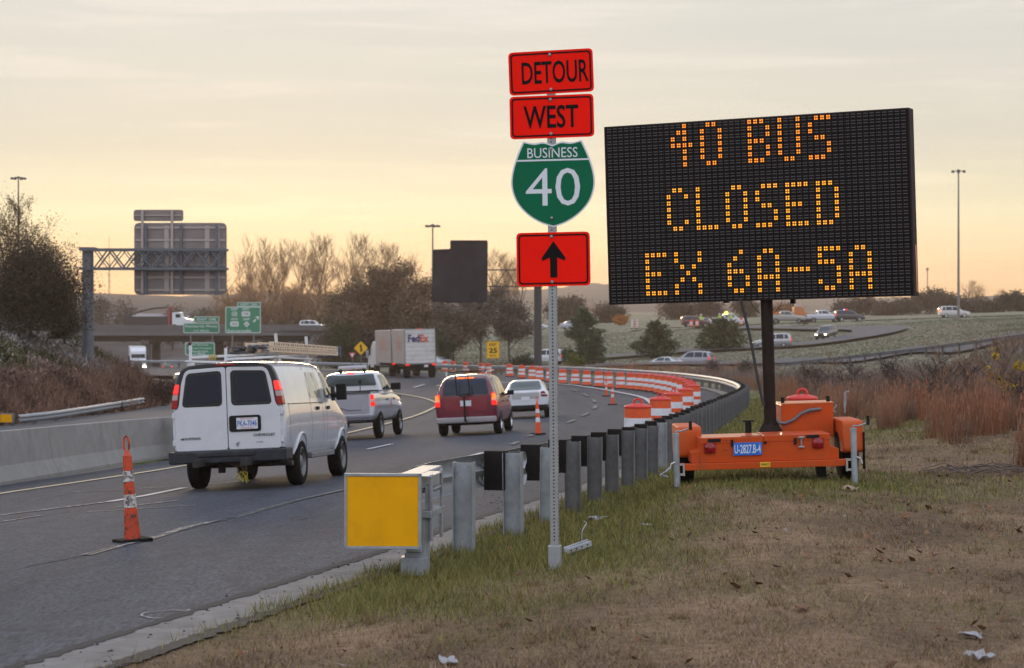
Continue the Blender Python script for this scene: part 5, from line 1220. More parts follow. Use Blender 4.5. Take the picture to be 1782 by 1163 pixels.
# oncoming tractor with white trailer
sem = thing('semi_truck', 'white semi truck with lit headlights coming from under the bridge', 'truck')
wt2 = M('white truck paint', (.70,.71,.74), .35, coat=.3)
g = MB(); g.prism_x(rpoly([(0,.8),(0,3.9),(.9,3.95),(2.0,3.4),(2.15,2.3),(2.4,2.05),(3.9,1.85),(4.1,1.2),(4.1,.6),(.2,.6)],.15), -1.2, 1.2); cb = g.build('cab', wt2, sem, bevel=.06)
g = MB(); g.box((0,2.22,2.55),(2.1,.06,.75), rx=-.25); g.build('windscreen', glass_dk, cb)
g = MB(); g.box((0,4.11,1.35),(1.2,.05,.95)); g.build('grille', M('dark grille', (.10,.10,.11), .4, .5), cb)
g = MB(); g.box((0,4.1,.55),(2.4,.2,.4)); g.build('bumper', rim_gray, cb, bevel=.04)
for sg in (-1,1):
    g = MB(); g.lathe([(.26,0),(.24,.08),(0,.1)],14,(0,0,0),0,Matrix.Translation((sg*.95,4.12,.95)) @ Euler((-pi/2,0,0)).to_matrix().to_4x4()); g.build('headlight', head_on, cb)
    g = MB(); g.box((sg*1.45,2.2,2.3),(.25,.15,.7)); g.build('mirror', black_pl, cb)
    for y in (3.2,.5,-8): g = MB(); g.lathe([(.0,-.2),(.5,-.18),(.52,0),(.5,.18),(.0,.2)],18,(0,0,0),0,Matrix.Translation((sg*1.05,y,.52)) @ Euler((0,pi/2,0)).to_matrix().to_4x4()); g.build('wheel', rubber, sem, 40)
g = MB(); g.box((0,-6.4,2.6),(2.55,11.5,2.8)); g.build('box_trailer', box_m, sem, bevel=.03)
x = (240-CX)*335/F; place(sem, x, 335, R_(169), False)
# dump trailer and tractor on the bridge
dt = thing('dump_trailer_truck', 'white tractor pulling a black dump trailer with an arched tarp bow over the bridge', 'truck', group='vehicles on the far highway')
g = MB(); g.prism_x([(0,.95),(.0,2.35),(7.4,2.35),(7.4,.95),(.5,.75)], -1.2, 1.2); tb = g.build('dump_bed', M('black dump bed', (.022,.022,.026), .6), dt, bevel=.05)
g = MB(); g.tube([(0,.3,2.4),(0,2.5,3.2),(0,5.0,3.75),(0,7.2,3.9)], .16, 8); g.build('tarp_bow', M('dark tarp', (.05,.045,.05), .8), tb, 50)
g = MB(); g.box((0,7.62,2.3),(2.4,.30,2.7)); g.box((0,8.1,3.85),(2.3,1.0,.16)); g.build('red_frame', M('red headboard', (.30,.03,.05), .5), tb)
g = MB(); g.prism_x(rpoly([(8.2,.7),(8.2,3.0),(9.6,3.1),(10.0,2.1),(11.7,1.8),(11.8,.7)],.2), -1.1, 1.1); cb = g.build('cab', wt2, dt, bevel=.05)
g = MB(); 
for sg in (-1,1): g.box((sg*1.115,9.2,2.45),(.02,.8,.6))
g.build('side_window', glass_dk, cb)
for sg in (-1,1):
    for y in (.8,2.0,8.6,11.0): g = MB(); g.lathe([(.0,-.2),(.5,-.18),(.52,0),(.5,.18),(.0,.2)],16,(0,0,0),0,Matrix.Translation((sg*1.0,y,.52)) @ Euler((0,pi/2,0)).to_matrix().to_4x4()); g.build('wheel', rubber, dt, 40)
on_hwy(dt, 218, 3.0, 92)
# orange road works truck behind the mast
ow = thing('road_works_truck', 'orange road works truck on the far highway beside the board mast', 'truck', group='vehicles on the far highway')
om = M('faded works orange', (.50,.17,.05), .5)
g = MB(); g.prism_x([(0,1.0),(0,1.9),(3.8,1.9),(3.8,1.0)], -1.1, 1.1); g.build('bed', om, ow, bevel=.05)
g = MB(); g.prism_x(rpoly([(4.0,.7),(4.0,2.7),(5.3,2.7),(5.7,1.9),(6.6,1.7),(6.7,.7)],.2), -1.1, 1.1); cb = g.build('cab', om, ow, bevel=.05)
g = MB(); g.box((0,4.7,3.0),(1.2,.8,.5)); g.build('roof_board', M('pale roof board', (.45,.40,.36), .5), cb)
for sg in (-1,1):
    for y in (1.2,5.9): g = MB(); g.lathe([(.0,-.2),(.5,-.18),(.52,0),(.5,.18),(.0,.2)],16,(0,0,0),0,Matrix.Translation((sg*1.0,y,.52)) @ Euler((0,pi/2,0)).to_matrix().to_4x4()); g.build('wheel', rubber, ow, 40)
on_hwy(ow, 1336, -3, 88)

# barrels, cones and posts in the far works
fb = ['far orange drum nearest the maroon car','far orange drum in front of the work pickup','far orange drum under the right worker','far orange drum right of the workers','far orange drum left of the maroon car, standing alone']
for px, lane, l in ((1203,7.5,fb[0]),(1213,7.5,fb[1]),(1254,7,fb[2]),(1290,7,fb[3]),(1139,6.5,fb[4])):
    o = copy_tree(bar); on_hwy(o, px, lane, 0); o['label'] = l
for px, l in ((1100,'pale striped upright panel by the far highway, left one of the two under the board'),(1109,'pale striped upright panel by the far highway, right one of the two under the board')):
    t = thing('striped_panel', l, 'road panel', group='striped panels by the far highway'); g = MB(); g.box((0,0,.75),(.35,.04,1.3)); o = g.build('panel', white_sheet, t)
    g = MB()
    for k in range(3): g.box((0,-.024,.35+k*.4),(.35,.006,.14), ry=.5)
    g.build('stripe', orange_plastic, o); g = MB(); g.box((0,0,.06),(.5,.5,.12)); g.build('base', rubber, t); on_hwy(t, px, 5, 0)

# ------------------------------------------------------------------ workers
def person(label, vest, px, lane, pose=0.):
    t = thing('person', label, 'person', group='road workers on the far highway')
    J = [(0,0,.95),(0,0,1.15),(0,0,1.42),(0,0,1.52),(0,.01,1.62),(0,.01,1.75),
         (.19,0,1.42),(.26,.02+pose*.1,1.15),(.25,.12+pose*.2,.92),(-.19,0,1.42),(-.27,.02,1.14),(-.24,.14,.95),
         (.10,0,.90),(.13,.02+pose*.1,.50),(.14,-.02+pose*.1,.07),(.14,.14+pose*.1,.04),(-.10,0,.90),(-.13,.02,.50),(-.14,-.03,.07),(-.14,.13,.04)]
    E_ = [(0,1),(1,2),(2,3),(3,4),(4,5),(2,6),(6,7),(7,8),(2,9),(9,10),(10,11),(0,12),(12,13),(13,14),(14,15),(0,16),(16,17),(17,18),(18,19)]
    rad = [.15,.15,.16,.06,.09,.10,.075,.055,.045,.075,.055,.045,.095,.07,.05,.05,.095,.07,.05,.05]
    me = bpy.data.meshes.new('body'); me.from_pydata(J, E_, []); o = bpy.data.objects.new('body', me); COL.objects.link(o)
    sk = o.modifiers.new('skin', 'SKIN'); 
    for i, v in enumerate(me.skin_vertices[0].data): v.radius = (rad[i], rad[i]*.8); v.use_root = (i == 0)
    sb = o.modifiers.new('s', 'SUBSURF'); sb.levels = 1; sb.render_levels = 1
    dg = bpy.context.evaluated_depsgraph_get(); m2 = bpy.data.meshes.new_from_object(o.evaluated_get(dg)); bpy.data.objects.remove(o)
    m2.materials.clear(); m2.materials.append(M('work trousers', (.05,.055,.075), .9)); m2.materials.append(M('skin', (.42,.25,.18), .6))
    for p in m2.polygons: p.material_index = 1 if (p.center.z > 1.53 or (abs(p.center.x) > .19 and p.center.z < .98 and p.center.z > .8)) else 0
    link('body', m2, t, 60)
    g = MB(); g.lathe([(.20,.93),(.215,1.1),(.22,1.3),(.215,1.44),(.10,1.51)], 14); 
    for sg in (-1,1): g.tube([(sg*.19,0,1.43),(sg*.27,.02,1.16)], [.088,.07], 8)
    v = g.build('vest', vest, t, 60)
    g = MB(); g.lathe([(.222,1.08),(.224,1.14)],14); g.build('reflective_band', white_sheet, v)
    g = MB(); g.lathe([(.15,1.70),(.125,1.72),(.11,1.80),(.05,1.85),(0,1.86)], 12); g.build('hard_hat', M('white helmet', (.7,.7,.62), .4), t, 60)
    on_hwy(t, px, lane, 170+pose*60); return t
hv = M('hi vis yellow green', (.42,.62,.03), .7, emit=(.5,.8,.03), estr=.0)
person('worker in a yellow green vest standing in front of the white work pickup door', hv, 1220, 6, .3)
person('worker in a yellow green vest at the front of the white work pickup', hv, 1252, 5, -.4)
person('worker in an orange yellow vest standing between the other workers and the mast', M('hi vis amber', (.62,.36,.03), .7), 1262, -4, 0)
person('worker in a yellow green vest, rightmost of the group near the mast', hv, 1272, 3, .6)

# ------------------------------------------------------------------ bridge over the lower road
br = thing('highway_bridge', 'grey concrete highway bridge on dark piers crossing the lower road at left', 'bridge', (-70, 362, -8))
def bxy(c, d, mat, name, par=br): g = MB(); g.box(c, d); return g.build(name, mat, par)
g = MB(); g.box((-1,0,6.45),(84,15,.7)); g.build('deck', concrete_far, br)
g = MB(); g.box((-1,-7.4,7.3),(84,.35,1.05)); g.build('parapet', M('parapet concrete', (.105,.10,.105), .9, var=.2, vscale=.3), br); g = MB(); g.box((-1,7.4,7.3),(84,.35,1.05)); g.build('parapet', MATS['parapet concrete'], br)
g = MB()
for k in range(4): g.box((-1,-5.4+k*3.6,5.6),(83.5,.6,1.05))
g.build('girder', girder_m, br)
for x in (-24.5, 8.6, 19.5, 27.5):
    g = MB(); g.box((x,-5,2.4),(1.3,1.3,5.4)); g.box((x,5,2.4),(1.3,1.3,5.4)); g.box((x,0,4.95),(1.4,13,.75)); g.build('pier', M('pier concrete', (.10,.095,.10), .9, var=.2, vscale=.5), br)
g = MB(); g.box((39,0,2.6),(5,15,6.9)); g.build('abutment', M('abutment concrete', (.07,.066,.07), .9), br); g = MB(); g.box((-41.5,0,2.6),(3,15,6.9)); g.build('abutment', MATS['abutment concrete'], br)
g = MB()
for k in range(12): g.box((-38+k*1.6,-7.42,8.2),(.08,.08,.75))
g.box((-29,-7.42,8.55),(19,.06,.06)); g.build('hand_rail', girder_m, br)
# warehouse and far houses beyond the bridge
def building(label, px0, px1, ytop, yeave, Y, wm, rm, depth=18, name='warehouse', cat='building'):
    a = P(px0, yeave, Y); b = P(px1, yeave, Y); wd_ = b.x-a.x; zg = hz(a.x, Y)-2
    t = thing(name, label, cat, (a.x, Y, zg)); h1 = a.z-zg; h2 = P(px0, ytop, Y).z-zg
    g = MB(); g.box((wd_/2, depth/2, h1/2),(wd_, depth, h1)); wl_ = g.build('wall', wm, t)
    g = MB(); g.add([(-.8,-.8,h1),(wd_+.8,-.8,h1),(wd_+.8,depth+.8,h1),(-.8,depth+.8,h1),(-.2,depth/2,h2),(wd_+.2,depth/2,h2)], [(0,1,5,4),(2,3,4,5),(0,4,3),(1,2,5),(0,3,2,1)]); g.build('roof', rm, t)
    for k in range(max(2, int(wd_/5))):
        g = MB(); g.box((2.5+k*wd_/max(2,int(wd_/5)),-.03,h1*.55),(1.6,.1,1.3)); g.build('window', glass_dk, wl_)
    return t
rf = M('slate blue roof', (.16,.17,.20), .7, var=.12, vscale=.3); wlm = M('pale siding', (.30,.28,.26), .8)
building('long grey roofed warehouse beyond the bridge at far left', 150, 262, 546, 556, 520, wlm, rf, 30)
building('low grey warehouse behind the dump trailer', 268, 330, 549, 558, 500, wlm, rf, 20)
building('low white building among the trees right of the covered sign', 848, 900, 548, 556, 460, wlm, M('reddish roof', (.22,.13,.11), .8), 14, 'house', 'house')

# ------------------------------------------------------------------ overhead sign structures
sa = P(153, 672, 110); z0 = hz(sa.x, 110)-.3; ov = thing('overhead_sign', 'grey cantilever sign structure on the left bank, two bare sign backs on its arm', 'overhead sign', (sa.x, 110, z0))
gm = M('sign structure steel', (.135,.145,.165), .55, .4, var=.25, vscale=3, dirt=(.22,.20,.20), dscale=1.2, damt=.2)
K = 110/F
zt = sa.z-z0
def lx(px): return (px-153)*K
def lz(py): return CZ-(py-HY)*K-z0
g = MB(); g.cyl((0,0,0),(0,0,lz(433)),.31,.29,20); g.box((0,0,lz(432)),(.78,.78,.08)); g.cyl((0,0,0),(0,0,.35),.5,.5,20); g.build('post', gm, ov, 40)
g = MB(); zA, zB = lz(435), lz(468)
for yy in (-.5,.5):
    for z in (zA, zB): g.box((lx(268),yy,z),(lx(392)-lx(141)+.1,.13,.13))
n = 9
for i in range(n):
    xa = lx(166)+(lx(392)-lx(166))*i/n; xb = lx(166)+(lx(392)-lx(166))*(i+1)/n
    for yy in (-.5,.5):
        a, b = (zA, zB) if i % 2 else (zB, zA)
        g.cyl((xa,yy,a),(xb,yy,b),.045,n=6); g.cyl((xa,yy,b),(xb,yy,a),.03,n=6)
    g.cyl((xa,-.5,zA),(xa,.5,zA),.03,n=6); g.cyl((xa,-.5,zB),(xa,.5,zB),.03,n=6)
g.build('lattice_arm', gm, ov)
back_m = M('sign back aluminium', (.24,.20,.19), .55, .35, var=.18, vscale=.8)
def panel(px0, px1, py0, py1, name, y=.75):
    cx = (lx(px0)+lx(px1))/2; cz = (lz(py0)+lz(py1))/2; w_ = lx(px1)-lx(px0); h_ = lz(py0)-lz(py1)
    g = MB(); plate(g, rrect(cx,cz,w_,h_,.28 if h_ > 1.5 else .14), y, .05); return g.build(name, back_m, ov), (cx, cz, w_, h_)
pb, (cx, cz, w_, h_) = panel(229, 391, 387, 513, 'main_sign')
rb = M('sign rib', (.42,.36,.33), .5, .4)
g = MB()
for k in range(6): g.box((cx, .72, cz-h_/2+.25+k*(h_-.5)/5),(w_-.15,.05,.10))
for px in (286,357,375): g.box((lx(px),.735,cz),(.24,.03,h_-.3))
g.build('rib', rb, pb)
pt_, (cx2, cz2, w2, h2) = panel(228, 315, 364, 384, 'exit_tab')
g = MB(); g.box((cx2,.72,cz2),(w2-.1,.05,.06)); g.build('rib', rb, pt_)
g = MB()
for px in (244,296): g.box((lx(px),.64,(lz(364)+lz(511))/2),(.13,.10,lz(364)-lz(511)))
g.build('hanger', rb, ov)
g = MB()
for px in (250,312,374): g.box((lx(px),.60,(lz(390)+lz(513))/2),(.12,.12,lz(390)-lz(513)))
g.build('hanger', gm, ov)
# covered sign at the ramp
sb_ = P(936, 640, 175); z0 = hz(sb_.x, 175)-.2; cv = thing('covered_overhead_sign', 'overhead sign wrapped in black tarpaulin, its dark post just left of the perforated post', 'overhead sign', (sb_.x, 175, z0))
K = 175/F
def lx(px): return (px-936)*K
def lz(py): return CZ-(py-HY)*K-z0
dk = M('dark structure steel', (.055,.05,.05), .6, .3, var=.2)
g = MB(); g.cyl((0,0,0),(0,0,lz(470)),.33,.31,18); 
for k in range(6): g.lathe([(.335,0),(.335,.05)],18,(0,0,1.5+k*1.3))
g.cyl((0,0,0),(0,0,.4),.55,.55,18); g.build('post', dk, cv, 40)
g = MB(); zA, zB = lz(470), lz(499)
for yy in (-.45,.45):
    for z in (zA, zB): g.box(((lx(752)+.3)/2,yy,z),(-lx(752)+.5,.08,.08))
for i in range(10):
    xa = lx(752)+(-lx(752))*i/10; xb = lx(752)+(-lx(752))*(i+1)/10
    for yy in (-.45,.45): a, b = (zA, zB) if i % 2 else (zB, zA); g.cyl((xa,yy,a),(xb,yy,b),.028,n=6)
g.build('lattice_arm', dk, cv)
tarp = M('black tarpaulin', (.024,.019,.024), .6, spec=.25, var=.7, vscale=.5, bump=.5, bscale=1.6)  # wide tone variation paints the light and dark of folds
pts = rpoly([(lx(752),lz(526)),(lx(800),lz(528)),(lx(848),lz(526)),(lx(849),lz(470)),(lx(849),lz(419)),(lx(784),lz(419)),(lx(784),lz(434)),(lx(754),lz(435))], .12, 3)
g = MB(); g.prism(pts, -.95, -.62); sgp = g.build('tarpaulin', tarp, cv, bevel=.05)
r5 = random.Random(4)
g = MB()
for k in range(7):
    x0 = r5.uniform(lx(760), lx(840)); za = r5.uniform(lz(520), lz(440)); g.tube([(x0,-.955,za),(x0+r5.uniform(-.5,.5),-.965,za-.5),(x0+r5.uniform(-.9,.9),-.955,za-1.0)], [.01,.035,.01], 6)
g.build('wrinkle', tarp, sgp, 60)
g = MB(); g.box((lx(800),-.75,lz(540)),(lx(845)-lx(752),.5,.05))
for k in range(5): g.box((lx(760)+k*.95,-.75,lz(533)),(.05,.4,lz(526)-lz(540)))
g.build('catwalk', dk, cv)

# ------------------------------------------------------------------ ground mounted road signs
ywarn = M('yellow warning sheeting', (.78,.42,.01), .45, var=.04)
gsheet = M('green guide sheeting', (.006,.20,.105), .45, var=.05); gwht = M('guide sign white', (.55,.62,.60), .5); sh_bl = M('sign shield pale', (.62,.60,.62), .5)
def sign_base(name, label, cat, px, py, Y, group=None):
    x = (px-CX)*Y/F; zc = CZ-(py-HY)*Y/F; zg = hz(x, Y); t = thing(name, label, cat, (x, Y, zg), group=group); return t, zc-zg, Y/F
t, zc, k = sign_base('exit_speed_sign', 'yellow exit 25 miles an hour advisory sign beyond the barrels', 'road sign', 858, 609, 208)
w_, h_ = 23*k, 30*k
g = MB(); plate(g, rrect(0,zc,w_,h_,.06), -.02, .03); o = g.build('panel', ywarn, t)
g = MB(); ring(g, rrect(0,zc,w_-.06,h_-.06,.05), rrect(0,zc,w_-.10,h_-.10,.04), -.024); add_text(g,'EXIT',w_*.55,h_*.16,0,-.025,zc+h_*.30,0,.02); add_text(g,'25',w_*.62,h_*.30,0,-.025,zc-h_*.04,0,.03); add_text(g,'M.P.H.',w_*.5,h_*.10,0,-.025,zc-h_*.34,0,.02); g.build('lettering', sg_blk, o)
g = MB()
for sx in (-.35,.35): g.box((sx,.03,zc/2),(.08,.06,zc))
g.build('post', galv_old, t)
t, zc, k = sign_base('merge_sign', 'yellow diamond merge warning sign left of the delivery truck', 'road sign', 628, 606, 168)
s_ = 12.2*k
g = MB(); plate(g, rpoly([(0,zc-s_),(s_,zc),(0,zc+s_),(-s_,zc)], .08), -.02, .03); o = g.build('panel', ywarn, t)
g = MB(); u = s_/12.2
def q2(pts): g.add([(a*u,-.026,zc+b*u) for a,b in pts],[tuple(range(len(pts)))])
q2([(-.9,-7),(.9,-7),(.9,3),(-.9,3)]); q2([(-2.6,2),(2.6,2),(0,7.5)]); q2([(.8,-2),(2.6,-6),(3.6,-4.6),(1.0,1)]); g.build('lettering', sg_blk, o)
g = MB(); g.box((0,.03,zc/2),(.08,.06,zc)); g.build('post', galv_old, t)
t, zc, k = sign_base('yield_sign', 'small red and white triangular yield sign left of the yellow diamond', 'road sign', 613, 619, 167)
s_ = 6.4*k
g = MB(); plate(g, rpoly([(-s_,zc+s_*.85),(0,zc-s_),(s_,zc+s_*.85)], .05), -.02, .03); o = g.build('panel', M('yield red', (.45,.05,.06), .5), t)
g = MB(); plate(g, rpoly([(-s_*.5,zc+s_*.52),(0,zc-s_*.42),(s_*.5,zc+s_*.52)], .03), -.026, .005); g.build('field', sg_wht, o)
g = MB(); g.box((0,.03,zc/2),(.07,.06,zc)); g.build('post', galv_old, t)
def guide(label, px0, px1, py0, py1, Y, draw, tab=None, ground=True, arm=None):
    x = ((px0+px1)/2-CX)*Y/F; zc = CZ-((py0+py1)/2-HY)*Y/F; zg = hz(x, Y); k = Y/F
    t = thing('guide_sign', label, 'guide sign', (x, Y, zg), group='green guide signs by the bridge'); zc -= zg; w_ = (px1-px0)*k; h_ = (py1-py0)*k
    g = MB(); plate(g, rrect(0,zc,w_,h_,.25), -.03, .06); o = g.build('panel', gsheet, t)
    g = MB(); ring(g, rrect(0,zc,w_-.04,h_-.04,.24), rrect(0,zc,w_-.26,h_-.26,.16), -.034, 0); draw(g, zc, w_, h_); g.build('lettering', [gwht, sh_bl, gsheet], o)
    if tab:
        a, b, c_, d_, s_ = tab; cx = ((a+b)/2-(px0+px1)/2)*k; cz = CZ-((c_+d_)/2-HY)*k-zg; tw, th = (b-a)*k, (d_-c_)*k
        g = MB(); plate(g, rrect(cx,cz,tw,th,.14), -.03, .06); o2 = g.build('exit_tab', gsheet, t)
        g = MB(); ring(g, rrect(cx,cz,tw-.04,th-.04,.13), rrect(cx,cz,tw-.22,th-.22,.08), -.034, 0); add_text(g, s_, tw*.72, th*.42, cx, -.036, cz, 0, .02); g.build('lettering', [gwht], o2)
    g = MB()
    for sx in (-.3,.3): g.box((sx*w_,.10,(zc-h_/2)/2+.2),(.22,.18,zc-h_/2+.6))
    g.build('post', galv_old, t)
def d1(g, zc, w_, h_): add_text(g,'Research Pkwy',w_*.88,h_*.30,0,-.036,zc+h_*.14,0,.01); add_text(g,'1/2 MILE',w_*.42,h_*.18,0,-.036,zc-h_*.26,0,.01)
guide('green guide sign reading Research Pkwy with its tab shifted right', 319, 382, 562, 580, 330, d1, (337,382,551,561,'EXIT 10B'))
def d2(g, zc, w_, h_):
    for cx, cz, s_, kind in ((-.24,.25,'EAST',0),(.08,.25,'EAST',1),(-.24,-.13,'SOUTH',1),(.10,-.13,'EAST',2)):
        add_text(g, s_, w_*.19, h_*.085, cx*w_, -.036, zc+(cz+.16)*h_, 0, .03)
        if kind == 0:
            plate(g, rrect(cx*w_, zc+cz*h_-.02*h_, w_*.15, h_*.17, .2), -.037, .006, 0); plate(g, rrect(cx*w_, zc+cz*h_-.02*h_, w_*.11, h_*.13, .15), -.040, .004, 2); add_text(g,'40',w_*.09,h_*.09,cx*w_,-.043,zc+cz*h_-.02*h_,0,.02)
        elif kind == 1: plate(g, rrect(cx*w_, zc+cz*h_-.02*h_, w_*.24, h_*.19, .25), -.037, .006, 1); add_text(g,'158' if cz > 0 else '421',w_*.15,h_*.09,cx*w_,-.041,zc+cz*h_-.02*h_,2,.02)
        else:
            q = h_*.115; cc = zc+cz*h_-.03*h_; plate(g, [(cx*w_,cc-q),(cx*w_+q,cc),(cx*w_,cc+q),(cx*w_-q,cc)], -.037, .006, 1); add_text(g,'66',w_*.08,h_*.07,cx*w_,-.041,cc,2,.02)
    add_text(g,'Kernersville',w_*.66,h_*.10,-.10*w_,-.036,zc-.41*h_,0,.02)
    a = .36*w_; b = zc+.02*h_; u = h_*.12
    g.add([(a-u,-.036,b-u*.6),(a-u*.6,-.036,b-u),(a+u*.2,-.036,b-u*.2),(a-u*.2,-.036,b+u*.2),(a-u*.25,-.036,b+u*.9),(a+u,-.036,b+u),(a+u*.9,-.036,b-u*.25)], [(0,1,2,3),(4,6,5)])
guide('tall green guide sign with four route shields and a slanted arrow, reading Kernersville', 392, 454, 534, 580, 326, d2, (413,454,526,534,'EXIT 10A'))
def d3(g, zc, w_, h_):
    for s_, f, dz in (('NC Regional',.55,.30),('& Town Complex',.8,.05),('North Exit',.55,-.18),('1 MILE',.35,-.36)): add_text(g, s_, w_*f, h_*.15, 0, -.036, zc+dz*h_, 0, .02)
guide('low green guide sign under the bridge, just above the ladder rack of the van', 322, 374, 596, 619, 300, d3)
# amber chevron seen against it is a warning lamp on a post
# left bank guardrail with a yellow end marker
pts = [P(22, 740, 81), P(80, 733, 85), P(130, 725, 90), P(190, 714, 98), P(242, 706, 106)]
q = spline([(p.x, p.y, p.z-.05) for p in pts], 6); t = thing('guardrail', 'short grey guardrail below the left bank with a small yellow marker on its end', 'guardrail', (q[0][0], q[0][1], q[0][2]-.75))
zs_ = np.array([CZ-(py-HY)*Y/F for py, Y in ((722,81),(716,85),(709,90),(700,98),(692,106))])
zz_ = np.interp(q[:,1], [81,85,90,98,106], zs_)-.75
beam(q, zz_, 'rail', galv, t, (q[0][0], q[0][1], q[0][2]-.75), side=1, off=.2)
for i in range(0, len(q), 4):
    zb_ = zz_[i]-(q[0][2]-.75); g = MB(); g.box((q[i][0]-q[0][0], q[i][1]-q[0][1], zb_+.1),(.15,.12,1.3)); g.build('post', galv_old, t)
a = P(12, 728, 80.4); g = MB(); g.box((a.x-q[0][0], a.y-q[0][1], a.z-(q[0][2]-.75)),(.50,.25,.36)); h = g.build('end_terminal', galv_old, t, bevel=.02)
g = MB(); g.box((a.x-q[0][0]-.0, a.y-q[0][1]-.135, a.z-(q[0][2]-.75)),(.44,.02,.30)); g.build('marker_panel', yel, h)
# guardrail along the low slip ramp at right
q = spline([(56,178.5),(46,187.5),(39,195.5),(31,205.5),(23,212.5)], 8); zq = height(q[:,0], q[:,1]); zq = np.interp(np.arange(len(q)), [0,len(q)-1], [zq[0], zq[-1]])*.0+np.array([CZ-(np.interp(CX+F*x/y, [1250,1420,1600,1782,1900], [646,628,608,584,570])-HY)*y/F for x, y in q])-.62
t = thing('guardrail', 'long dark guardrail climbing to the right along the far ramp', 'guardrail', (q[0][0], q[0][1], zq[0]))
beam(q, zq, 'rail', M('rail dusk grey', (.16,.17,.19), .5, .4), t, (q[0][0], q[0][1], zq[0]), side=1, off=.25)
sl = np.concatenate([[0], np.cumsum(np.linalg.norm(np.diff(q, axis=0), axis=1))])
for s in np.arange(.5, sl[-1], 1.905):
    x, y, z = (np.interp(s, sl, v) for v in (q[:,0], q[:,1], zq)); g = MB(); g.box((x-q[0][0], y-q[0][1], z-zq[0]-.2),(.17,.2,1.7)); g.build('post', post_dark, t)

# ------------------------------------------------------------------ high mast lights and towers
def mast(label, px, pyt, Y, nl=4, zdrop=1.):
    x = (px-CX)*Y/F; zg = hz(x, Y)-zdrop; zt = CZ-(pyt-HY)*Y/F; t = thing('light_tower', label, 'light tower', (x, Y, zg), group='tall highway light towers'); h = zt-zg; k = Y/F
    g = MB(); g.tube([(0,0,0),(0,0,h)], [2.6*k, 1.2*k], 10); g.build('pole', M('mast steel', (.20,.18,.17), .5, .4), t, 60)
    g = MB(); g.lathe([(2.5*k,0),(3.6*k,1.2*k),(1.2*k,3*k),(0,3.2*k)], 10, (0,0,h)); hd_ = g.build('lamp_ring', M('mast head dark', (.06,.055,.06), .5), t, 50)
    for i in range(6):
        a = i*pi/3+.3; g = MB(); g.cyl((cos(a)*2*k,sin(a)*2*k,h+.4*k),(cos(a)*9*k,sin(a)*9*k,h+.2*k),.5*k,n=5); g.lathe([(2.7*k,-2.6*k),(2.9*k,-.6*k),(1.5*k,1.2*k),(0,1.4*k)], 10, (cos(a)*11*k,sin(a)*11*k,h)); g.build('lamp', MATS['mast head dark'], hd_, 50)
    return t
mast('light tower over the trees at the left picture edge', 32, 310, 210)
mast('light tower rising behind the sign wrapped in black', 753, 393, 300)
mast('tallest light tower, alone in the sky right of the message board', 1668, 298, 300, zdrop=.1)
def tower(label, px, pyt, pyb, Y, lat):
    x = (px-CX)*Y/F; zt = CZ-(pyt-HY)*Y/F; zb = CZ-(pyb-HY)*Y/F-14; t = thing('radio_tower', label, 'radio tower', (x, Y, zb)); h = zt-zb; k = Y/F; m_ = M('hazy tower', (.24,.17,.14), .7)
    g = MB()
    if lat:
        for a in range(3): g.tube([(cos(a*2.1)*2.6*k, sin(a*2.1)*2.6*k, 0),(cos(a*2.1)*.5*k, sin(a*2.1)*.5*k, h*.86)], .35*k, 5)
        for i in range(12): z = h*i/14; r0 = 2.6*k*(1-i/15); g.tube([(cos(a*2.1)*r0, sin(a*2.1)*r0, z+(a%2)*h/14) for a in range(4)], .25*k, 4)
        g.tube([(0,0,h*.8),(0,0,h)], .4*k, 5)
    else:
        g.tube([(0,0,0),(0,0,h)], .9*k, 6)
    b = g.build('mast', m_, t)
    if not lat: g = MB(); g.lathe([(1.6*k,-2*k),(2.4*k,-1*k),(2.4*k,2*k),(.4*k,3*k)], 8, (0,0,h-3*k)); g.build('antenna', m_, t)
tower('faint lattice radio tower behind the left sign arm', 190, 413, 510, 1100, True)
tower('small mobile phone mast above the trees right of the message board', 1614, 466, 505, 900, False)
# ------------------------------------------------------------------ vegetation
def tri_mesh(name, V, C, mat):
    n = len(V); me = bpy.data.meshes.new(name); me.vertices.add(n*3); me.vertices.foreach_set('co', V.reshape(-1).astype(np.float32))
    fill_faces(me, np.arange(n*3).reshape(-1,3)); set_color(me, np.repeat(C, 3, axis=0) if C.ndim == 2 else C.reshape(-1,3)); me.materials.append(mat); return me
veg = M('grass blade', (.1,.1,.05), .8, attr='tint', spec=.15)
leafm = M('foliage', (.1,.1,.05), .8, attr='tint', spec=.15)
def blades(P0, h, w, lean, rg):            # one bent triangle per blade
    n = len(P0); a = rg.random(n)*2*pi; s = np.stack([np.cos(a), np.sin(a), np.zeros(n)], -1)*(w/2)[:,None]
    b = rg.random(n)*2*pi; l = np.stack([np.cos(b)*lean*h, np.sin(b)*lean*h, h*np.sqrt(np.maximum(1-lean**2,.05))], -1)
    return np.stack([P0-s, P0+s, P0+l], 1)
rg = np.random.default_rng(21)
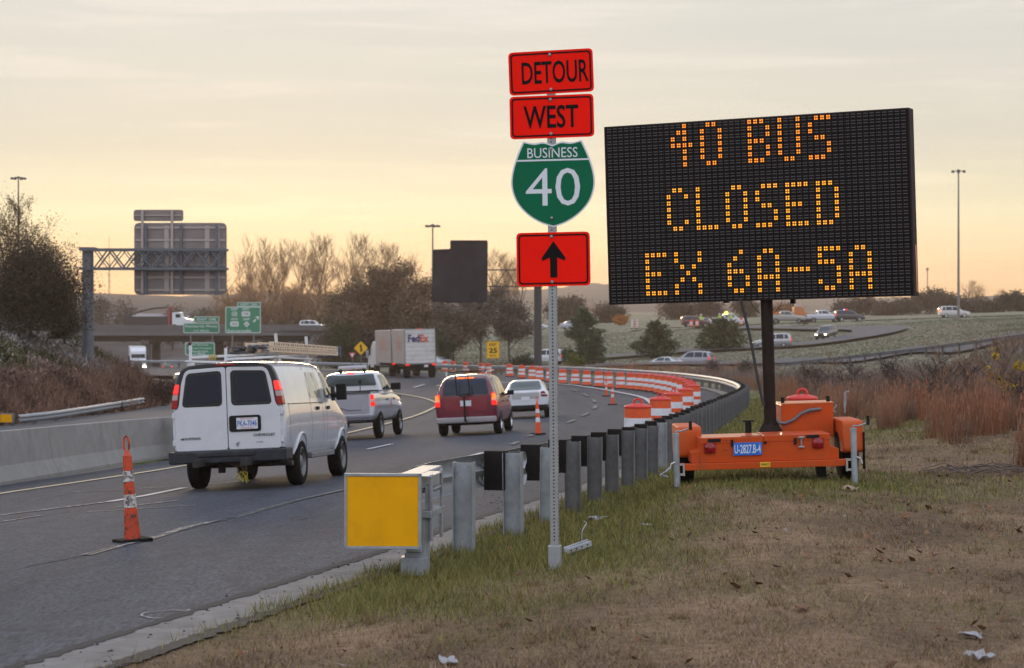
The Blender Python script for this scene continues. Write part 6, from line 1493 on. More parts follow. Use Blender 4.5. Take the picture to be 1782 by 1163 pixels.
# --- mown verge
n = 760000
u = rg.uniform(-.32, .42, n); y = np.exp(rg.uniform(math.log(7.6), math.log(95), n)); x = u*y
z, s, par, dl, dh = height(x, y, True)
k = (s > .30+.16*vnoise(x,y,.5,31)) & (s < 9.5); x, y, z, s = x[k], y[k], z[k], s[k]; n = len(x)
g_ = lawn_green(x, y, s); isg = rg.random(n) < np.clip(g_*1.05-.05, 0.03, .85)
tuft = vnoise(x, y, .45, 33); near = np.exp(-np.maximum(s-.3, 0)/.9)
h = np.where(isg, .035+.055*rg.random(n)*(.5+tuft)+.07*near*rg.random(n), .012+.046*rg.random(n)*(.2+1.2*tuft)**1.5)*(1+.25*smooth(y, 20, 60))
w_ = (.0035+.004*rg.random(n))*np.maximum(1, y/13.)
C = np.where(isg[:,None], np.array([.150,.165,.050])*(.45+1.05*rg.random(n))[:,None]*np.stack([1+.5*rg.random(n)]+[np.ones(n)]*2, -1),
             np.array([.265,.178,.11])*((.38+1.0*rg.random(n))*(.45+1.05*(vnoise(x,y,.42,91)*.5+vnoise(x,y,1.1,92)*.5)))[:,None]*np.stack([np.ones(n), .93+.12*rg.random(n), .8+.4*rg.random(n)], -1))
V = blades(np.stack([x,y,z-.004],-1), h, w_, np.where(isg, .25+.45*rg.random(n), .55+.43*rg.random(n)), rg)
o = link('grass', tri_mesh('grass', V, C, veg)); o['kind'] = 'stuff'
n = 420; u = rg.uniform(-.10, .27, n); y = np.exp(rg.uniform(math.log(10.3), math.log(34), n)); x = u*y; z, s, par, dl, dh = height(x, y, True); k = (s > .6) & (s < 7.5); x, y, z = x[k], y[k], z[k]; n = len(x); m_ = 34
rr_t = .03+.07*rg.random(n); ii = np.repeat(np.arange(n), m_); k = len(ii); rad_ = np.sqrt(rg.random(k))*rr_t[ii]; an = rg.random(k)*2*pi; gt = lawn_green(x, y, s[:n] if len(s) == n else near_poly(x, y, EDGE)[0])[ii]
cc_ = np.where((rg.random(n) < .5)[ii][:,None], np.array([.20,.125,.07]), np.array([.34,.25,.155])); cc_ = np.where((gt > .45)[:,None], np.array([.12,.135,.04]), cc_)*(.5+.9*rg.random(k))[:,None]
V = blades(np.stack([x[ii]+rad_*np.cos(an), y[ii]+rad_*np.sin(an), z[ii]-.004], -1), (.03+.06*rg.random(k))*(.6+.8*rg.random(n))[ii], (.003+.004*rg.random(k))*np.maximum(1, y[ii]/13), .2+.65*rg.random(k), rg)
o = link('grass_tufts', tri_mesh('grass_tufts', V, cc_, veg)); o['kind'] = 'stuff'
# --- tall red broom grass along the right and beyond the rail
XB = lambda Y: np.interp(Y, [15,22,26.8,33.5,44,66,103,130,150], [6.4,6.1,6.35,6.7,7.2,9.0,12.3,13.4,13.0])
cl = []
for _ in range(1150):
    Y = math.exp(rg.uniform(math.log(21), math.log(150))); X = XB(Y)+rg.exponential(.9+.035*Y)*(.8 if rg.random() < .8 else 2.2)-.2
    if vnoise(np.array([X]), np.array([Y]), 2.2, 41)[0] < .50 and rg.random() < .92: continue
    cl.append((X, Y, rg.uniform(.35,1.0)*(.75+.5*vnoise(np.array([X]), np.array([Y]), 1.5, 42)[0]), 0))
for _ in range(420):
    Y = rg.uniform(172, 216); X = rg.uniform(-.02, .145)*Y
    if vnoise(np.array([X]), np.array([Y]), 7., 43)[0] < .42: continue
    cl.append((X, Y, rg.uniform(.5,1.2), 1))
cl = np.array(cl); cz_ = height(cl[:,0], cl[:,1]); Vs = []; Cs = []
pal = np.array([[.29,.112,.056],[.27,.125,.068],[.27,.165,.095],[.18,.085,.055],[.12,.07,.052],[.22,.155,.10]])
for (X, Y, hh, kd), zc in zip(cl, cz_):
    m_ = int(95 if Y < 60 else 46 if Y < 150 else 26); r = np.sqrt(rg.random(m_))*(.16+.10*rg.random()) * (1 if Y < 100 else 2.6); a = rg.random(m_)*2*pi
    P0 = np.stack([X+r*np.cos(a), Y+r*np.sin(a), np.full(m_, zc-.03)], -1); ht = hh*(.55+.5*rg.random(m_)); wv = np.maximum(.006, .00016*Y)*(.8+.8*rg.random(m_))
    V1 = blades(P0, ht, wv, .08+.28*rg.random(m_), rg)
    lean = .25 if rg.random() < .9 else .6; V1[:,2,0] += lean*.25*ht
    c0 = pal[rg.choice(6, p=[.30,.25,.15,.13,.10,.07])]; Vs.append(V1); Cs.append(c0*(.55+.75*rg.random(m_))[:,None])
    # seed fluff near the tops
    q = V1[:m_//3,2]; d = .003+.005*rg.random(len(q)); f = np.stack([q+np.array([0,0,0]), q+np.stack([d,0*d,-.09+0*d],-1), q+np.stack([-d,0*d,-.10+0*d],-1)], 1); Vs.append(f); Cs.append(np.clip(c0*1.25+.02,0,1)*(.7+.5*rg.random(len(q)))[:,None])
V = np.concatenate(Vs); C = np.concatenate(Cs); o = link('tall_grass', tri_mesh('tall_grass', V, C, veg)); o['kind'] = 'stuff'
# --- brush of the left bank, and scrub in the hollow at right
n = 240000
y = np.exp(rg.uniform(math.log(46), math.log(300), n)); dlr = rg.exponential(4.5, n)
xl = np.interp(y, OPP_L[:,1], OPP_L[:,0]); x = xl-.1-dlr*1.15+.6*(rg.random(n)-.5)
z = height(x, y); up = smooth(dlr, 1.0, 4.5)
fr_ = vnoise(x, y, 2.4, 51); gr_ = vnoise(x, y, 3.3, 52); dk_ = vnoise(x, y, 1.2, 53)
base = np.array([.165,.092,.066])*(1-up)[:,None]+np.array([.180,.148,.125])*up[:,None]
C = base.copy(); gm_ = ((gr_ > .60) & (up > .35) & (rg.random(n) < .7)); C[gm_] = [.062,.066,.022]; dm = (dk_ < .42) & (rg.random(n) < .75); C[dm] = C[dm]*.45
fm_ = (fr_ > .58) & (rg.random(n) < .55) & (up > .2); C[fm_] = [.24,.215,.205]
C *= (.7+1.15*rg.random(n))[:,None]
hgt = (.15+.50*rg.random(n)*(.2+1.2*vnoise(x,y,1.6,54)))*(.8+.6*(1-up))*(1-.45*smooth(y,120,160)); st_ = rg.random(n) < .55-.40*up
bump_ = up*.9*np.maximum(vnoise(x,y,2.1,55)-.35,0)*rg.random(n)**.5; z = z+bump_*1.2
V = blades(np.stack([x,y,z-.05+.55*rg.random(n)*hgt],-1), np.where(st_, hgt, .14+.10*rg.random(n)), np.where(st_, .022+.02*rg.random(n), .10+.09*rg.random(n))*np.maximum(.8, y/110), np.where(st_, .2+.5*rg.random(n), .6+.39*rg.random(n)), rg)
o = link('bank_brush', tri_mesh('bank_brush', V, C, veg)); o['kind'] = 'stuff'
n = 60000
y = rg.uniform(70, 188, n); x = rg.uniform(.085, .30, n)*y; k = x > XB(np.minimum(y,150))+2.0; x, y = x[k], y[k]; n = len(x); z = height(x, y); pn = vnoise(x, y, 6, 61)
C = np.where((pn > .55)[:,None], np.array([.13,.10,.092]), np.array([.165,.105,.082]))*(.6+.9*rg.random(n))[:,None]; C[pn < .25] = np.array([.07,.075,.035])
V = blades(np.stack([x,y,z-.05],-1), (.4+1.1*rg.random(n)*(.4+vnoise(x,y,5,62))), .05+.05*rg.random(n), .15+.5*rg.random(n), rg)
o = link('scrub', tri_mesh('scrub', V, C, veg)); o['kind'] = 'stuff'
# --- short far turf that roughens the grass banks
n = 90000
y = rg.uniform(150, 335, n); x = rg.uniform(-.05, .27, n)*y; z, s, par, dl, dh = height(x, y, True); d2, _, _ = near_poly(x, y, rampA); d3_, _, _ = near_poly(x, y, rampB); k = (dh > 8) & (s > 1.2) & (d2 > 4.2) & (d3_ > 4); x, y, z = x[k], y[k], z[k]; n = len(x)
pn = vnoise(x, y, 9, 71); C = np.where((pn > .6)[:,None], np.array([.15,.155,.10]), np.array([.21,.19,.138]))*(.85+.3*rg.random(n))[:,None]
V = blades(np.stack([x,y,z],-1), .05+.10*rg.random(n), .20+.15*rg.random(n), .3+.5*rg.random(n), rg); o = link('turf', tri_mesh('turf', V, C, veg)); o['kind'] = 'stuff'
# --- dead leaves and crumbs
n = 1250; u = rg.uniform(-.13, .28, n); y = np.exp(rg.uniform(math.log(10), math.log(32), n)); x = u*y; z, s, par, dl, dh = height(x, y, True); k = (s > .5) & (s < 8) & ((rg.random(n) < .35) | (x > 1.2)) & (vnoise(x,y,1.4,95) > .42); x, y, z = x[k], y[k], z[k]; n = len(x)
a = rg.random(n)*2*pi; q = .010+.034*rg.random(n)**2; e1 = np.stack([np.cos(a)*q, np.sin(a)*q, .5*q*(rg.random(n))], -1); e2 = np.stack([-np.sin(a)*q*.7, np.cos(a)*q*.7, .7*q*rg.random(n)], -1); c = np.stack([x,y,z+.022],-1)
V = np.concatenate([np.stack([c-e1, c+e2, c+e1+np.array([0,0,.01])],1), np.stack([c-e1, c+e1+np.array([0,0,.01]), c-e2],1)]); C0 = np.array([[.19,.085,.042],[.23,.12,.065],[.13,.065,.04],[.26,.21,.18]])[rg.choice(4, n, p=[.4,.3,.25,.05])]; C = np.concatenate([C0, C0*.8])
o = link('fallen_leaves', tri_mesh('fallen_leaves', V, C, veg)); o['kind'] = 'stuff'
n = 900; t_ = rg.random(n); idx = rg.integers(0, len(EF)-1, n); k = (EF[idx,1] > 9) & (EF[idx,1] < 40); idx = idx[k]; n = len(idx); off_ = rg.normal(.12, .16, n); q = offset(EF, 0.); tt = np.gradient(EF[:,:2], axis=0); tt /= np.linalg.norm(tt, axis=1)[:,None]
EY = rg.uniform(9, 34, 420); EX = np.interp(EY, EF[:100,1], EF[:100,0])+rg.normal(.10,.13,420); ez = zroad(EX, EY)+.006; mb = MB(); r6 = random.Random(8)
for X, Y, Z in zip(EX, EY, ez):
    q = .003+.009*r6.random()**2; a = r6.random(); mb.add([(X-q,Y-q*a,Z),(X+q*a,Y-q*.9,Z),(X+q,Y+q*.6,Z),(X-q*.4,Y+q,Z),(X-q*.5,Y-q*.4,Z+q*.7),(X+q*.5,Y-q*.3,Z+q*.8),(X+q*.3,Y+q*.6,Z+q*.7)], [(0,1,5,4),(1,2,5),(2,6,5),(2,3,6),(3,0,4,6),(4,5,6)])
o = mb.build('gravel', M('dark gravel', (.045,.042,.040), .9, var=.5, vscale=8)); o['kind'] = 'stuff'
# litter: individual scraps
lit_m = M('dirty white litter', (.36,.35,.36), .7, var=.25, vscale=25, dirt=(.28,.24,.2), dscale=12); r7 = random.Random(12)
def scrap(label, px, py, Y, sz, mat=lit_m, name='litter'):
    x = (px-CX)*Y/F; z = hz(x, Y); mb = MB(); nx = 5; vs = []
    for i in range(nx):
        for j in range(nx): vs.append(((i/(nx-1)-.5)*sz*(1+.3*r7.random()), (j/(nx-1)-.5)*sz*.6*(1+.3*r7.random()), .012+sz*.32*r7.random()))
    mb.add(vs, [(i*nx+j,(i+1)*nx+j,(i+1)*nx+j+1,i*nx+j+1) for i in range(nx-1) for j in range(nx-1)]); o = mb.build(name, mat, None, 60, loc=(x, Y, z)); o.rotation_euler = (0,0,r7.uniform(0,3)); sm = o.modifiers.new('thick', 'SOLIDIFY'); sm.thickness = .006
    return tag(o, label, 'litter')
scrap('crumpled white litter at the bottom right corner of the grass', 1703, 1140, 10.9, .14)
scrap('white scrap on the grass just above the bottom right litter', 1690, 1095, 11.6, .10)
scrap('white scrap at the bottom edge of the grass', 780, 1158, 11.0, .11)
scrap('white plastic scrap in the grass behind the sign post, near the guardrail posts', 1040, 862, 20.8, .16)
scrap('pale dry leaf on the grass below the right jack of the trailer', 1480, 846, 21.2, .16, M('pale leaf', (.36,.24,.17), .8), 'dry_leaf')
scrap('small white scrap in the straw right of the detour sign', 1125, 905, 18.2, .07)
scrap('brown curled leaf in the middle of the straw grass', 1395, 1075, 12.4, .10, M('brown leaf', (.16,.075,.035), .8), 'dry_leaf')
p = P(1006, 938, 16.5); z = hz(p.x, 16.5); T = Matrix.Translation((p.x, 16.5, z+.04)) @ Euler((R_(8), R_(-14), R_(28))).to_matrix().to_4x4()
mb = MB(); mb.box((0,0,0),(.22,.05,.012),0,T); mb.box((0,.025,.015),(.22,.010,.04),0,T); mb.box((0,-.025,.015),(.22,.010,.04),0,T)
for k in range(4): mb.cyl(T @ Vector((-.08+k*.05,-.032,.015)), T @ Vector((-.08+k*.05,-.029,.015)), .007, n=8, mi=1)
mb.tube([T @ Vector((.05,.02,.03)), T @ Vector((.07,.02,.12)), T @ Vector((.12,.02,.17)), T @ Vector((.10,.02,.19))], .004, 5)
o = mb.build('broken_bracket', [M('pale zinc bracket', (.50,.51,.54), .45, .3, var=.2), sg_blk]); tag(o, 'broken white metal bracket lying in the grass right of the sign post base', 'scrap metal')
# fallen twigs pile at right
mb = MB(); r7 = random.Random(5)
c = P(1710, 800, 24.3)
for k in range(26):
    x0 = c.x+r7.uniform(-.5,.35); y0 = c.y+r7.uniform(-.5,.5); a = r7.uniform(-.5,.4); Lh = r7.uniform(.15,.4); z = hz(x0,y0); mb.tube([(x0-cos(a)*Lh,y0-sin(a)*Lh,z+.03),(x0,y0,z+.06+r7.random()*.05),(x0+cos(a)*Lh,y0+sin(a)*Lh,z+.03)],.006,5)
tag(mb.build('twig_pile', M('dead twig', (.14,.105,.085), .9)), 'pile of dead twigs on the straw at the right edge', 'twigs')

# --- trees
bark = M('bark', (.075,.055,.045), .9, var=.3, vscale=4); bark_far = M('far bark', (.07,.042,.03), .9)
def bare_tree_meshes(h, seed, spread=.45, levels=4, tw=.035, trunk_r=None, leaves=None, fit=None, tcol=None, keep=1., tmat=None):
    r = random.Random(seed); mb = MB(); tws = []
    def br(p, d, L, rad, lv):
        pts = [p]; dirs = d.normalized(); k = 4 if lv == 0 else 3; rr = [rad]
        for i in range(k):
            dirs = (dirs+Vector((r.uniform(-.13,.13), r.uniform(-.13,.13), r.uniform(-.02,.12)))).normalized(); pts.append(pts[-1]+dirs*L/k); rr.append(rad*(1-.78*(i+1)/k))
        mb.tube(pts, rr, 6 if lv < 2 else 4, caps=False)
        nb = [9, 6, 5, 5][lv] if lv < 4 else 0
        for j in range(nb):
            t = (.26 if lv == 0 else .25)+(.74)*((j+r.random())/nb); i = min(int(t*k), k-1); f = t*k-i; q = pts[i].lerp(pts[i+1], f)
            az = r.uniform(0, 2*pi); side = Vector((cos(az), sin(az), r.uniform(.1,.5))); nd = (dirs*(1.15-spread)+side*spread*1.25).normalized(); ln = L*r.uniform(.42,.68)*(1-.35*t*(lv == 0))
            if lv+1 < levels: br(q, nd, ln, max(rad*(1-.75*t)*.55, .012), lv+1)
            else: tws.append((q, nd, ln))
        if lv == levels-1:
            for j in range(5): tws.append((pts[1+j%3], (dirs+Vector((r.uniform(-.7,.7), r.uniform(-.7,.7), r.uniform(-.1,.6)))).normalized(), L*.6))
    br(Vector((0,0,-.3)), Vector((r.uniform(-.05,.05),r.uniform(-.05,.05),1)), h*.72, trunk_r or h*.016, 0)
    if fit:
        ends = np.array([tuple(q+dd.normalized()*ln*.8) for q, dd, ln in tws]); kx = fit[0]/np.percentile(np.hypot(ends[:,0], ends[:,1]), 96); kz = fit[1]/np.percentile(ends[:,2], 99); S = Vector((kx, kx, kz)); mb.v = [(x*kx, y*kx, z*kz) for x, y, z in mb.v]
        tws = [(q*S, Vector((dd.x*kx, dd.y*kx, dd.z*kz)).normalized(), Vector((dd.x*kx, dd.y*kx, dd.z*kz)).length/dd.length*ln) for q, dd, ln in tws]
    tm = mb.mesh('trunk', tmat or bark_far); tm.polygons.foreach_set('use_smooth', [True]*len(tm.polygons))
    P0 = np.array([tuple(t[0]) for t in tws]); D = np.array([tuple(t[1]) for t in tws]); Ln = np.array([t[2] for t in tws]); g2 = np.random.default_rng(seed)
    V = []
    for rep in range(1):
        dd = D+g2.normal(0,.22*rep,D.shape); dd[:,2] += .1; dd /= np.linalg.norm(dd,axis=1)[:,None]; sx = np.cross(dd, g2.normal(size=D.shape)); sx /= np.linalg.norm(sx,axis=1)[:,None]+1e-9
        b0 = P0+D*(Ln*.25*rep)[:,None]; V.append(np.stack([b0-sx*tw/2, b0+sx*tw/2, b0+dd*Ln[:,None]*(.9-.15*rep)],1))
    V = np.concatenate(V)
    Cc = np.array(tcol or [.32,.175,.088])*(.7+.6*g2.random((len(V),1)))  # golden default twig tone holds the backlit glow in its colour
    if leaves:
        c1, c2, per, ls = leaves; kp = g2.random(len(P0)) < keep; ki = np.nonzero(kp)[0]; ii = np.repeat(ki, per); k = len(ii); f = g2.random(k)**.6
        p = P0[ii]+D[ii]*(Ln[ii]*f)[:,None]+g2.normal(size=(k,3))*ls*1.3; p[:,2] = np.maximum(p[:,2], .05); aa = g2.normal(size=(k,3)); aa /= np.linalg.norm(aa,axis=1)[:,None]; bb_ = np.cross(aa, g2.normal(size=(k,3))); bb_ /= np.linalg.norm(bb_,axis=1)[:,None]+1e-9
        q = ls*(.5+.9*g2.random(k))[:,None]; V = np.concatenate([V, np.stack([p-aa*q*.5, p+bb_*q*.4, p+aa*q*.5],1)]); pick = (g2.random(len(P0)) < .6)[ii]; tone = (.55+.8*g2.random(len(P0)))[ii]
        Cc = np.concatenate([Cc, np.where(pick[:,None], np.array(c1), np.array(c2))*(tone*(.75+.5*g2.random(k)))[:,None]])
    cm = tri_mesh('crown', V, Cc, leafm)
    zmax = V[:,2,2].max(); return tm, cm, zmax
protos = [bare_tree_meshes(19, 100+i, .36+.06*(i%3), 4, .045) for i in range(5)]
def bare(label, px, pytop, Y, wmul=1., proto=None, group='bare winter trees behind the bridge', base=None, name='bare_tree'):
    x = (px-CX)*Y/F; z = hz(x, Y) if base is None else base; h = CZ-(pytop-HY)*Y/F-z; i = proto if proto is not None else rnd.randrange(5); tm, cm, zm = protos[i]; s = h/zm
    t = thing(name, label, 'tree', (x, Y, z), rnd.uniform(0, 6.28), group); t.scale = (s*wmul, s*wmul, s); link('trunk', tm, t); link('crown', cm, t); return t
def leaf_limbed(name, label, px, pytop, Y, wpx, c1, c2, per, ls, seed, spread=.62, levels=4, base=None, keep=1., tw=.02, group=None, cat='tree'):
    x = (px-CX)*Y/F; z = (hz(x, Y)-.1) if base is None else base; h = CZ-(pytop-HY)*Y/F-z; tm, cm, zm = bare_tree_meshes(h, seed, spread, levels, tw, None, (c1, c2, per, ls), (wpx*Y/F/2, h), tuple(.8*v for v in c1), keep, bark)
    t = thing(name, label, cat, (x, Y, z), 0, group); link('trunk', tm, t); link('crown', cm, t); return t
ordn = ['leftmost','second','third','fourth','fifth','sixth','seventh','eighth','ninth','tenth','eleventh','twelfth']
for i, (px, py, Y) in enumerate([(408,422,410),(430,402,425),(462,404,415),(488,424,400),(520,410,430),(545,398,420),(572,408,410),(605,396,425),(630,410,405),(665,414,430),(694,416,420),(712,440,410)]):
    bare('%s tall bare tree between the left sign back and the light tower' % (ordn[i] if i else 'leftmost'), px, py, Y, 1.05)
for i, (px, py, Y) in enumerate([(862,428,420),(884,434,430),(906,440,415),(875,455,380)]):
    bare('bare tree between the covered sign and the red arrow plate, %s of four' % ordn[i], px, py, Y, 1.0)
for i, (px, py, Y, wm) in enumerate(sorted([(1684,484,520,1.2),(1712,490,540,1.3),(1740,500,530,1.1),(1560,515,500,1.0),(1535,520,520,1.0),(1700,496,500,1.2)])):
    bare('pale bare tree right of the board, %s of six from the board' % ordn[i], px, py, Y, wm)
for i, (px, py, Y) in enumerate(sorted([(990,510,440),(1010,515,450),(1035,520,430),(1150,520,450),(1200,528,440),(1310,525,450),(1345,528,440),(1290,520,460)])):
    bare('small bare tree on the skyline under the board, %s from the sign post' % ordn[i], px, py, Y, 1.3)
# low brushwood belt in front of the tall row: each shrub its own thing
for i in range(22):
    px = 385+i*10.5+rnd.uniform(-4,4); bare('brown brushwood tree behind the bridge road, %d%s from the sign back' % (i+1, {1:'st',2:'nd',3:'rd'}.get(i+1 if i+1 < 20 else (i+1)%10, 'th')), px, rnd.uniform(482,530), rnd.uniform(380,400), 1.9, group='brushwood behind the bridge road', name='brushwood')
def leafy(name, label, px, pytop, Y, wpx, col, dens=1., base=None, shape=1., ls=.3, group=None, col2=None, seed=None, cen=.56, trunkcol=None, cat='tree', dx=0, nclump=26, gap=.25, sz_=None):
    r = np.random.default_rng(seed if seed is not None else int(px*7+Y)); x = (px-CX)*Y/F; z = hz(x, Y)-.1 if base is None else base; h = CZ-(pytop-HY)*Y/F-z; W = wpx*Y/F/2
    t = thing(name, label, cat, (x, Y, z), 0, group); mb = MB(); rr = random.Random(int(px)); lim = []
    mb.tube([(0,0,-.2),(rr.uniform(-.05,.05)*h,0,h*.3),(rr.uniform(-.06,.06)*h,0,h*.62),(0,0,h*.9)], [h*.024,h*.018,h*.01,h*.003], 7)
    n = int(nclump*dens)+6; cc = []
    while len(cc) < n:
        v = r.normal(size=3); v /= np.linalg.norm(v); v *= r.random()**.4
        if v[2] < -.9: continue
        c = np.array([v[0]*W*.86, v[1]*W*.86, h*(cen+v[2]*(1-cen)*.92)]); 
        if r.random() < gap and np.linalg.norm(v) > .7: continue
        cc.append(c)
    for c in cc[:14]: mb.tube([(0,0,h*.28+.2*c[2]*r.random()), (c[0]*.5, c[1]*.5, c[2]*.75), tuple(c)], [h*.010,h*.006,h*.002], 5, caps=False)
    mb.build('trunk', bark if trunkcol is None else trunkcol, t)
    m_ = int(190*dens); V = []; C = []
    for c in cc:
        sg = W*(.17+.14*r.random()); k = int(m_*(.6+.8*r.random())); p = c+r.normal(size=(k,3))*np.array([sg,sg,sg*.75*shape]); p[:,2] = np.maximum(p[:,2], .1)
        a = r.normal(size=(k,3)); a /= np.linalg.norm(a,axis=1)[:,None]; b = np.cross(a, r.normal(size=(k,3))); b /= np.linalg.norm(b,axis=1)[:,None]+1e-9; q = ls*(.5+.8*r.random(k))[:,None]
        V.append(np.stack([p-a*q*.5, p+b*q*.38, p+a*q*.5],1)); base_c = np.array(col) if (col2 is None or r.random() < .6) else np.array(col2); C.append(base_c*(.6+.7*r.random((k,1)))*(.8+.4*r.random()))
    cm = tri_mesh('crown', np.concatenate(V), np.concatenate(C), leafm); link('crown', cm, t); return t
bO = (.085,.052,.032); bO2 = (.065,.055,.030); brn = (.075,.055,.042); grn = (.045,.055,.028)
leaf_limbed('oak_tree', 'large brown leaved oak in the middle distance above the delivery truck', 678, 466, 262, 160, (.19,.112,.068), (.125,.095,.06), 8, .34, 501)
leaf_limbed('oak_tree', 'brown oak left of the large oak, its foot dark green', 616, 498, 268, 100, (.165,.11,.07), (.09,.105,.052), 7, .34, 502)
leaf_limbed('oak_tree', 'brown leaved oak right of the large oak, below the black tarpaulin', 745, 488, 258, 110, (.18,.11,.07), (.125,.095,.062), 7, .33, 503)
leaf_limbed('thicket_tree', 'grey brown thicket tree behind the exit 25 sign', 835, 500, 240, 124, (.165,.125,.098), (.115,.098,.078), 5, .28, 504)
leaf_limbed('thicket_tree', 'grey brown thicket tree right of the exit 25 sign', 888, 516, 246, 100, (.16,.122,.098), (.11,.098,.072), 5, .28, 505)
leaf_limbed('thicket_tree', 'brown thicket tree right of the delivery truck', 790, 530, 236, 96, (.165,.115,.088), (.105,.105,.068), 5, .28, 506)
leafy('green_shrub', 'dark green shrub left of the delivery truck', 600, 560, 240, 64, grn, 1.1, ls=.3, col2=(.05,.06,.025), cen=.45, cat='shrub', gap=.1)
leafy('green_shrub', 'dark green shrub at the right edge of the delivery truck', 770, 575, 228, 44, grn, .9, ls=.28, cen=.45, cat='shrub')
leafy('green_shrub', 'low green shrub beside the dark sign post', 912, 612, 214, 50, grn, .7, ls=.25, cen=.45, cat='shrub')
leafy('yellow_shrub', 'small yellow green shrub right of the sign post, beside the white car', 1003, 618, 226, 40, (.10,.11,.02), .6, ls=.22, cen=.45, cat='shrub')
for px, py, l in ((640,560,'purple brown scrub tree behind the yellow diamond sign'),(585,580,'purple brown scrub tree left of the yield sign'),(700,560,'purple brown scrub tree behind the delivery truck')):
    leafy('scrub_tree', l, px, py, 275, 80, (.075,.05,.045), 1.1, ls=.36, cen=.45, gap=.1)
def pine(label, px, pytop, Y, wpx, pyb, col=(.085,.10,.055)):
    x = (px-CX)*Y/F; z = hz(x, Y)-.1; h = CZ-(pytop-HY)*Y/F-z; W = wpx*Y/F/2; r = np.random.default_rng(int(px)); t = thing('pine_tree', label, 'tree', (x, Y, z), 0, 'pines on the far bank')
    mb = MB(); mb.tube([(0,0,-.2),(0,0,h*.97)], [h*.022,h*.004], 7); V = []; C = []
    for i in range(46):
        f = (i+r.random())/46; zz0 = h*(.06+.92*f); Lr = W*(1-f*.93)**.55*(.55+.6*r.random()); a = r.random()*2*pi; d = np.array([cos(a), sin(a), .16+.25*f]); tip = np.array([0,0,zz0])+d*Lr
        mb.tube([(0,0,zz0), tuple(np.array([0,0,zz0])+d*Lr*.6+np.array([0,0,-.04*Lr])), tuple(tip)], [.03,.02,.006], 4, caps=False)
        k = int(40+110*Lr/W); tt_ = r.random(k)**.7; p = np.array([0,0,zz0])+d*(Lr*tt_)[:,None]+r.normal(size=(k,3))*np.array([.10,.10,.08])*W*(.5+.6*(1-f)); dd = d+r.normal(size=(k,3))*.55; dd /= np.linalg.norm(dd,axis=1)[:,None]
        sx = np.cross(dd, r.normal(size=(k,3))); sx /= np.linalg.norm(sx,axis=1)[:,None]+1e-9; q = (.16+.16*r.random(k))[:,None]*W*.75; V.append(np.stack([p-sx*.05*W*.75, p+sx*.05*W*.75, p+dd*q],1)); C.append(np.array(col)*(.55+.8*r.random((k,1))))
    mb.build('trunk', bark, t); link('crown', tri_mesh('crown', np.concatenate(V), np.concatenate(C), leafm), t)
pine('dark bushy pine on the far bank under the left part of the board', 1140, 563, 238, 78, 626)
pine('spreading pine on the far bank just left of the board mast', 1256, 560, 248, 90, 615, (.10,.11,.055))
pine('tallest pine on the far bank, right beside the sign post', 1016, 540, 236, 80, 640, (.08,.10,.055))
pine('small pine tucked against the tallest pine, on its right', 1036, 585, 232, 44, 640)
for i, (px, py, Y, wpx, c) in enumerate(sorted([(975,512,430,50,brn),(1000,505,440,60,(.075,.05,.045)),(1060,532,430,60,brn),(1180,522,440,64,brn),(1228,520,450,60,(.075,.05,.045)),(1300,520,450,50,brn),(1370,530,460,40,brn),(1480,520,470,60,brn),(1512,516,470,50,(.075,.05,.045)),(1600,512,470,40,brn),(1622,498,460,60,(.06,.045,.035)),(1655,515,450,60,brn),(1690,522,450,70,(.07,.05,.04)),(1725,528,440,50,(.05,.045,.03)),(1757,506,440,44,(.045,.04,.03)),(1790,514,440,50,(.05,.045,.03)),(1542,528,440,50,brn),(1575,524,450,50,brn)])):
    leafy('dark_tree', 'dark hazy tree behind the far highway, %d places right of the sign post' % (i+1), px, py, Y, wpx, c, .8, ls=.6, nclump=20, cen=.5, group='dark trees behind the far highway')
leafy('autumn_bush', 'small orange autumn bush on the skyline left of the far maroon car', 1080, 549, 380, 24, (.42,.15,.03), .6, ls=.4, cat='shrub', base=P(1080,566,380).z)
leafy('autumn_bush', 'orange brown bush behind the board mast on the skyline', 1358, 530, 420, 50, (.26,.12,.05), .6, ls=.5, cat='shrub')
for i, (px, py, Y, wpx) in enumerate(sorted([(175,512,480,50),(215,520,470,60),(340,525,440,70),(365,530,430,50),(300,530,450,60),(395,520,420,60)])):
    leafy('hazy_tree', 'hazy tree behind the bridge at left, %s from the sign post' % ordn[i], px, py, Y, wpx, (.085,.075,.065), .7, ls=.6, nclump=18, cen=.5, group='hazy trees beyond the bridge')
# left bank: ivy covered mound and the tall half bare tree behind it
leafy('ivy_mound', 'dark ivy covered mound of a tree on the left bank beside the sign post', 52, 425, 104, 190, (.060,.044,.030), 2.2, ls=.13, col2=(.072,.055,.036), cen=.5, nclump=60, gap=.02, base=P(52,578,104).z)
leafy('ivy_mound', 'lower dark creeper thicket right of the mound against the left sign post', 112, 505, 108, 70, (.062,.05,.036), 1.3, ls=.12, col2=(.078,.062,.042), cen=.42, nclump=30, gap=.05, base=P(112,592,108).z)
leaf_limbed('thinning_tree', 'tall thinning brown tree behind the left mound', 22, 338, 122, 180, (.085,.055,.025), (.12,.08,.035), 4, .14, 511, .62, 4, P(22,600,122).z, .28, .012)
leaf_limbed('thinning_tree', 'second thinning brown tree leaning toward the left sign post', 84, 410, 126, 100, (.095,.06,.03), (.12,.08,.035), 4, .13, 512, .6, 4, P(85,600,126).z, .3, .012)
leafy('red_shrub', 'brown shrub at the foot of the left bank, right of the short guardrail', 285, 655, 112, 60, (.095,.05,.042), .8, ls=.12, col2=(.07,.04,.035), cen=.45, cat='shrub', gap=.1, nclump=30)
leafy('red_shrub', 'brown shrub behind the left sign post foot', 205, 640, 120, 70, (.10,.06,.052), .8, ls=.12, cen=.45, cat='shrub', gap=.1, nclump=30)
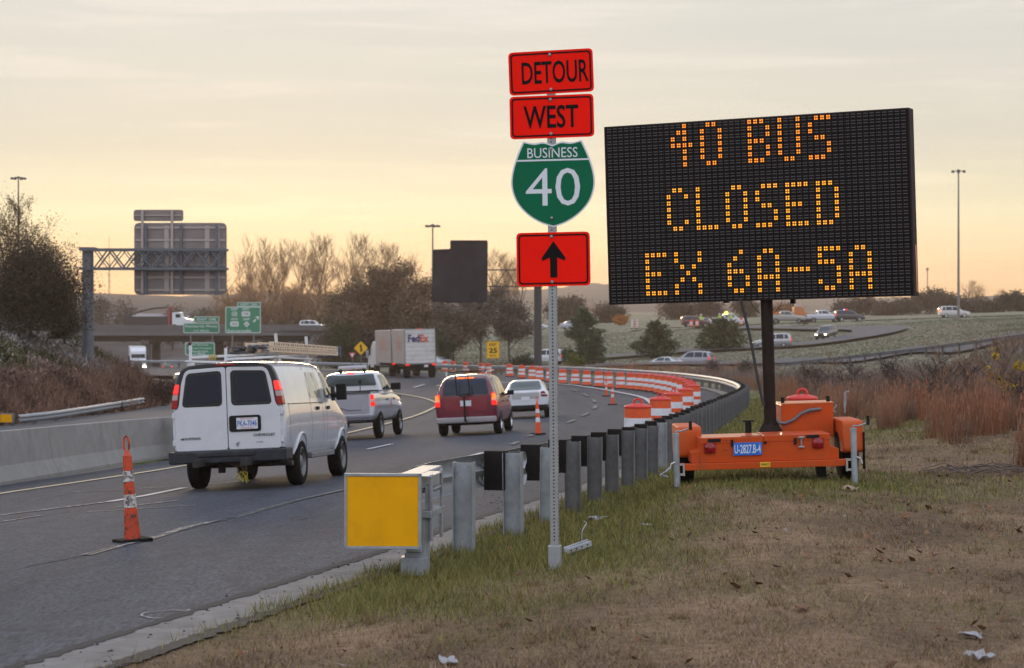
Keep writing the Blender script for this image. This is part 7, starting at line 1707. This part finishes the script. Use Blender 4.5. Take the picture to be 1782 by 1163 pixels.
# right hand scrub and saplings
sap = [bare_tree_meshes(3.2, 300+i, .6, 3, .008, .022) for i in range(3)]
def sapling(label, px, pytop, Y, i, wm=1., yellow=0, name='sapling'):
    x = (px-CX)*Y/F; z = hz(x, Y)-.05; h = CZ-(pytop-HY)*Y/F-z; tm, cm, zm = sap[i]; s = h/zm; t = thing(name, label, 'sapling', (x, Y, z), rnd.uniform(0,6), None); t.scale = (s*wm, s*wm, s); link('trunk', tm, t); link('crown', cm, t)
    if yellow:
        r = np.random.default_rng(i+5); cc = r.normal(size=(7,3))*np.array([.42,.42,.5])+np.array([-.15,0,1.6]); p = (cc[:,None]+r.normal(size=(7,14,3))*.10).reshape(-1,3); k = len(p); a = r.normal(size=(k,3))*.055; b = r.normal(size=(k,3))*.055
        V = np.concatenate([np.stack([p-a,p+b,p+a],1), np.stack([p-a,p+a,p-b],1)]); C = np.array([.42,.27,.02])*(.5+.7*r.random((k,1))); link('leaves', tri_mesh('leaves', V, np.concatenate([C,C]), leafm), t)
sapling('thin sapling with a few yellow leaves at the right edge of the picture', 1750, 548, 42, 0, .8, 1)
sapling('leafless dark sapling left of the yellow leaved one', 1658, 578, 50, 1, 1.1)
sapling('small leafless sapling in the scrub right of the slip road guardrail', 1452, 598, 90, 2, .8)
for i, (px, py, Y, wpx, c, l) in enumerate([(1620,610,52,120,(.075,.055,.045),'grey brown shrub below the leafless sapling'),(1690,625,46,110,(.09,.062,.048),'brown shrub between the two saplings'),(1560,622,60,100,(.065,.048,.045),'purple brown shrub left of the leafless sapling'),
     (1480,628,76,90,(.07,.048,.045),'purple brown shrub right of the battery box, in the hollow'),(1410,632,88,70,(.075,.045,.04),'reddish shrub in the tall grass right of the mast'),(1765,640,40,90,(.085,.05,.036),'russet shrub at the right picture edge'),(1300,628,190,30,(.04,.042,.035),'small dark round shrub left of the mast, beyond the guardrail'),(1245,630,196,50,(.075,.05,.05),'purple shrub beside the half hidden white car')]):
    leaf_limbed('scrub_shrub', l, px, py, Y, wpx, tuple(1.5*v for v in c), tuple(1.1*v for v in c), 3, .035*Y/50+.02, 700+i, .7, 3, None, .6, .006*Y/50+.004, None, 'shrub')
# --- far hills with a wooded outline
xs = np.linspace(-1500, 1500, 420); ysr = np.linspace(1250, 2700, 34); HX, HYY = np.meshgrid(xs, ysr)
rp = np.interp(CX+F*xs/2000, [-600,0,160,300,420,600,760,900,1000,1060,1200,1400,1560,1640,1782,2400], [12,14,15,13,16,20,17,20,24,23,13,15,13,16,15,14])
rp = rp+2.2*(vnoise(xs, xs*0, 26, 81)-.5)*2+1.5*(vnoise(xs, xs*0, 9, 82)-.5)*2
bumpy = np.sin(np.clip((HYY-1250)/(2700-1250),0,1)*pi)**.7; HZ = 1+(rp[None]*bumpy)*(.8+.35*vnoise(HX.ravel(),HYY.ravel(),120,83).reshape(HX.shape))
f = np.add.outer(np.arange(33)*420, np.arange(419)).ravel(); me = bpy.data.meshes.new('hills'); me.vertices.add(HX.size); me.vertices.foreach_set('co', np.stack([HX,HYY,HZ],-1).astype(np.float32).ravel()); fill_faces(me, np.stack([f,f+1,f+421,f+420],-1))
me.materials.append(M('far wooded hill', (.075,.062,.052), .95, var=.3, vscale=.02)); structure('hills', me, 180)

# ------------------------------------------------------------------ morning haze
g = MB(); g.box((0,1497,22),(3900,3030,76)); hzm = bpy.data.materials.new('morning haze'); hzm.use_nodes = True; hn = hzm.node_tree.nodes; hn.clear()
pv = hn.new('ShaderNodeVolumePrincipled'); mo = hn.new('ShaderNodeOutputMaterial'); hzm.node_tree.links.new(pv.outputs[0], mo.inputs['Volume'])
pv.inputs['Color'].default_value = (1.0,.80,.64,1); pv.inputs['Density'].default_value = .00027; pv.inputs['Anisotropy'].default_value = .5
o = g.build('haze', hzm); o['kind'] = 'stuff'; o.display_type = 'WIRE'
